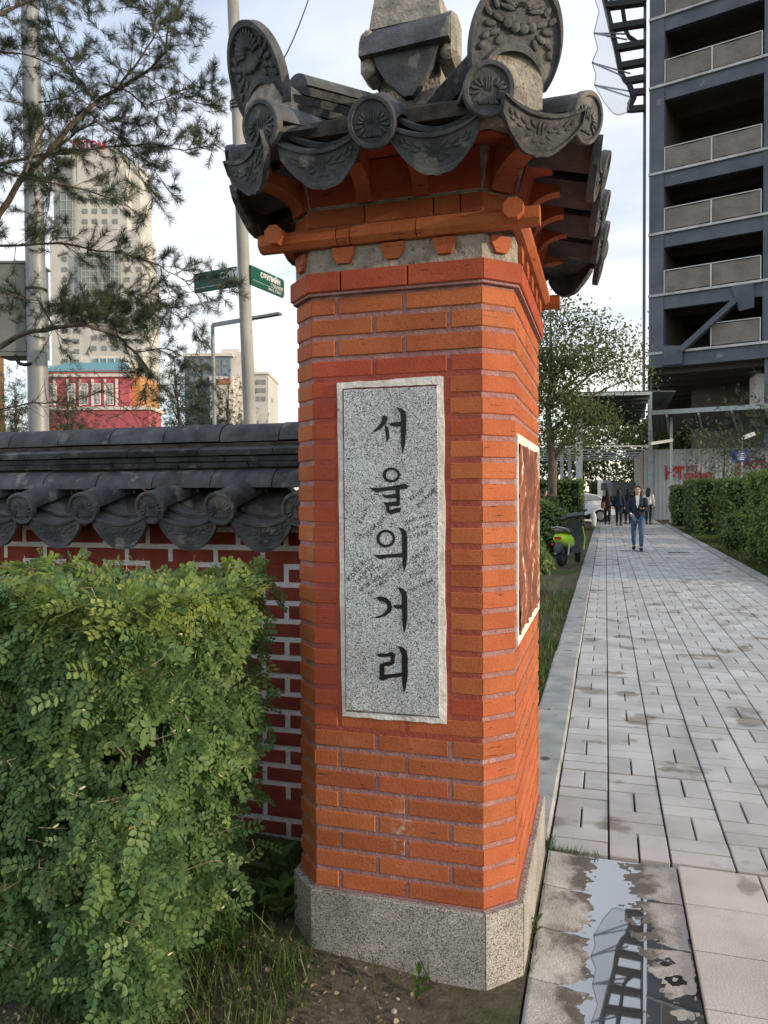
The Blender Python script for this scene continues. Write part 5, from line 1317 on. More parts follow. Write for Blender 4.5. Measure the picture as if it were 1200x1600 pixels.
text_part('СИЙН', 'lettering', bo, A+e*(Lh*.60)+off+Vector((0,0,z0+h*.50)), e, (0,0,1), h*.44, M['white_paint'], sx=1.15, bold=.002)
text_part('ГУДАМЖ', 'lettering', bo, A+e*(Lh*.60)+off+Vector((0,0,z0+h*.28)), e, (0,0,1), h*.2, M['white_paint'])
k = MB(); k.prism([A+e*.03+off+Vector((0,0,z0+h*.2)), A+e*(Lh-.03)+off+Vector((0,0,z0+h*.2)), A+e*(Lh-.03)+off+Vector((0,0,z0+h*.22)), A+e*.03+off+Vector((0,0,z0+h*.22))], n*.001); k.build('rule_line', M['white_paint'], bo)
k = MB(); q = A+e*(Lh-.01)+n*.002; k.prism([q+Vector((0,0,z0)), q+e*.05+Vector((0,0,z0)), q+e*.05+Vector((0,0,z1)), q+Vector((0,0,z1))], n*.004); k.build('end_cap', M['white_paint'], bo)
w0, w1 = onD(376,160,DS-.07), onD(484,-6,DS+3)
k = MB(); k.tube([w0.lerp(w1, i/10)+Vector((0,0,-.25*math.sin(math.pi*i/10))) for i in range(11)]+[w1+(w1-w0)*.6], [.008]*12, 5)
tag(k.build('overhead_wire', M['black'], None, 60), 'thin black wire tied to the leaning sign post and running up over the roof', 'wire')
k = MB()
for q in range(3): k.tube([g0+ax*((w0.z+.03*q-.03)/ax.z)+Vector((.066*math.cos(t*.6), .066*math.sin(t*.6), 0)) for t in range(12)], [.006]*12, 5)
k.build('wire_tie', M['black'], sg, 60)

# ------------------------------------------------------------------ street lamp beyond
DK = 32
b0 = onD(337, 650, DK); t0 = onD(332, 508, DK); e0 = onD(438, 490, DK-1.5)
sl_ = empty('street_lamp', (b0.x, b0.y, 0), 'slim grey street lamp with a long angled arm over the road', 'street lamp')
k = MB(); k.tube([(b0.x,b0.y,-.1), (t0.x,t0.y,t0.z)], [.11,.075], 10); k.build('pole', M['galv'], sl_, 60)
k = MB(); k.bar(t0, t0.lerp(e0,.62), .10, .16); k.build('arm', M['galv'], sl_)
k = MB(); k.bar(t0.lerp(e0,.62), e0, .28, .09); k.build('lamp_head', M['galv'], sl_)

# ------------------------------------------------------------------ far buildings on the left
M['tower'] = noise_mat('pale_cladding', (.50,.49,.46), (.58,.57,.535), .3, .7)
M['win'] = plain('window_glass', (.20,.22,.22), .2, spec=.6)  # glass colour lightened in place of haze over the far facades
M['curtain'] = plain('curtain_wall_glass', (.22,.25,.25), .2, spec=.6)
M['mull'] = plain('mullion', (.45,.45,.43), .6)
M['red_sign'] = plain('red_letter', (.55,.03,.06), .5)
M['pink'] = noise_mat('pink_render', (.42,.095,.115), (.50,.125,.145), .8, .8)
M['cream'] = noise_mat('cream_trim', (.62,.58,.52), (.72,.68,.62), .8, .8)
M['teal'] = plain('teal_metal_roof', (.12,.30,.33), .5)
M['orange_r'] = plain('orange_render', (.55,.27,.10), .8)
fr_, ff = _r0, Vector((-math.sin(YAW), math.cos(YAW), 0))
def blk(px0, pyt, px1, D, depth, zb=-1.0, pyb=None):
    """camera-aligned block whose front spans px0..px1 at depth D, top at pyt"""
    a = onD(px0, pyt, D); b2 = onD(px1, pyt, D); z1 = a.z; z0 = zb if pyb is None else onD(px0, pyb, D).z
    c = lat(((px0+px1)/2-600)/FPX*D, D+depth/2); k = MB(); k.obox((c.x, c.y, (z0+z1)/2), fr_, ff, (0,0,1), (px1-px0)/2/FPX*D, depth/2, (z1-z0)/2); return k
DT = 200
tb = lat((160-600)/FPX*DT, DT)
tw_ = empty('office_tower', (tb.x, tb.y, 0), 'tall pale office tower with glass centre bay and red roof lettering', 'building')
blk(85,360,226,DT,13).build('lower_block', M['tower'], tw_)
blk(92,262,205,DT+1,14).build('upper_block', M['tower'], tw_)
blk(104,232,196,DT+3,14).build('crown_block', M['tower'], tw_)
blk(205,255,226,DT+5,10).build('stepped_wing', M['tower'], tw_)
blk(226,420,240,DT+6,8).build('stair_wing', M['tower'], tw_)
g = blk(127,395,192,DT-1.2,2,pyb=480).build('glass_bay', M['curtain'], tw_)
g2 = blk(95,300,122,DT-.6,2,pyb=370).build('glass_bay', M['curtain'], tw_)
g3 = blk(100,245,122,DT+.4,2,pyb=300).build('glass_bay', M['curtain'], tw_)
k = MB()
for i in range(11): p = onD(127+65*i/10, 395, DT-1.3); q = onD(127+65*i/10, 480, DT-1.3); k.bar(p, q, .12, .12, ff)
for i in range(10): p = onD(127, 395+85*i/9, DT-1.3); q = onD(192, 395+85*i/9, DT-1.3); k.bar(p, q, .12, .25)
k.build('mullion_grid', M['mull'], g)
k = MB()
for i in range(4): k.bar(onD(95+27*i/3,300,DT-.7), onD(95+27*i/3,370,DT-.7), .12, .12, ff)
for i in range(6): k.bar(onD(95,300+14*i,DT-.7), onD(122,300+14*i,DT-.7), .12, .2)
k.build('mullion_grid', M['mull'], g2)
wm = MB(); wm.obox((0,0,0), fr_, ff, (0,0,1), .66, .12, .62); wme = wm.mesh('window', M['win'])
for px in (101,120,199,217):
    for py in range(405, 640, 16):
        if 120 < px < 198 and py < 480: continue
        p = onD(px, py, DT-.05); put('window', wme, tw_, p)
for px in (147,163,178): 
    for py in range(496, 640, 16): p = onD(px, py, DT-.05); put('window', wme, tw_, p)
for px in (133,148,164,180):
    for py in range(298, 390, 16): p = onD(px, py, DT+.95); put('window', wme, tw_, p, None)
sgm = text_part('ҮСТЭМ', 'roof_lettering', tw_, onD(110, 232, DT+2), fr_, (0,0,1), 2.6, M['red_sign'], sx=1.0, bold=.1, ext=.2)
# pink classical block
DQ = 95
qb = lat((150-600)/FPX*DQ, DQ)
pk = empty('pink_building', (qb.x, qb.y, 0), 'pink and cream classical building with tall windows and a teal roof', 'building')
body = blk(60,587,205,DQ,10).build('wall', M['pink'], pk)
blk(52,640,235,DQ-4,5).build('lower_wing', M['pink'], pk)
blk(50,636,238,DQ-4.3,6,pyb=641).build('wing_cornice', M['cream'], pk)
blk(57,583,208,DQ-.4,11,pyb=589).build('cornice', M['cream'], pk)
blk(58,579,207,DQ-.5,11,pyb=583.5).build('fascia', M['pink'], pk)
a, b2, c, d = onD(58,579,DQ-.6), onD(209,580,DQ-.6), onD(196,566,DQ+5), onD(104,567,DQ+5)
k = MB(); k.prism([a,b2,c,d], (0,0,-.1)); k.build('roof', M['teal'], pk)
k = blk(205,586,222,DQ+1.0,8); k.build('side_wall', M['orange_r'], pk)
for px in (94,116,137,156,175): pass
for px in (72,94,115,134,153.5,173,191):
    k = blk(px-8,592,px-5,DQ-.25,.3,pyb=634); k.build('pilaster', M['cream'], pk)
for px in (83.5,113,133,152.5,172.5):
    p = onD(px, 616, DQ); wf = MB(); wf.obox(p-ff*.08, fr_, ff, (0,0,1), .42, .08, 1.35); f_ = wf.build('window', M['cream'], pk)
    w2 = MB(); w2.obox(p-ff*.17, fr_, ff, (0,0,1), .33, .02, 1.25); w2.build('pane', M['curtain'], f_)
    w3 = MB(); w3.bar(p-ff*.20+Vector((0,0,-1.25)), p-ff*.20+Vector((0,0,1.25)), .05, .03); 
    for i in range(5): q = p-ff*.20+Vector((0,0,-1.0+.5*i)); w3.bar(q-fr_*.33, q+fr_*.33, .03, .05)
    w3.build('glazing_bar', M['cream'], f_)
# annex with teal windows, glassy office block behind the pines, white block beside the post
DA = 150
ab = lat((190-600)/FPX*DA, DA)
an_ = empty('apartment_block', (ab.x, ab.y, 0), 'cream apartment block with blue glass upper storey behind the pink building', 'building')
blk(130,556,200,DA,10).build('wall', M['cream'], an_); blk(150,560,192,DA-.3,1,pyb=580).build('window_band', plain('blue_glass',(.16,.28,.34),.2), an_)
for px in (158,170,182): 
    k = blk(px-.6,560,px+.6,DA-.5,.4,pyb=580); k.build('mullion', M['cream'], an_)
DO = 130
ob = lat((350-600)/FPX*DO, DO)
of = empty('office_block', (ob.x, ob.y, 0), 'blue glass office block with sunlit yellow end beyond the pines', 'building')
blk(291,556,362,DO,16).build('glass_wall', plain('slate_blue_cladding',(.17,.22,.30),.3), of); blk(289,552,366,DO-.4,17,pyb=556.5).build('roof_edge', M['cream'], of)
blk(330,588,366,DO-1,12).build('lower_wall', M['cream'], of); blk(336,592,362,DO-1.3,1,pyb=600).build('brown_band', plain('brown_band',(.3,.15,.09),.8), of)
blk(362,550,384,DO+1,14).build('end_wall', M['cream'], of); blk(348,545,376,DO+4,8).build('plant_room', M['cream'], of)
for r_ in range(3):
    for i in range(6):
        p = onD(298+10.5*i, 567+12*r_, DO-.05); k = MB(); k.obox(p, fr_, ff, (0,0,1), .38, .06, .5); k.build('window', M['win'], of)
wb = lat((410-600)/FPX*DO, DO)
wh = empty('white_block', (wb.x, wb.y, 0), 'white low block with a few small windows beyond the sign post', 'building')
blk(396,584,421,DO+2,12).build('wall', M['tower'], wh); blk(395,581,422,DO+1.6,13,pyb=584.5).build('parapet', M['cream'], wh)
for i in range(2):
    for r_ in range(3): p = onD(403+9*i, 597+13*r_, DO+1.95); k = MB(); k.obox(p, fr_, ff, (0,0,1), .35, .06, .4); k.build('window', M['win'], wh)
DE = 70
eb = lat((-30-600)/FPX*DE, DE); eg = empty('orange_building', (eb.x, eb.y, 0), 'white building with an orange corner strip beyond the metal cabinet', 'building')
blk(-80,470,1,DE,.8).build('wall', M['tower'], eg); blk(1,440,6,DE-.1,.5).build('corner_strip', M['orange_r'], eg)

# ------------------------------------------------------------------ trees in the middle distance
def limb_tree(name, base, h, trunk_r, crown, nleaf, leafsize, mat, label, seed, group=None, kind='broad', bark='bark'):
    """crown: list of (offset vector, radii) clumps; leaves fill the clumps, limbs reach them"""
    g = np.random.RandomState(seed); base = Vector(base)
    r = empty(name, base, label, 'tree', group)
    k = MB(); top = base+Vector((0,0,h*.82)); k.tube([base+Vector((0,0,-.2)), base+Vector((g.uniform(-.1,.1),0,h*.3)), base+Vector((g.uniform(-.15,.15),0,h*.6)), top], [trunk_r, trunk_r*.8, trunk_r*.5, trunk_r*.15], 8); k.build('trunk', M[bark], r, 60)
    k = MB()
    for off, rad in crown:
        c = base+Vector(off); s = base+Vector((0,0,max(h*.22, min(h*.75, off[2]-abs(off[0])*.6-.3)))); m_ = s.lerp(c,.55)+Vector((0,0,.12*h*.3)); k.tube([s, m_, c], [trunk_r*.35, trunk_r*.22, trunk_r*.06], 5)
        for _ in range(4):
            e = c+Vector((g.uniform(-1,1)*rad[0]*.8, g.uniform(-1,1)*rad[1]*.8, g.uniform(-.7,.8)*rad[2])); k.tube([m_.lerp(c,.6), e], [trunk_r*.08, trunk_r*.03], 4, False)
    tag(k.build('limbs', M[bark], r), kind='stuff')
    vol = np.array([q[1][0]*q[1][1]*q[1][2] for q in crown])**.75; pr = vol/vol.sum(); ci = g.choice(len(crown), nleaf, p=pr)
    # leaves gathered in sprays
    nsp = max(8, nleaf//14); sc_ = g.choice(len(crown), nsp, p=pr); dv_ = g.normal(0,1,(nsp,3)); dv_ /= np.linalg.norm(dv_,axis=1,keepdims=True); dv_ *= g.uniform(.25,1.0,(nsp,1))**.5
    C = np.array([tuple(base+Vector(q[0])) for q in crown]); RD = np.array([q[1] for q in crown])
    SP = C[sc_]+dv_*RD[sc_]; li = g.randint(0,nsp,nleaf); P_ = SP[li]+g.normal(0,1,(nleaf,3))*np.array([[1,1,.7]])*leafsize*3.2
    if kind == 'broad':
        lv, lf = leaflet(1.0, .30, .25); V, F = scatter(lv, lf, P_, rot_from(g.normal(0,1,(nleaf,3))-np.array([[0,0,.5]]), g.uniform(0,6.28,nleaf)), leafsize*g.uniform(.6,1.3,nleaf))
    else:
        tv, tf = needle_shoot(.9, 16, .75, seed, .05); V, F = scatter(tv, tf, P_, rot_from(g.normal(0,1,(nleaf,3))+np.array([[0,0,.5]]), g.uniform(0,6.28,nleaf)), leafsize*g.uniform(.7,1.3,nleaf))
    f_ = fast('crown', V, F, mat, r, base); tag(f_, kind='stuff'); return r
def pine_far(px, pyt, pyb_w, D, seed, label):
    b2 = lat((px-600)/FPX*D, D); h = onD(px, pyt, D).z; w = pyb_w/FPX*D/2; g = np.random.RandomState(seed); cr = []
    for i in range(9):
        f_ = .18+.8*i/8; rr = w*(1.15-f_)*g.uniform(.75,1.1); 
        for s_ in range(3 if f_ < .8 else 1): a = g.uniform(0,6.28); cr.append(((math.cos(a)*rr*.7, math.sin(a)*rr*.7, h*f_), (rr*.55+.25, rr*.55+.25, h*.045)))
    return limb_tree('pine_tree', b2, h, .14, cr, 2400, .22, M['needle_far'], label, seed, 'pines beyond the wall', 'needle')
pine_far(28, 596, 60, 30, 21, 'small pine beyond the wall, before the orange cornered white building')
pine_far(108, 592, 70, 34, 22, 'small pine beyond the wall, before the pink building')
pine_far(278, 545, 105, 36, 23, 'bushy pine beyond the wall between pink building and street lamp')
pine_far(318, 580, 70, 40, 24, 'narrow pine beyond the wall close beside the street lamp')
pine_far(358, 592, 55, 38, 25, 'pine beyond the wall between street lamp and sign post')
# ------------------------------------------------------------------ steel frame building under construction
M['steel'] = noise_mat('primed_steel', (.085,.10,.125), (.125,.145,.175), .7, .6, .1, 20, c3=(.24,.25,.27), s3=.9, t3=.66)
M['deck'] = plain('deck_underside', (.14,.13,.115), .9)
M['tarp'] = noise_mat('taupe_tarp', (.19,.172,.15), (.24,.22,.19), 1.2, .85, .5, 3, bdist=.15)
M['rail'] = plain('white_rail', (.62,.62,.60), .5)
M['slabedge'] = noise_mat('slab_edge_concrete', (.40,.41,.41), (.62,.62,.62), 1.5, .8)
M['concrete'] = noise_mat('raw_concrete', (.20,.185,.165), (.29,.27,.24), .6, .9, .3, 8)
BC = lat((1012-600)/FPX*45.0, 45.0); BE = Vector((.96,-.284,0)).normalized(); BN = Vector((.284,.96,0)).normalized()
def bpt(s, d, z): return BC+BE*s+BN*d+Vector((0,0,z))
def onB(px, py, d=0.0): return on_plane(px, py, BC+BN*d, BN)
FL = [onB(1022, y).z for y in (552,462,366,272,137,30,-75,-180)]
bld = empty('steel_frame_building', (BC.x, BC.y, 0), 'unfinished dark steel frame building with tarpaulin edge rails on every floor', 'building')
Zu_ = Vector((0,0,1)); BAY = 6.1; NB = 6; LBL = BAY*NB; DB = 18
for ci in range(NB+1):
    for di, d in enumerate((0.35, 6.5, 12.5)):
        k = MB(); k.obox(bpt(ci*BAY+.45, d, (FL[-1]+FL[0])/2-.4), BE, BN, (0,0,1), .42 if di == 0 else .3, .35, (FL[-1]-FL[0])/2+.46); k.build('column', M['steel'], bld)
    if ci:
        for d in (.5, 7, 13): k = MB(); k.obox(bpt(ci*BAY+.45, d, FL[0]/2-.6), BE, BN, (0,0,1), .32, .3, FL[0]/2); k.build('ground_column', M['steel'], bld)
for fi, z in enumerate(FL):
    k = MB(); k.obox(bpt(LBL/2+.4, DB/2+.1, z-.12), BE, BN, (0,0,1), LBL/2+.4, DB/2, .10); dk = k.build('floor_deck', M['deck'], bld)
    k = MB(); k.obox(bpt(LBL/2+.4, .02, z-.02), BE, BN, (0,0,1), LBL/2+.4, .10, .07); k.build('slab_edge', M['slabedge'], dk)
    for ci in range(NB):
        k = MB(); k.obox(bpt(ci*BAY+.45+BAY/2, .22, z-.50), BE, BN, (0,0,1), BAY/2-.42, .16, .36); k.build('edge_beam', M['steel'], bld)
    for d in (3.2, 6.5, 9.5, 12.5):
        k = MB(); k.obox(bpt(LBL/2+.4, d, z-.46), BE, BN, (0,0,1), LBL/2, .12, .24); k.build('deck_beam', M['deck'], bld)
    # edge rails hung with tarpaulin
    if fi < len(FL)-1:
        for ci in range(NB):
            for h in range(2):
                s0 = ci*BAY+.92+h*(BAY-.96)/2; s1 = s0+(BAY-.96)/2-.03
                if fi == 0 and ci == 0 and h == 0: s0 += 2.3
                if s1-s0 < .4: continue
                k = MB(); k.grid(lambda u, v: bpt(s0+(s1-s0)*u, -.02+.03*math.sin(u*9+fi)+.02*math.sin(v*5+u*12), z+.12+1.22*v-.05*math.sin(math.pi*u)*v), 8, 5)
                t_ = k.build('tarpaulin', M['tarp'], bld, 180)
                k = MB(); zt_ = z+1.36
                k.bar(bpt(s0,-.06,zt_), bpt(s1,-.06,zt_), .05); k.bar(bpt(s0,-.06,z+.05), bpt(s0,-.06,zt_), .05, .05, (0,1,0)); k.bar(bpt(s1,-.06,z+.05), bpt(s1,-.06,zt_), .05, .05, (0,1,0))
                k.build('rail_frame', M['rail'], t_)
# bracing and gussets of the lowest storey
k = MB(); k.bar(onB(1064,548,-.1)+Vector((0,0,0)), onB(1150,470,-.1), .3, .62, BN); k.build('brace', M['steel'], bld)
k = MB(); a = [onB(1035,540,-.12), onB(1066,540,-.12), onB(1066,568,-.12), onB(1035,571,-.12)]; k.prism(a, BN*.2); k.build('gusset', M['steel'], bld)
k = MB(); a = [onB(1143,448,-.12), onB(1178,441,-.12), onB(1178,480,-.12), onB(1155,486,-.12)]; k.prism(a, BN*.2); k.build('gusset', M['steel'], bld)
k = MB(); k.obox(bpt(LBL/2+.6, 10.0, FL[-1]/2), BE, BN, (0,0,1), LBL/2, .2, FL[-1]/2); k.build('added_core_wall', plain('dark_core', (.17,.155,.135), .9), bld)  # added wall, stops light leaking through the open floors
k = MB(); k.obox(bpt(.62, 5.4, (FL[-1]+FL[0])/2), BN, BE, (0,0,1), 4.4, .12, (FL[-1]-FL[0])/2); k.build('end_wall', M['deck'], bld)  # added dark partition, keeps the open corner bay from showing bright
vd = Vector((BC.x, BC.y, 0)).normalized(); k = MB(); a, c = bpt(-.1,.4,FL[0]-.86), bpt(LBL,.4,FL[0]-.86); k.prism([a, a+vd*26, c+vd*26, c], (0,0,.12)); k.build('podium_soffit', M['deck'], bld)
for j in range(9): k = MB(); k.bar(a+vd*(1+2.8*j)-Zu_*.1, a+vd*(1+2.8*j)+BE*LBL-Zu_*.1, .25, .3); k.build('podium_joist', M['deck'], bld)
k = MB(); k.prism([Vector((a.x,a.y,0))+vd*26, Vector((c.x,c.y,0))+vd*26, c+vd*26, a+vd*26], vd*.2); k.build('added_podium_wall', M['deck'], bld)  # added dark wall, closes off bright sky below the soffit
# hoist rails at the corner
for s_, d in ((-.28,.2),(-.48,.9),(-.18,1.6)):
    k = MB(); k.obox(bpt(s_, d, (FL[-1]+4)/2+2), BE, BN, (0,0,1), .06, .06, (FL[-1]-4)/2); rl = k.build('hoist_rail', M['steel'], bld)
k = MB()
zz = 8.0
while zz < FL[-1]: k.bar(bpt(-.28,.2,zz), bpt(-.48,.9,zz+1.2), .05); k.bar(bpt(-.48,.9,zz+1.2), bpt(-.28,.2,zz+2.4), .05); zz += 2.4
k.build('hoist_lattice', M['rail'], bld)
# curved black outrigger frame and fan of safety netting at the corner
fr = empty('net_outrigger', tuple(onB(985,172)), 'black curved outrigger frame with safety net fanned out from the building corner', 'safety net')
M['outrig'] = plain('outrigger_black', (.022,.024,.026), .6)
curve = [(918,-180),(926,-110),(938,-50),(945,0),(950,22),(956,48),(962,72),(967,97),(971,115),(976,124),(983,131),(987,142),(990,152),(985,162),(984,173)]
k = MB(); pts = [onB(*q, -.2) for q in curve]
for a, c in zip(pts[:-1], pts[1:]): k.bar(a, c+(c-a).normalized()*.08, .30, .26, BN)
k.build('curved_chord', M['outrig'], fr)
k = MB(); pts = [onB(*q, 1.1) for q in ((952,-160),(960,-80),(971,0),(975,28),(978,48),(983,58),(995,66))]
for a, c in zip(pts[:-1], pts[1:]): k.bar(a, c+(c-a).normalized()*.06, .22, .2, BN)
k.build('curved_chord', M['outrig'], fr)
for (x0, y0, y1, h) in ((925,-120,-128,.5),(937,-58,-66,.5),(948,10,2,.5),(957,44,36,.45),(963,76,68,.42),(969,104,97,.42),(979,127,122,.36),(987,145,143,.3),(985,171,169,.28)):
    a = onB(x0, y0, -.2); c = onB(1008, y1, -.2); k = MB(); k.bar(a, c, .34, h, BN); k.build('outrigger_arm', M['outrig'], fr)
m, t, b = new_mat('safety_netting'); n_ = t.nodes.new; l_ = t.links.new
b.inputs['Base Color'].default_value = (.62,.66,.70,1); b.inputs['Roughness'].default_value = .9
trn = n_('ShaderNodeBsdfTransparent'); ms = n_('ShaderNodeMixShader'); ms.inputs[0].default_value = .36; l_(trn.outputs[0], ms.inputs[1]); l_(b.outputs[0], ms.inputs[2]); l_(ms.outputs[0], t.nodes['Material Output'].inputs[0]); M['net'] = m
outer = [(905,-170),(912,-110),(920,-55),(926,-12),(936,18),(928,52),(934,76),(925,98),(931,116),(929,133),(944,160),(958,177),(966,180),(981,175)]
innr = [(920,-180),(927,-110),(938,-50),(946,0),(950,22),(956,50),(962,72),(967,97),(971,114),(978,128),(986,142),(989,152),(986,163),(984,172)]
no = [onB(*q, -.9) for q in outer]; ni = [onB(*q, -.2) for q in innr]
k = MB(); ncol_ = 5
for i in range(len(no)):
    for j in range(ncol_+1):
        p = no[i].lerp(ni[i], j/ncol_); p = p+BN*(-.25*math.sin(math.pi*j/ncol_)); k.v.append(tuple(p))
for i in range(len(no)-1):
    for j in range(ncol_): k.f.append((i*(ncol_+1)+j, i*(ncol_+1)+j+1, (i+1)*(ncol_+1)+j+1, (i+1)*(ncol_+1)+j))
k.build('netting', M['net'], fr, 180)
for o_, i_ in (((912,-110),(962,-95)),((926,-12),(968,6)),((928,52),(980,62)),((925,98),(985,124)),((929,133),(986,152))):
    for dy in (0, -9): k = MB(); k.bar(onB(*o_, -.9), onB(i_[0], i_[1]+dy, -.15), .07); k.build('net_pole', M['steel'], fr)
k = MB()
for a, c in zip(no[:-1], no[1:]): k.bar(a, c, .035)
k.build('net_edge_rope', M['steel'], fr)

# ------------------------------------------------------------------ hoarding, passage and canopies
M['sheet'] = noise_mat('white_profiled_sheet', (.44,.46,.48), (.53,.55,.57), .8, .6, c3=(.36,.37,.37), s3=1.5, t3=.66)
M['beige'] = noise_mat('beige_board', (.33,.29,.235), (.42,.37,.30), .5, .85, stretch=(1,1,.3))
M['roofsheet'] = plain('dark_roof_sheet', (.10,.115,.125), .6)
M['frame'] = plain('pale_green_steel', (.40,.44,.44), .5)
M['red_let'] = plain('red_lettering', (.50,.02,.04), .6)
DH = 41.5
def hp(px, py, dd=0.0): return onD(px, py, DH+dd)
HA = hp(1006, 810); HE = Vector((1,0,0)); HD = HA.y; HTOP = hp(1006,703).z
hx1 = HA.x+22
ho = empty('hoarding', (HA.x+4, HD, 0), 'white corrugated metal hoarding with red painted lettering behind the hedges', 'fence')
def rib_sheet(x0, x1, y, z0, z1, pitch=.22, dep=.035):
    k = MB(); x = x0; b = len(k.v); n = 0
    while x < x1:
        for (dx, dy) in ((0,0),(.09,0),(.11,-dep),(.20,-dep)):
            if x+dx > x1: break
            k.v += [(x+dx, y+dy, z0), (x+dx, y+dy, z1)]; n += 1
        x += pitch
    k.f = [(2*i, 2*i+2, 2*i+3, 2*i+1) for i in range(n-1)]; return k
x = HA.x; i = 0
while x < hx1: rib_sheet(x, x+2.2, HD+.003*(i % 2), -.05, HTOP).build('hoarding_panel', M['sheet'], ho); x += 2.2; i += 1
def hoard_text(s, px, py, hpx, sx, mat, bold=.02):
    p = on_plane(px, py, (0, HD-.06, 0), (0,1,0)); text_part(s, 'painted_lettering', ho, p, (1,0,0), (0,0,1), hpx/FPX*DH*1.38, mat, sx=sx, bold=bold, ext=.01)
hoard_text('Н', 1039.5, 748, 18, .52, M['red_let'], .05); hoard_text('ЭГ', 1051, 748, 18, .52, M['red_let'], .05)
hoard_text('ХОТ', 1073, 736, 8, .7, plain('brown_lettering', (.20,.09,.06), .7))
hoard_text('СТАНДАРТ', 1069, 748, 8.5, .62, M['red_let'])
hoard_text('ХОТ', 1160, 731, 11, 1.0, M['red_let'], .02)
# passage wall running on beside the path
ps = empty('passage', (1.9, HD+6, 0), 'covered walkway of beige boards and steel posts with dark sheet roof beside the hoarding', 'walkway')
PXW = HA.x-.02
for j in range(5):
    k = MB(); k.bbox(PXW-.08, HD+.05+2.4*j, 0, PXW, HD+2.4+2.4*j, 3.8, .01); k.build('board', M['beige'], ps)
def beam(px0, py0, px1, py1, D0, D1, w, h, mat, par, name='beam'):
    k = MB(); k.bar(onD(px0,py0,D0), onD(px1,py1,D1), w, h); return k.build(name, mat, par)
zr1 = onD(1016, 612, 36).z
q0, q1 = onD(872, 617, 36.5), onD(1018, 611, 36)
# high roof over the passage: sheet with purlins
far0, far1 = onD(905, 690, 62), onD(1003, 690, 62)
q1b = Vector((q1.x, q1.y, zr1)); q0b = Vector((q0.x, q0.y, zr1)); f1 = Vector((q1.x+.1, q1.y+17, zr1)); f0 = Vector((q0.x, q0.y+17, zr1))
k = MB(); k.prism([q0b, q1b, f1, f0], (0,0,.06)); rf = k.build('roof_sheet', M['roofsheet'], ps)
for j in range(10):
    t_ = j/9; k = MB(); k.bar(q0b.lerp(f0,t_)+Vector((0,0,-.08)), q1b.lerp(f1,t_)+Vector((0,0,-.08)), .10, .14); k.build('purlin', M['roofsheet'] if j else M['frame'], ps)
# sloping side roof right of the post
k = MB(); a = onD(1019,612,36); c = onD(1056,612,36); k.prism([a, c, onD(1040,640,40), onD(1019,644,40)], (0,0,.05)); k.build('roof_sheet', M['roofsheet'], ps)
for (px, pyt, D, w) in ((1016,612,41.2,.22),(905,655,36,.30),(1048.5,646,38,.13),(860,690,40,.22),(878,690,46,.2),(890,692,52,.2),(868,690,43,.2)):
    b2 = lat((px-600)/FPX*D, D); zt_ = onD(px, pyt, D).z; k = MB(); k.box(b2.x-w/2, b2.y-w/2, -.1, b2.x+w/2, b2.y+w/2, zt_); k.build('post', M['frame'], ps)
# open pergola beams over the path
for j in range(6):
    D = 37+3.4*j; zp = onD(950, 697, 37).z; a = lat((856-600)/FPX*37, D); c = Vector((q1.x, 0, 0))
    k = MB(); k.bar(Vector((a.x-0.0+.45*(j*.0), a.y, zp)), Vector((HA.x+.0, a.y+1.6, zp)), .07, .07); k.build('pergola_beam', M['frame'], ps)
beam(1016, 693, 1050, 688, 37, 38, .12, .14, M['frame'], ps)
# lower canopy in front of the hoarding
cn = empty('site_canopy', (HA.x+5, HD-2, 0), 'lean-to canopy of ribbed dark sheeting along the top of the hoarding', 'canopy')
zc0 = onD(1018, 645, 37.5).z; a = onD(1018, 646, 37.5); c = onD(1225, 632, 34.5); c = Vector((c.x, c.y, zc0)); 
k = MB(); k.bar(Vector((a.x,a.y,zc0)), c, .14, .22); k.build('edge_beam', M['frame'], cn)
bk0, bk1 = onD(1020, 676, 41.0), onD(1225, 668, 41.0)
k = MB(); nr = 46
for i in range(nr+1):
    t_ = i/nr; dz = .06 if i % 2 else 0.0
    p = Vector((a.x,a.y,zc0)).lerp(c, t_); q = Vector((bk0.x, HD-.2, bk0.z)).lerp(Vector((bk1.x, HD-.2, bk0.z)), t_); k.v += [(p.x,p.y,p.z-.05+dz), (q.x,q.y,q.z+dz)]
k.f = [(2*i,2*i+2,2*i+3,2*i+1) for i in range(nr)]; k.build('ribbed_sheet', M['roofsheet'], cn)
for i in range(4):
    t_ = (i+.5)/4; p = Vector((a.x,a.y,zc0-.16)).lerp(c+Vector((0,0,-.16)), t_); q = Vector((bk0.x, HD-.2, bk0.z-.1)).lerp(Vector((bk1.x, HD-.2, bk0.z-.1)), t_); k = MB(); k.bar(p, q, .1, .12); k.build('rafter', M['frame'], cn)
# site office box behind
k = MB(); sb_ = onD(1210, 640, 44); k.box(sb_.x-1.0, sb_.y, 5.6, sb_.x+3, sb_.y+2, 8.4); so = empty('site_cabin', (sb_.x, sb_.y, 5.6), 'white site cabin with louvres standing on the canopy deck', 'cabin')
k.build('wall', M['white_paint'], so)
for j in range(4): k = MB(); k.box(sb_.x-.55, sb_.y-.04, 6.2+.5*j, sb_.x+.9, sb_.y-.005, 6.35+.5*j); k.build('louvre', M['deck'], so)
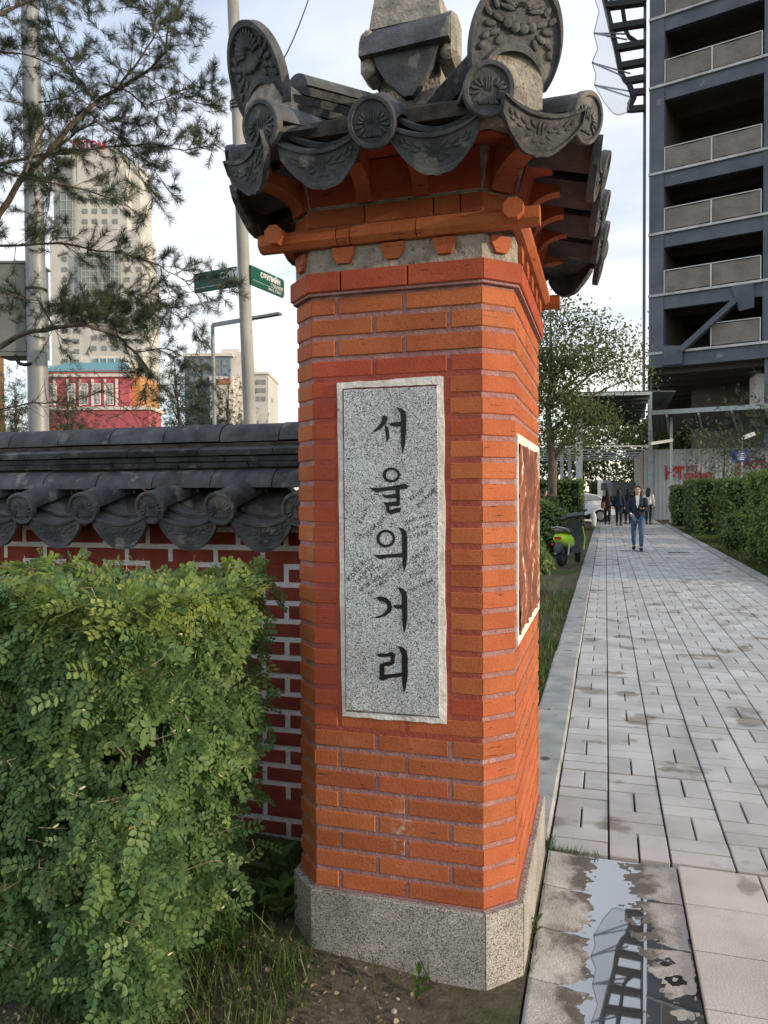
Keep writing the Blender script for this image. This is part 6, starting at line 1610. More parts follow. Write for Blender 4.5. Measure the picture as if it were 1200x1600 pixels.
# blue notice board on a post and floodlight
D = 30; pb_ = lat((1153-600)/FPX*D, D)
bs = empty('blue_notice', (pb_.x, pb_.y, 0), 'blue notice board with white lines on a wooden post above the hedge', 'sign')
k = MB(); k.box(pb_.x-.10, pb_.y-.1, -.1, pb_.x+.10, pb_.y+.1, onD(1153,720,D).z); k.build('post', noise_mat('timber_post', (.22,.15,.10), (.34,.24,.16), 6, .85), bs)
a, c = onD(1144,703,D-.15), onD(1170,721,D-.15)
k = MB(); k.obox((a+c)/2, fr_, ff, (0,0,1), (c-a).dot(fr_)/2, .02, (a.z-c.z)/2); bb = k.build('board', plain('sign_blue', (.02,.06,.38), .4), bs)
for i, (w, s_) in enumerate(((.8,.5),(.5,.5),(.8,.5),(.7,.5),(.6,.4))):
    q = a.lerp(c,.5)+Vector((0,0,(a.z-c.z)*(.36-.17*i)))-ff*.03; k = MB(); k.bar(q-fr_*.26*w, q+fr_*.26*w, .004, .035); k.build('text_line', M['white_paint'], bb)
D = 31; fb_ = lat((1158-600)/FPX*D, D); fl = empty('floodlight', (fb_.x, fb_.y, 0), 'white floodlight head on a thin pole beside the blue notice', 'light')
k = MB(); k.tube([(fb_.x,fb_.y,-.1),(fb_.x,fb_.y,onD(1158,690,D).z)], .04, 8); k.build('pole', M['galv'], fl, 60)
q = onD(1169, 681, D); k = MB(); k.obox(q, fr_*.95+Vector((0,0,.35)), ff, Vector((0,0,1))-fr_*.35, .24, .12, .07); k.build('lamp_head', M['white_paint'], fl)

# ------------------------------------------------------------------ clipped hedges and bushes along the path
M['hedge_leaf'] = leaf_mat('clipped_hedge_leaf', (.065,.115,.030), (.10,.165,.042), (.20,.27,.065), .32)
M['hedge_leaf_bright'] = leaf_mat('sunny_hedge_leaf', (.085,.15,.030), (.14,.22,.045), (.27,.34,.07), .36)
M['hedge_core'] = plain('hedge_shade', (.012,.02,.008), 1.0)  # near-black solid fill, shade between the leaves given as colour
def hedge_box(x0, x1, y0, y1, z1, n, ls, label, seed, rnd=.06, group=None, round_=False, name='clipped_hedge', mat='hedge_leaf'):
    g = np.random.RandomState(seed); o = Vector(((x0+x1)/2, (y0+y1)/2, 0)); r = empty(name, o, label, 'hedge' if not round_ else 'bush', group)
    P_ = []; D_ = []
    if round_:
        k = MB(); k.ell((o.x, o.y, z1*.48), (x1-x0)*.42, (y1-y0)*.42, z1*.44, 14, 10); k.build('shade_core', M['hedge_core'], r, 180)
        d = g.normal(0,1,(n,3)); d /= np.linalg.norm(d,axis=1,keepdims=True); q = np.array([o.x,o.y,z1*.48])+d*np.array([(x1-x0)/2,(y1-y0)/2,z1*.52])*(1-.14*g.rand(n,1))*(1+.05*np.sin(d[:,:1]*9+d[:,2:]*7)); P_.append(q); D_.append(d)
    else:
        k = MB(); k.box(x0+.12, y0+.12, 0, x1-.12, y1-.12, z1-.12); k.build('shade_core', M['hedge_core'], r)
        faces = [((0,-1,0),(x1-x0)*z1),((-1,0,0),(y1-y0)*z1),((1,0,0),(y1-y0)*z1),((0,0,1),(x1-x0)*(y1-y0))]; tot = sum(f_[1] for f_ in faces)
        for nr_, ar in faces:
            m_ = int(n*ar/tot); q = np.stack([g.uniform(x0,x1,m_), g.uniform(y0,y1,m_), g.uniform(.02,z1,m_)],1)
            dp = g.beta(1,2.2,m_)*.16
            if nr_[1] == -1: q[:,1] = y0+dp+.10*(1-np.clip(q[:,2]/(.5*z1),0,1))
            if nr_[0] == -1: q[:,0] = x0+dp+.12*(1-np.clip(q[:,2]/(.5*z1),0,1))
            if nr_[0] == 1: q[:,0] = x1-dp
            if nr_[2] == 1: q[:,2] = z1-dp
            P_.append(q); D_.append(np.tile(np.array(nr_,float),(m_,1)))
    P_ = np.vstack(P_); D_ = np.vstack(D_)
    P_ += D_*(rnd*np.sin(P_[:,:1]*5.1+P_[:,2:]*6.3)*np.sin(P_[:,1:2]*4.7+P_[:,2:]*3.3))
    nn = len(P_); lv, lf = leaflet(1.0,.33,.25); V, F = scatter(lv, lf, P_, rot_zy(D_+g.normal(0,.5,(nn,3))+np.array([[0,0,.45]]), g.normal(0,1,(nn,3))), ls*g.uniform(.6,1.3,nn))
    tag(fast('foliage', V, F, M[mat], r, o), kind='stuff'); return r
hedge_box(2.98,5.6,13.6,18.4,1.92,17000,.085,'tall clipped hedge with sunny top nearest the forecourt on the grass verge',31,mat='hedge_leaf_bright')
hedge_box(3.25,4.4,23.0,25.6,1.85,7000,.10,'tall clipped hedge between two others, just behind the low bushes',32)
hedge_box(3.0,7.2,27.8,33.0,1.93,8000,.11,'long clipped hedge standing before the red lettering of the hoarding',33)
hedge_box(2.95,3.9,36.0,38.5,1.75,2600,.12,'narrow dark hedge end close against the hoarding',34)
hedge_box(2.85,3.75,20.4,21.9,.98,3200,.075,'low rounded bush by the kerb at the foot of the clipped hedges',35,round_=True,name='round_bush')
hedge_box(3.35,4.2,19.0,20.3,.9,2800,.075,'low twiggy bush between the rounded bush and the tallest hedge',36,round_=True,name='round_bush')
hedge_box(-2.4,-.80,10.6,12.6,1.14,6500,.07,'dark round bush beside the scooter, the one next to the pillar',41,round_=True,name='round_bush')
hedge_box(-2.6,-.72,18.0,20.2,1.44,5200,.085,'round clipped bush just behind the scooter handlebar',42,round_=True,name='round_bush')
hedge_box(-5.0,-.95,31.0,34.5,2.0,5200,.12,'square dark clipped hedge behind the round bushes by the white car',43)
hedge_box(-1.2,1.2,63,66,2.3,2600,.2,'dark far hedge at the end of the covered passage',44)
# trees on the right
def crown_blob(spec): return [((x,y,z),(a,b2,c)) for (x,y,z,a,b2,c) in spec]
M['elm_leaf'] = leaf_mat('elm_leaf', (.085,.12,.050), (.13,.17,.062), (.21,.23,.09), .5)
De = 28.0; tb_ = lat((862-600)/FPX*De, De)
def el(px, py, dd, a, b2, c): q = onD(px, py, De+dd)-tb_; return ((q.x,q.y,q.z),(a,b2,c))
limb_tree('elm_tree', tb_, 7.6, .20, [el(860,480,0,.8,.8,.4),el(905,505,0,.9,.8,.35),el(945,530,.5,1.1,.8,.35),el(975,560,0,.8,.7,.35),el(985,590,.4,.5,.5,.3),el(900,560,-.5,1.1,1,.5),el(860,560,0,1.0,1,.6),el(935,575,0,.9,.7,.35),el(870,620,0,1.1,1,.6),el(905,645,-.6,1.1,.9,.5),el(935,655,-.6,.6,.6,.35),el(865,680,0,.8,.8,.5),el(840,600,.4,1.2,1,1.0),el(820,520,.4,1.2,1,.8),el(900,690,-.3,.7,.6,.35)],
          14000, .12, M['elm_leaf'], 'leafy elm tree with loose sprays beyond the scooter, behind the pillar', 51)
M['far_leaf'] = leaf_mat('far_tree_leaf', (.05,.075,.025), (.085,.11,.03), (.22,.22,.06), .3)
for (px, D, h, w, sd_, lb) in ((945,75,8.6,9,52,'hazy green tree at the far end of the passage beyond the truck cab'),(990,80,8.8,9,53,'hazy green tree at the far end of the passage beyond the beige boards'),(1060,58,6.2,6,54,'sunlit yellow green tree behind the hoarding above the big red letters'),(1100,58,6.0,6,55,'sunlit yellow green tree behind the hoarding above the thin sapling'),(870,70,7,7,56,'green tree far behind the elm and the walkway posts')):
    b2 = lat((px-600)/FPX*D, D); cr = [((random.uniform(-w/2,w/2), random.uniform(-1,1), h*random.uniform(.35,.95)), (w*.25,w*.25,h*.18)) for _ in range(12)]
    limb_tree('roadside_tree', b2, h, .14, cr, 3200, .34, M['far_leaf'], lb, sd_, 'trees beyond the hoarding')
# bare saplings against the hoarding, pine bough at the right edge
for (px, D, pyt, sd_, lb) in ((1098,34,690,61,'thin dark sapling with sparse leaves before the red lettering'),(1132,33,660,62,'thin branching sapling with sparse leaves beside the blue notice')):
    b2 = lat((px-600)/FPX*D, D); h = onD(px, pyt, D).z; g = np.random.RandomState(sd_)
    cr = [((g.uniform(-.9,.9), g.uniform(-.5,.5), h*g.uniform(.38,.95)), (.35,.3,.22)) for _ in range(13)]
    limb_tree('sapling', b2, h, .05, cr, 420, .13, M['elm_leaf'], lb, sd_, 'saplings before the hoarding')
D = 17; b2 = lat((1225-600)/FPX*D, D)
cr = []
for (px, py, a) in ((1205,680,.5),(1195,700,.35),(1185,722,.4),(1210,650,.5),(1178,712,.25),(1230,700,.6)):
    q = onD(px, py, D)-b2; cr.append(((q.x,q.y,q.z),(a,a*.8,a*.35)))
limb_tree('pine_tree', b2, 3.6, .09, cr, 520, .16, M['needle_far'], 'young pine whose boughs hang over the tall sunny hedge', 71, None, 'needle')
# ------------------------------------------------------------------ electric scooter parked on the verge
M['lime'] = plain('lime_paint', (.42,.72,.03), .35, spec=.5)
M['scoot'] = plain('dark_grey_plastic', (.055,.06,.065), .45, spec=.4)
M['tyre'] = plain('tyre_rubber', (.02,.02,.02), .85)
M['silver'] = plain('silver_metal', (.42,.42,.43), .4, metal=.6)
M['red_lens'] = plain('red_lens', (.40,.03,.03), .3)
SCP = onZ(890, 884, -.03); H_ = Vector((.27,.96,0)).normalized(); S_ = Vector((H_.y,-H_.x,0))
def sp_(f, s, z): return SCP+H_*f+S_*s+Vector((0,0,z+.03))
sco = empty('electric_scooter', tuple(SCP), 'lime green and dark grey electric scooter parked beside the kerb', 'scooter')
def wheel(f, r, w, steer=0.0):
    ax = (S_*math.cos(steer)+H_*math.sin(steer)); fw = (H_*math.cos(steer)-S_*math.sin(steer)); c = sp_(f,0,r); k = MB(); n = 20; rings = []
    for (rr, o) in ((r*.72,-w*.5),(r*.92,-w*.5),(r,-w*.25),(r,w*.25),(r*.92,w*.5),(r*.72,w*.5)):
        rings.append([c+ax*o+(fw*math.cos(2*math.pi*i/n)+Vector((0,0,1))*math.sin(2*math.pi*i/n))*rr for i in range(n)])
    rings.append(rings[0]); k.loft(rings, False); wh = k.build('wheel', M['tyre'], sco, 50)
    k = MB(); k.tube([c-ax*w*.35, c+ax*w*.35], r*.70, 14); k.build('rim', M['scoot'], wh, 40)
wheel(-.50, .215, .11); wheel(.55, .205, .10, .25)
def oval(c, fx, hx, sx, hs, n=14): return [c+fx*(hx*math.cos(2*math.pi*i/n))+sx*(hs*math.sin(2*math.pi*i/n)) for i in range(n)]
Zu = Vector((0,0,1))
def loft_f(stations, mat, name, par=sco, n=14):
    """stations along H: (f, zc, half height, half width)"""
    k = MB(); k.loft([[sp_(f,0,z)+Zu*(hh*math.sin(2*math.pi*i/n))+S_*(hw*math.cos(2*math.pi*i/n)) for i in range(n)] for (f,z,hh,hw) in stations]); return k.build(name, mat, par, 50)
loft_f([(-.74,.60,.03,.05),(-.66,.58,.11,.13),(-.45,.55,.15,.16),(-.20,.52,.15,.16),(-.05,.47,.12,.13)], M['lime'], 'tail_body')
loft_f([(-.72,.735,.02,.06),(-.60,.745,.05,.13),(-.30,.735,.055,.15),(-.02,.70,.05,.12),(.03,.68,.02,.06)], M['scoot'], 'seat')
k = MB(); k.tube([sp_(-.45,-.15,.72), sp_(-.70,-.15,.80), sp_(-.78,0,.83), sp_(-.70,.15,.80), sp_(-.45,.15,.72)], .014, 7); k.build('grab_rail', M['silver'], sco, 60)
k = MB(); k.obox(sp_(-.755,0,.60), S_, H_, Zu, .07, .015, .03); k.build('tail_lamp', M['red_lens'], sco)
k = MB(); k.obox(sp_(-.74,-.11,.47), S_, H_, Zu, .025, .02, .02); k.build('indicator', M['red_lens'], sco)
loft_f([(-.80,.36,.10,.02),(-.74,.40,.12,.09),(-.60,.47,.06,.09),(-.45,.50,.04,.08)], M['scoot'], 'rear_mudguard')
k = MB(); k.bar(sp_(-.52,.10,.20), sp_(-.08,.09,.26), .05, .06); k.bar(sp_(-.52,-.10,.20), sp_(-.08,-.09,.26), .05, .06); k.build('swing_arm', M['scoot'], sco)
for s_ in (-1,1): k = MB(); k.tube([sp_(-.48,.13*s_,.24), sp_(-.42,.13*s_,.50)], .025, 8); k.build('shock_absorber', M['silver'], sco, 40)
loft_f([(-.18,.30,.08,.12),(.10,.26,.05,.15),(.30,.27,.05,.15),(.40,.32,.08,.13)], M['scoot'], 'footboard')
# leg shield: tall curved shell
k = MB(); st = [(.36,.24,.14),(.40,.40,.19),(.38,.62,.21),(.33,.82,.17),(.28,.95,.10)]
k.loft([[sp_(f-.05,-w,z), sp_(f+.03,-w*.6,z), sp_(f+.07,0,z), sp_(f+.03,w*.6,z), sp_(f-.05,w,z), sp_(f-.02,w*.6,z), sp_(f-.0,0,z), sp_(f-.02,-w*.6,z)] for (f,z,w) in st]); k.build('leg_shield', M['scoot'], sco, 50)
k = MB(); k.tube([sp_(.31,.21,.30), sp_(.34,.225,.55), sp_(.29,.19,.80)], .012, 6); k.build('trim_strip', M['lime'], sco, 60)
k = MB(); k.tube([sp_(.55,0,.21), sp_(.42,0,.55), sp_(.30,0,.98)], [.03,.035,.03], 8); k.build('steering_column', M['scoot'], sco, 60)
loft_f([(.40,.33,.04,.05),(.52,.42,.04,.07),(.68,.40,.03,.06),(.76,.33,.02,.04)], M['scoot'], 'front_mudguard')
k = MB(); k.loft([[sp_(.27+df,-.30,.93+dz) for df,dz in ((-.03,0),(0,.03),(.03,0),(0,-.03))],[sp_(.30+df,-.12,1.00+dz) for df,dz in ((-.08,0),(0,.07),(.09,0),(0,-.05))],[sp_(.31+df,.05,1.03+dz) for df,dz in ((-.09,0),(0,.08),(.10,0),(0,-.06))],[sp_(.29+df,.22,1.05+dz) for df,dz in ((-.04,0),(0,.04),(.05,0),(0,-.04))]]); k.build('handlebar_cowl', M['scoot'], sco, 50)
for s_ in (-1,1): k = MB(); k.tube([sp_(.27,.22*s_,.97+.04*s_), sp_(.20,.38*s_,1.0+.06*s_)], [.02,.019], 8); k.build('grip', M['tyre'], sco, 60)
for s_ in (-1,1):
    k = MB(); k.tube([sp_(.28,.18*s_,1.0), sp_(.27,.24*s_,1.13)], .008, 6); mr_ = k.build('mirror', M['scoot'], sco, 60)
    k = MB(); k.ell(sp_(.27,.25*s_,1.15), .05, .025, .035, 10, 7); k.build('mirror_head', M['scoot'], mr_, 60)

# ------------------------------------------------------------------ white car at the end of the path, box truck behind
def car(name, label, O, F, S, paint, length=4.4, width=1.75, hgt=1.48, cut=None):
    c_ = empty(name, tuple(O), label, 'car'); P_ = lambda f, s, z: Vector(O)+F*f+S*s+Zu*z
    L = length/2; w = width/2
    prof = [(-L,.36),(-L-.02,.62),(-L+.10,.92),(-L+.32,1.06),(-L+.95,1.36),(-L+1.6,hgt),(-L+2.3,hgt-.02),(-L+3.1,1.10),(L-.55,.96),(L-.06,.74),(L,.50),(L-.05,.30)]
    k = MB(); n = len(prof)
    # body: cross sections side to side with tumblehome
    rows = []
    for s, q in ((-1,.0),(-1,.03),(-.93,1.0),(.93,1.0),(1,.03),(1,.0)):
        rows.append((s, q))
    def pt(f, z, side):
        t_ = max(0, z-.92)/.6; return P_(f, side*(w-.30*t_), z)
    for side in (-1, 1): k.add([pt(f, z, side) for f, z in prof], [tuple(range(n)) if side > 0 else tuple(range(n))[::-1]])
    b = len(k.v); k.v += [tuple(pt(f, z, s)) for s in (-1,1) for f, z in prof]
    for i in range(n): j = (i+1)%n; k.f.append((b+i, b+j, b+n+j, b+n+i))
    body = k.build('body', paint, c_, 30)
    win = [(-L+.55,1.08),(-L+1.0,1.32),(-L+1.62,hgt-.06),(-L+2.25,hgt-.08),(-L+2.95,1.08)]
    for side in (-1, 1):
        k = MB(); k.add([pt(f, z, side)+S*(.006*side) for f, z in win], [tuple(range(5)) if side > 0 else tuple(range(5))[::-1]]); k.build('side_window', M['win'], c_)
        k = MB(); k.bar(pt(-L+1.75,1.08,side)+S*(.012*side), pt(-L+1.70,hgt-.06,side)+S*(.012*side), .05, .02, S); k.build('window_pillar', paint, c_)
        k = MB(); k.bar(P_(-L+1.9,(w+.005)*side,.86), P_(-L+2.1,(w+.005)*side,.86), .03, .02); k.build('door_handle', paint, c_)
        for zf, lamp in ((-L+.06,'tail_lamp'),(L-.22,'headlight')):
            k = MB(); k.obox(P_(zf,(w-.12)*side,.86 if lamp == 'tail_lamp' else .74), F, S, Zu, .10, .125, .09); k.build(lamp, M['red_lens'] if lamp == 'tail_lamp' else M['white_paint'], c_)
    k = MB(); q = [(-L+.36,1.08),(-L+.96,1.375)]; k.add([P_(q[0][0],-w+.16,q[0][1]),P_(q[0][0],w-.16,q[0][1]),P_(q[1][0],w-.26,q[1][1]),P_(q[1][0],-w+.26,q[1][1])],[(3,2,1,0)]); k.build('rear_window', M['win'], c_)
    k = MB(); q = [(-L+3.06,1.12),(-L+2.34,hgt-.02)]; k.add([P_(q[0][0]+.02,-w+.2,q[0][1]),P_(q[0][0]+.02,w-.2,q[0][1]),P_(q[1][0]+.02,w-.28,q[1][1]),P_(q[1][0]+.02,-w+.28,q[1][1])],[(0,1,2,3)]); k.build('windscreen', M['win'], c_)
    for f in (-L+.85, L-.85):
        for side in (-1, 1):
            k = MB(); c0 = P_(f, side*(w-.10), .32); nn = 20; rg_ = []
            for rr, o in ((.20,-.11),(.32,-.10),(.33,0),(.32,.11),(.20,.112)): rg_.append([c0+S*(o*side)+(F*math.cos(2*math.pi*i/nn)+Zu*math.sin(2*math.pi*i/nn))*rr for i in range(nn)])
            k.loft(rg_); wh = k.build('wheel', M['tyre'], c_, 40)
            k = MB(); k.tube([c0+S*(.05*side), c0+S*(.118*side)], .20, 16); k.build('rim', M['silver'], wh, 40)
            k = MB(); k.obox(P_(f, side*(w-.14), .34), F, S, Zu, .40, .13, .32); k.build('wheel_arch', M['black'], c_)
    return c_
M['car_white'] = plain('white_car_paint', (.70,.71,.72), .25, spec=.6)
q = onZ(892, 815, 0); car('white_car', 'white hatchback parked across the end of the path behind the steel post', (q.x-.05, q.y, 0), -_r0, Vector((-_r0.y, _r0.x, 0)), M['car_white'], 4.3)
q = lat((958-600)/FPX*52, 52)
tr = empty('box_truck', (q.x, q.y, 0), 'small truck with white cab and grey box at the far end of the passage', 'truck')
k = MB(); k.obox((q.x+.35, q.y, 1.55), _r0, ff, Zu, .85, 1.4, .60); k.build('cargo_box', plain('grey_box', (.20,.21,.24), .6), tr)
a = lat((944-600)/FPX*52, 52); k = MB(); k.obox((a.x, a.y, 1.62), _r0, ff, Zu, .28, .6, .70); cb_ = k.build('cab', M['car_white'], tr)
k = MB(); k.obox((a.x, a.y-.62, 1.85), _r0, ff, Zu, .22, .02, .25); k.build('window', M['win'], cb_)
k = MB(); k.obox((q.x+.1, q.y, .80), _r0, ff, Zu, 1.3, .8, .12); k.build('chassis', M['black'], tr)
for s_ in (-.7,.8):
    c0 = Vector((q.x+s_, q.y-.7, .38)); k = MB(); k.tube([c0-ff*.12, c0+ff*.12], .38, 16); k.build('wheel', M['tyre'], tr, 40)
# low white barrier bar and lit panel by the post
D = 33; b0 = lat((912-600)/FPX*D, D); br_ = empty('barrier', (b0.x, b0.y, 0), 'low white barrier rail with a round end plate beside the steel post', 'barrier')
k = MB(); k.bar(onD(898,812,D), onD(924,813,D), .10, .08); k.build('rail', M['white_paint'], br_)
k = MB(); k.bar(onD(899,812,D)-Zu*.25, onD(899,812,D), .08, .08, (0,1,0)); k.build('leg', M['white_paint'], br_)
e_ = onD(927, 812, D); k = MB(); k.ell(e_, .14, .05, .36, 14, 8); k.build('end_plate', M['white_paint'], br_, 60)
k = MB(); k.bar(onD(927,812,D)-Zu*.36, Vector((e_.x,e_.y,-.05)), .05, .05, (0,1,0)); k.build('leg', M['white_paint'], br_)

# ------------------------------------------------------------------ people
M['skin'] = plain('skin', (.52,.33,.24), .55)
M['hair'] = plain('dark_hair', (.018,.014,.012), .5)
cloth = {}
def cl(name, c):
    if name not in cloth: cloth[name] = noise_mat(name, tuple(x*.8 for x in c), tuple(min(1,x*1.15) for x in c), 18, .85, .4, 40)
    return cloth[name]
def skin_mesh(name, verts, edges, rad, mat, parent, sub=1):
    me = bpy.data.meshes.new(name); o = WO[parent.name]; me.from_pydata([tuple(Vector(v)-o) for v in verts], edges, [])
    ob = put(name, me, parent, o); me.materials.append(mat)
    md = ob.modifiers.new('Skin', 'SKIN')
    for i, r_ in enumerate(rad):
        sv = me.skin_vertices[0].data[i]; sv.radius = (r_, r_) if not isinstance(r_, tuple) else r_; sv.use_root = (i == 0)
    sm = ob.modifiers.new('Subdivision', 'SUBSURF'); sm.levels = sub; sm.render_levels = sub
    md.use_smooth_shade = True
    return ob
def person(label, base, face, h, top, bottom, shoes, hair_len=.0, pose='stand', arms=None, skirt=False, coat=False, bag=None, white_in=None, hairc=None, phone=False, group=None, seed=0):
    """face: horizontal unit vector the person faces"""
    g = random.Random(seed); F = Vector(face).normalized(); S = Vector((F.y,-F.x,0)); B = Vector(base); u = h/1.70
    P_ = lambda f, s, z: B+F*(f*u)+S*(s*u)+Zu*(z*u)
    r = empty('person', tuple(B), label, 'person', group)
    st = .16 if pose == 'walk' else .02
    hipz = .88; kL, kR = (.13, -.06) if pose == 'walk' else (.02, 0)
    J = {'pel': (0,0,.92), 'bel': (0,0,1.06), 'ch': (.0,0,1.24), 'nk': (0,0,1.42), 'hd0': (.015,0,1.50), 'hd1': (.02,0,1.59), 'hd2': (.015,0,1.66),
         'hL': (0,-.09,.86), 'kL': (kL,-.095,.48), 'aL': (st,-.09,.08), 'tL': (st+.13,-.10,.03),
         'hR': (0,.09,.86), 'kR': (kR,.095,.48), 'aR': (-st*1.2,.09,.10 if pose == 'walk' else .08), 'tR': (-st*1.2+.13,.10,.03),
         'sL': (0,-.17,1.36), 'sR': (0,.17,1.36)}
    aL = arms[0] if arms else ((.02,-.23,1.10),(.08,-.23,.88)); aR = arms[1] if arms else ((.02,.23,1.10),(.08,.23,.88))
    J.update({'eL': aL[0], 'wL': aL[1], 'eR': aR[0], 'wR': aR[1]})
    def hp_(w, e): d = (Vector(w)-Vector(e)).normalized(); return tuple(Vector(w)+d*.07)
    J['mL'] = hp_(aL[1], aL[0]); J['mR'] = hp_(aR[1], aR[0])
    names = list(J); idx = {n: i for i, n in enumerate(names)}
    E = [('pel','bel'),('bel','ch'),('ch','nk'),('nk','hd0'),('hd0','hd1'),('hd1','hd2'),('pel','hL'),('hL','kL'),('kL','aL'),('aL','tL'),('pel','hR'),('hR','kR'),('kR','aR'),('aR','tR'),('ch','sL'),('sL','eL'),('eL','wL'),('wL','mL'),('ch','sR'),('sR','eR'),('eR','wR'),('wR','mR')]
    rr = {'pel':.12,'bel':.11,'ch':.12,'nk':.05,'hd0':.062,'hd1':.082,'hd2':.065,'hL':.085,'kL':.055,'aL':.038,'tL':.03,'hR':.085,'kR':.055,'aR':.038,'tR':.03,'sL':.055,'eL':.038,'wL':.027,'mL':.026,'sR':.055,'eR':.038,'wR':.027,'mR':.026}
    skin_mesh('body', [P_(*J[n]) for n in names], [(idx[a], idx[c]) for a, c in E], [rr[n]*u*.92 for n in names], M['skin'], r, 1)
    # fingers and thumb
    for sd_, w, m_ in (('L','wL','mL'),('R','wR','mR')):
        d = (P_(*J[m_])-P_(*J[w])).normalized(); side = d.cross(F); side = side.normalized() if side.length > .1 else S; k = MB(); tip0 = P_(*J[m_])
        for i, ln in enumerate((.055,.065,.060,.045)):
            o_ = side*((i-1.5)*.017*u); p0 = tip0+o_; k.tube([p0-d*.01, p0+d*ln*.5*u+F*.004, p0+d*ln*u+F*.016*u], [.009*u,.008*u,.006*u], 6)
        p0 = P_(*J[w])+d*.03*u+side*.03*u; k.tube([p0, p0+side*.02*u+d*.03*u, p0+side*.02*u+d*.055*u+F*.01*u], [.010*u,.009*u,.007*u], 6)
        k.build('fingers', M['skin'], r, 60)
    # trousers
    if True:
        nm = ['pel','hL','kL','aL','hR','kR','aR']; ix = {n: i for i, n in enumerate(nm)}; JJ = dict(J); JJ['aL'] = (J['aL'][0],J['aL'][1],J['aL'][2]+.03); JJ['aR'] = (J['aR'][0],J['aR'][1],J['aR'][2]+.03)
        skin_mesh('trousers', [P_(*JJ[n]) for n in nm], [(0,1),(1,2),(2,3),(0,4),(4,5),(5,6)], [q*u for q in (.135,.098,.070,.055,.098,.070,.055)], bottom, r, 1)
    # coat or jacket: lofted trunk plus sleeves
    k = MB(); n = 14; lo = .66 if coat else .84
    zs_ = [(lo,.175,.13),(.95,.175,.125),(1.08,.165,.12),(1.22,.172,.125),(1.33,.178,.115),(1.40,.13,.085),(1.445,.075,.065)]
    k.loft([[P_(hd*math.cos(2*math.pi*i/n)*(1+.03*math.sin(5*i)), hw*math.sin(2*math.pi*i/n), z) for i in range(n)] for z, hw, hd in zs_])
    jk = k.build('jacket', top, r, 60)
    for s_, e_, w_ in (('sL','eL','wL'),('sR','eR','wR')):
        k = MB(); a, b2, c = Vector(J[s_]), Vector(J[e_]), Vector(J[w_]); k.tube([P_(*a.lerp(b2,q)) for q in (-.15,.1,.5,1)]+[P_(*b2.lerp(c,q)) for q in (.5,.95)], [q*u for q in (.06,.078,.066,.058,.052,.046)], 10); k.build('sleeve', top, jk, 60)
    if white_in:
        k = MB(); k.prism([P_(.078,-.050,1.465), P_(.078,.050,1.465), P_(.142,.030,1.22), P_(.138,.0,1.13), P_(.142,-.030,1.22)], F*.01); k.build('shirt_front', white_in, jk)
    for a_, t_ in (('aL','tL'),('aR','tR')):
        a, t1 = P_(*J[a_]), P_(*J[t_]); zb_ = min(B.z+.0, a.z); d = (t1-a); d.z = 0; d.normalize(); k = MB()
        k.loft([[q+S*(hw*u*math.cos(2*math.pi*i/10))+Zu*(hh*u*math.sin(2*math.pi*i/10)) for i in range(10)] for q, hw, hh in ((a-d*.07*u-Zu*.025*u,.03,.03),(a-d*.03*u-Zu*.01*u,.042,.055),(a+d*.07*u-Zu*.03*u,.046,.04),(a+d*.15*u-Zu*.042*u,.04,.028),(a+d*.19*u-Zu*.048*u,.02,.016))]); k.build('shoe', shoes, r, 60)
    # hair, face
    hc = P_(.0,0,1.62); k = MB(); Mx = Matrix((F, S, Zu)).transposed()
    k.ell(hc+F*(-.022*u)+Zu*.012*u, .098*u, .088*u, .105*u, 14, 10, Mx)
    if hair_len: k.loft([[hc+F*(f+.042*math.cos(2*math.pi*i/12)*sc)*u+S*(.085*math.sin(2*math.pi*i/12)*sc*u)+Zu*z*u for i in range(12)] for z, f, sc in ((.02,-.04,1.15),(-.10,-.06,1.3),(-.10-hair_len*.5,-.09,1.25),(-.10-hair_len,-.10,.9))])
    k.build('hair', hairc or M['hair'], r, 60)
    k = MB(); k.ell(hc+F*(.022*u)-Zu*.02*u, .078*u, .070*u, .098*u, 14, 10, Mx); k.ell(hc+F*.098*u-Zu*.025*u, .016*u, .012*u, .02*u, 8, 6, Mx); fc_ = k.build('face', M['skin'], r, 60)
    k = MB()
    for s_ in (-1,1): k.ell(hc+F*.090*u+S*(.030*s_*u)+Zu*.005*u, .010*u, .014*u, .008*u, 8, 6, Mx)
    k.build('eyes', M['hair'], fc_); k = MB(); k.ell(hc+F*.092*u-Zu*.062*u, .008*u, .024*u, .007*u, 8, 6, Mx); k.build('mouth', plain('lips',(.40,.12,.11),.5), fc_)
    k = MB()
    for s_ in (-1,1): k.ell(hc+F*.0+S*(.078*s_*u)-Zu*.02*u, .018*u, .010*u, .03*u, 8, 6, Mx)
    k.build('ears', M['skin'], fc_)
    return r, P_, J
toCam = lambda p: (Vector((CAM.x, CAM.y, 0))-Vector((p[0],p[1],0))).normalized()
navy, jeans, blk_c, wht = cl('navy_jacket',(.022,.028,.050)), cl('blue_jeans',(.075,.13,.22)), cl('black_cloth',(.018,.018,.020)), cl('white_cloth',(.72,.70,.66))
q = onZ(996, 861, 0)
wr, WP, WJ = person('woman in navy jacket and blue jeans walking with a phone in her hand', (q.x,q.y,0), toCam(q), 1.66, navy, jeans, cl('black_shoe',(.02,.02,.02)), .20, 'walk',
   arms=(((.03,-.25,1.08),(.22,-.14,1.13)), ((.0,.25,1.08),(.14,.16,.99))), white_in=wht, seed=1)
hc_ = WP(*WJ['mL']); k = MB(); k.obox(hc_+WP(.05,0,0)-WP(0,0,0)+Zu*.02, Vector((toCam(q).y,-toCam(q).x,0)), toCam(q)+Zu*.6, Zu-toCam(q)*.6, .036, .075, .006)
ph = k.build('phone', M['black']); tag(ph, 'dark phone held in the hand of the walking woman', 'phone')
ws, _, _ = (None, None, None)
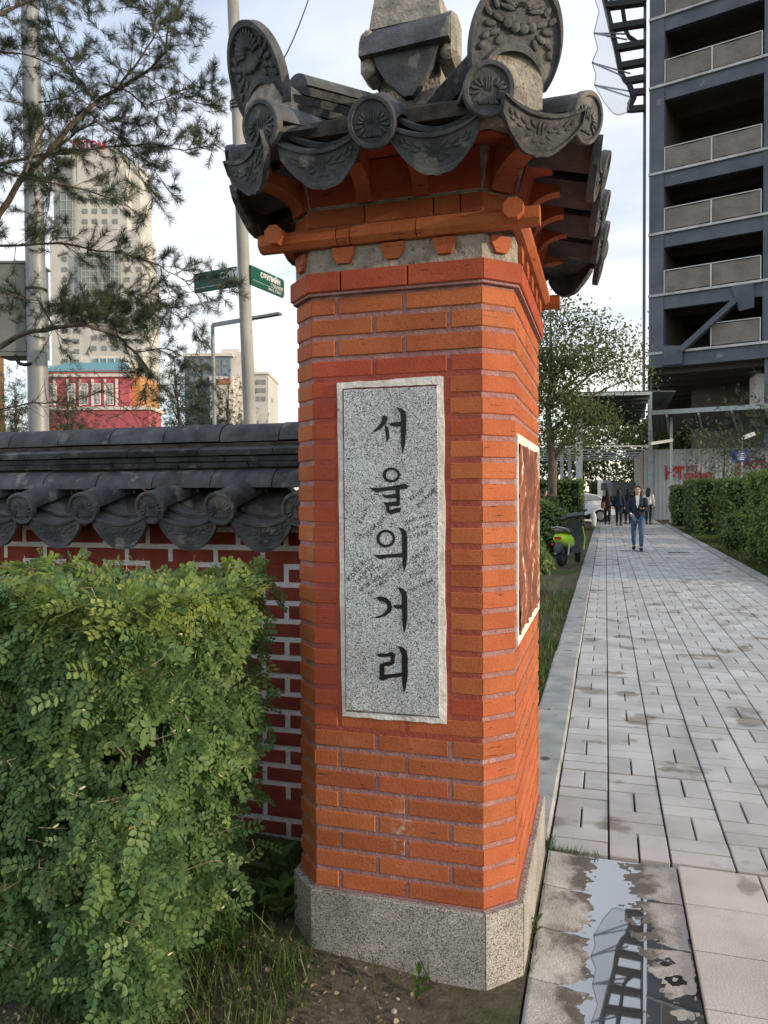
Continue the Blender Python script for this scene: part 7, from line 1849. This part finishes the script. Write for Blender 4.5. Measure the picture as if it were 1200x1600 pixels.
k = MB(); wb_ = WP(.19,.17,.99); k.ell(wb_, .03, .03, .03, 10, 7); k.build('cuff', wht, wr, 60)
grp = [(949,822,'woman in black coat with a tan shoulder bag in the group at the path end',blk_c,blk_c,.32,True,.97,'tan'),
       (967,824,'woman in long dark blue coat with long black hair in the group',cl('dark_blue_coat',(.020,.030,.060)),blk_c,.36,True,.98,None),
       (981,821,'person in black clothes between the blue coat and the pink jacket',blk_c,blk_c,.34,True,1.0,None),
       (994,819,'person in pink and red jacket standing behind the walking woman',cl('pink_jacket',(.55,.16,.16)),blk_c,.12,False,1.02,None),
       (1013,822,'woman in white jacket and black trousers beside the hoarding corner',wht,blk_c,.22,False,1.0,None)]
for i, (px, py, lb, tp, bt, hl, ct_, sc_, bag) in enumerate(grp):
    q = onZ(px, py-2, 0); fc2 = -toCam(q)
    pr_, PP, PJ = person(lb, (q.x,q.y,0), (fc2+Vector((.25*math.sin(i*2.1),0,0))), 1.66*sc_, tp, bt, blk_c, hl, 'stand', coat=ct_, seed=i+10)
    if bag:
        k = MB(); k.loft([[PP(-.10,-.20,.95)+Vector((math.cos(2*math.pi*j/10)*.10, math.sin(2*math.pi*j/10)*.06, z)) for j in range(10)] for z in (-.12,0,.13)]); b_o = k.build('shoulder_bag', cl('tan_leather',(.22,.12,.06))); tag(b_o, 'tan brown shoulder bag hanging on the woman in black', 'bag')
        k = MB(); k.tube([PP(-.10,-.16,1.05), PP(-.13,.05,1.36), PP(0,.14,1.43)], .012, 6); k.build('strap', cl('tan_leather',(.22,.12,.06)), b_o)
for i, (px, py, D, lb) in enumerate(((851,770,24.5,'person in black jacket half hidden behind the round bush nearest the pillar'),(861,769,26,'dark haired person behind the round bush, beside the one in black jacket'))):
    tp_ = onD(px, py, D); b2 = lat((px-600)/FPX*D, D); hh = 1.62 if i == 0 else 1.66
    person(lb, (b2.x, b2.y, 0), Vector((.75,.65,0)) if i == 0 else Vector((-.6,.8,0)), hh, blk_c, blk_c, blk_c, .05, 'stand', seed=30+i)
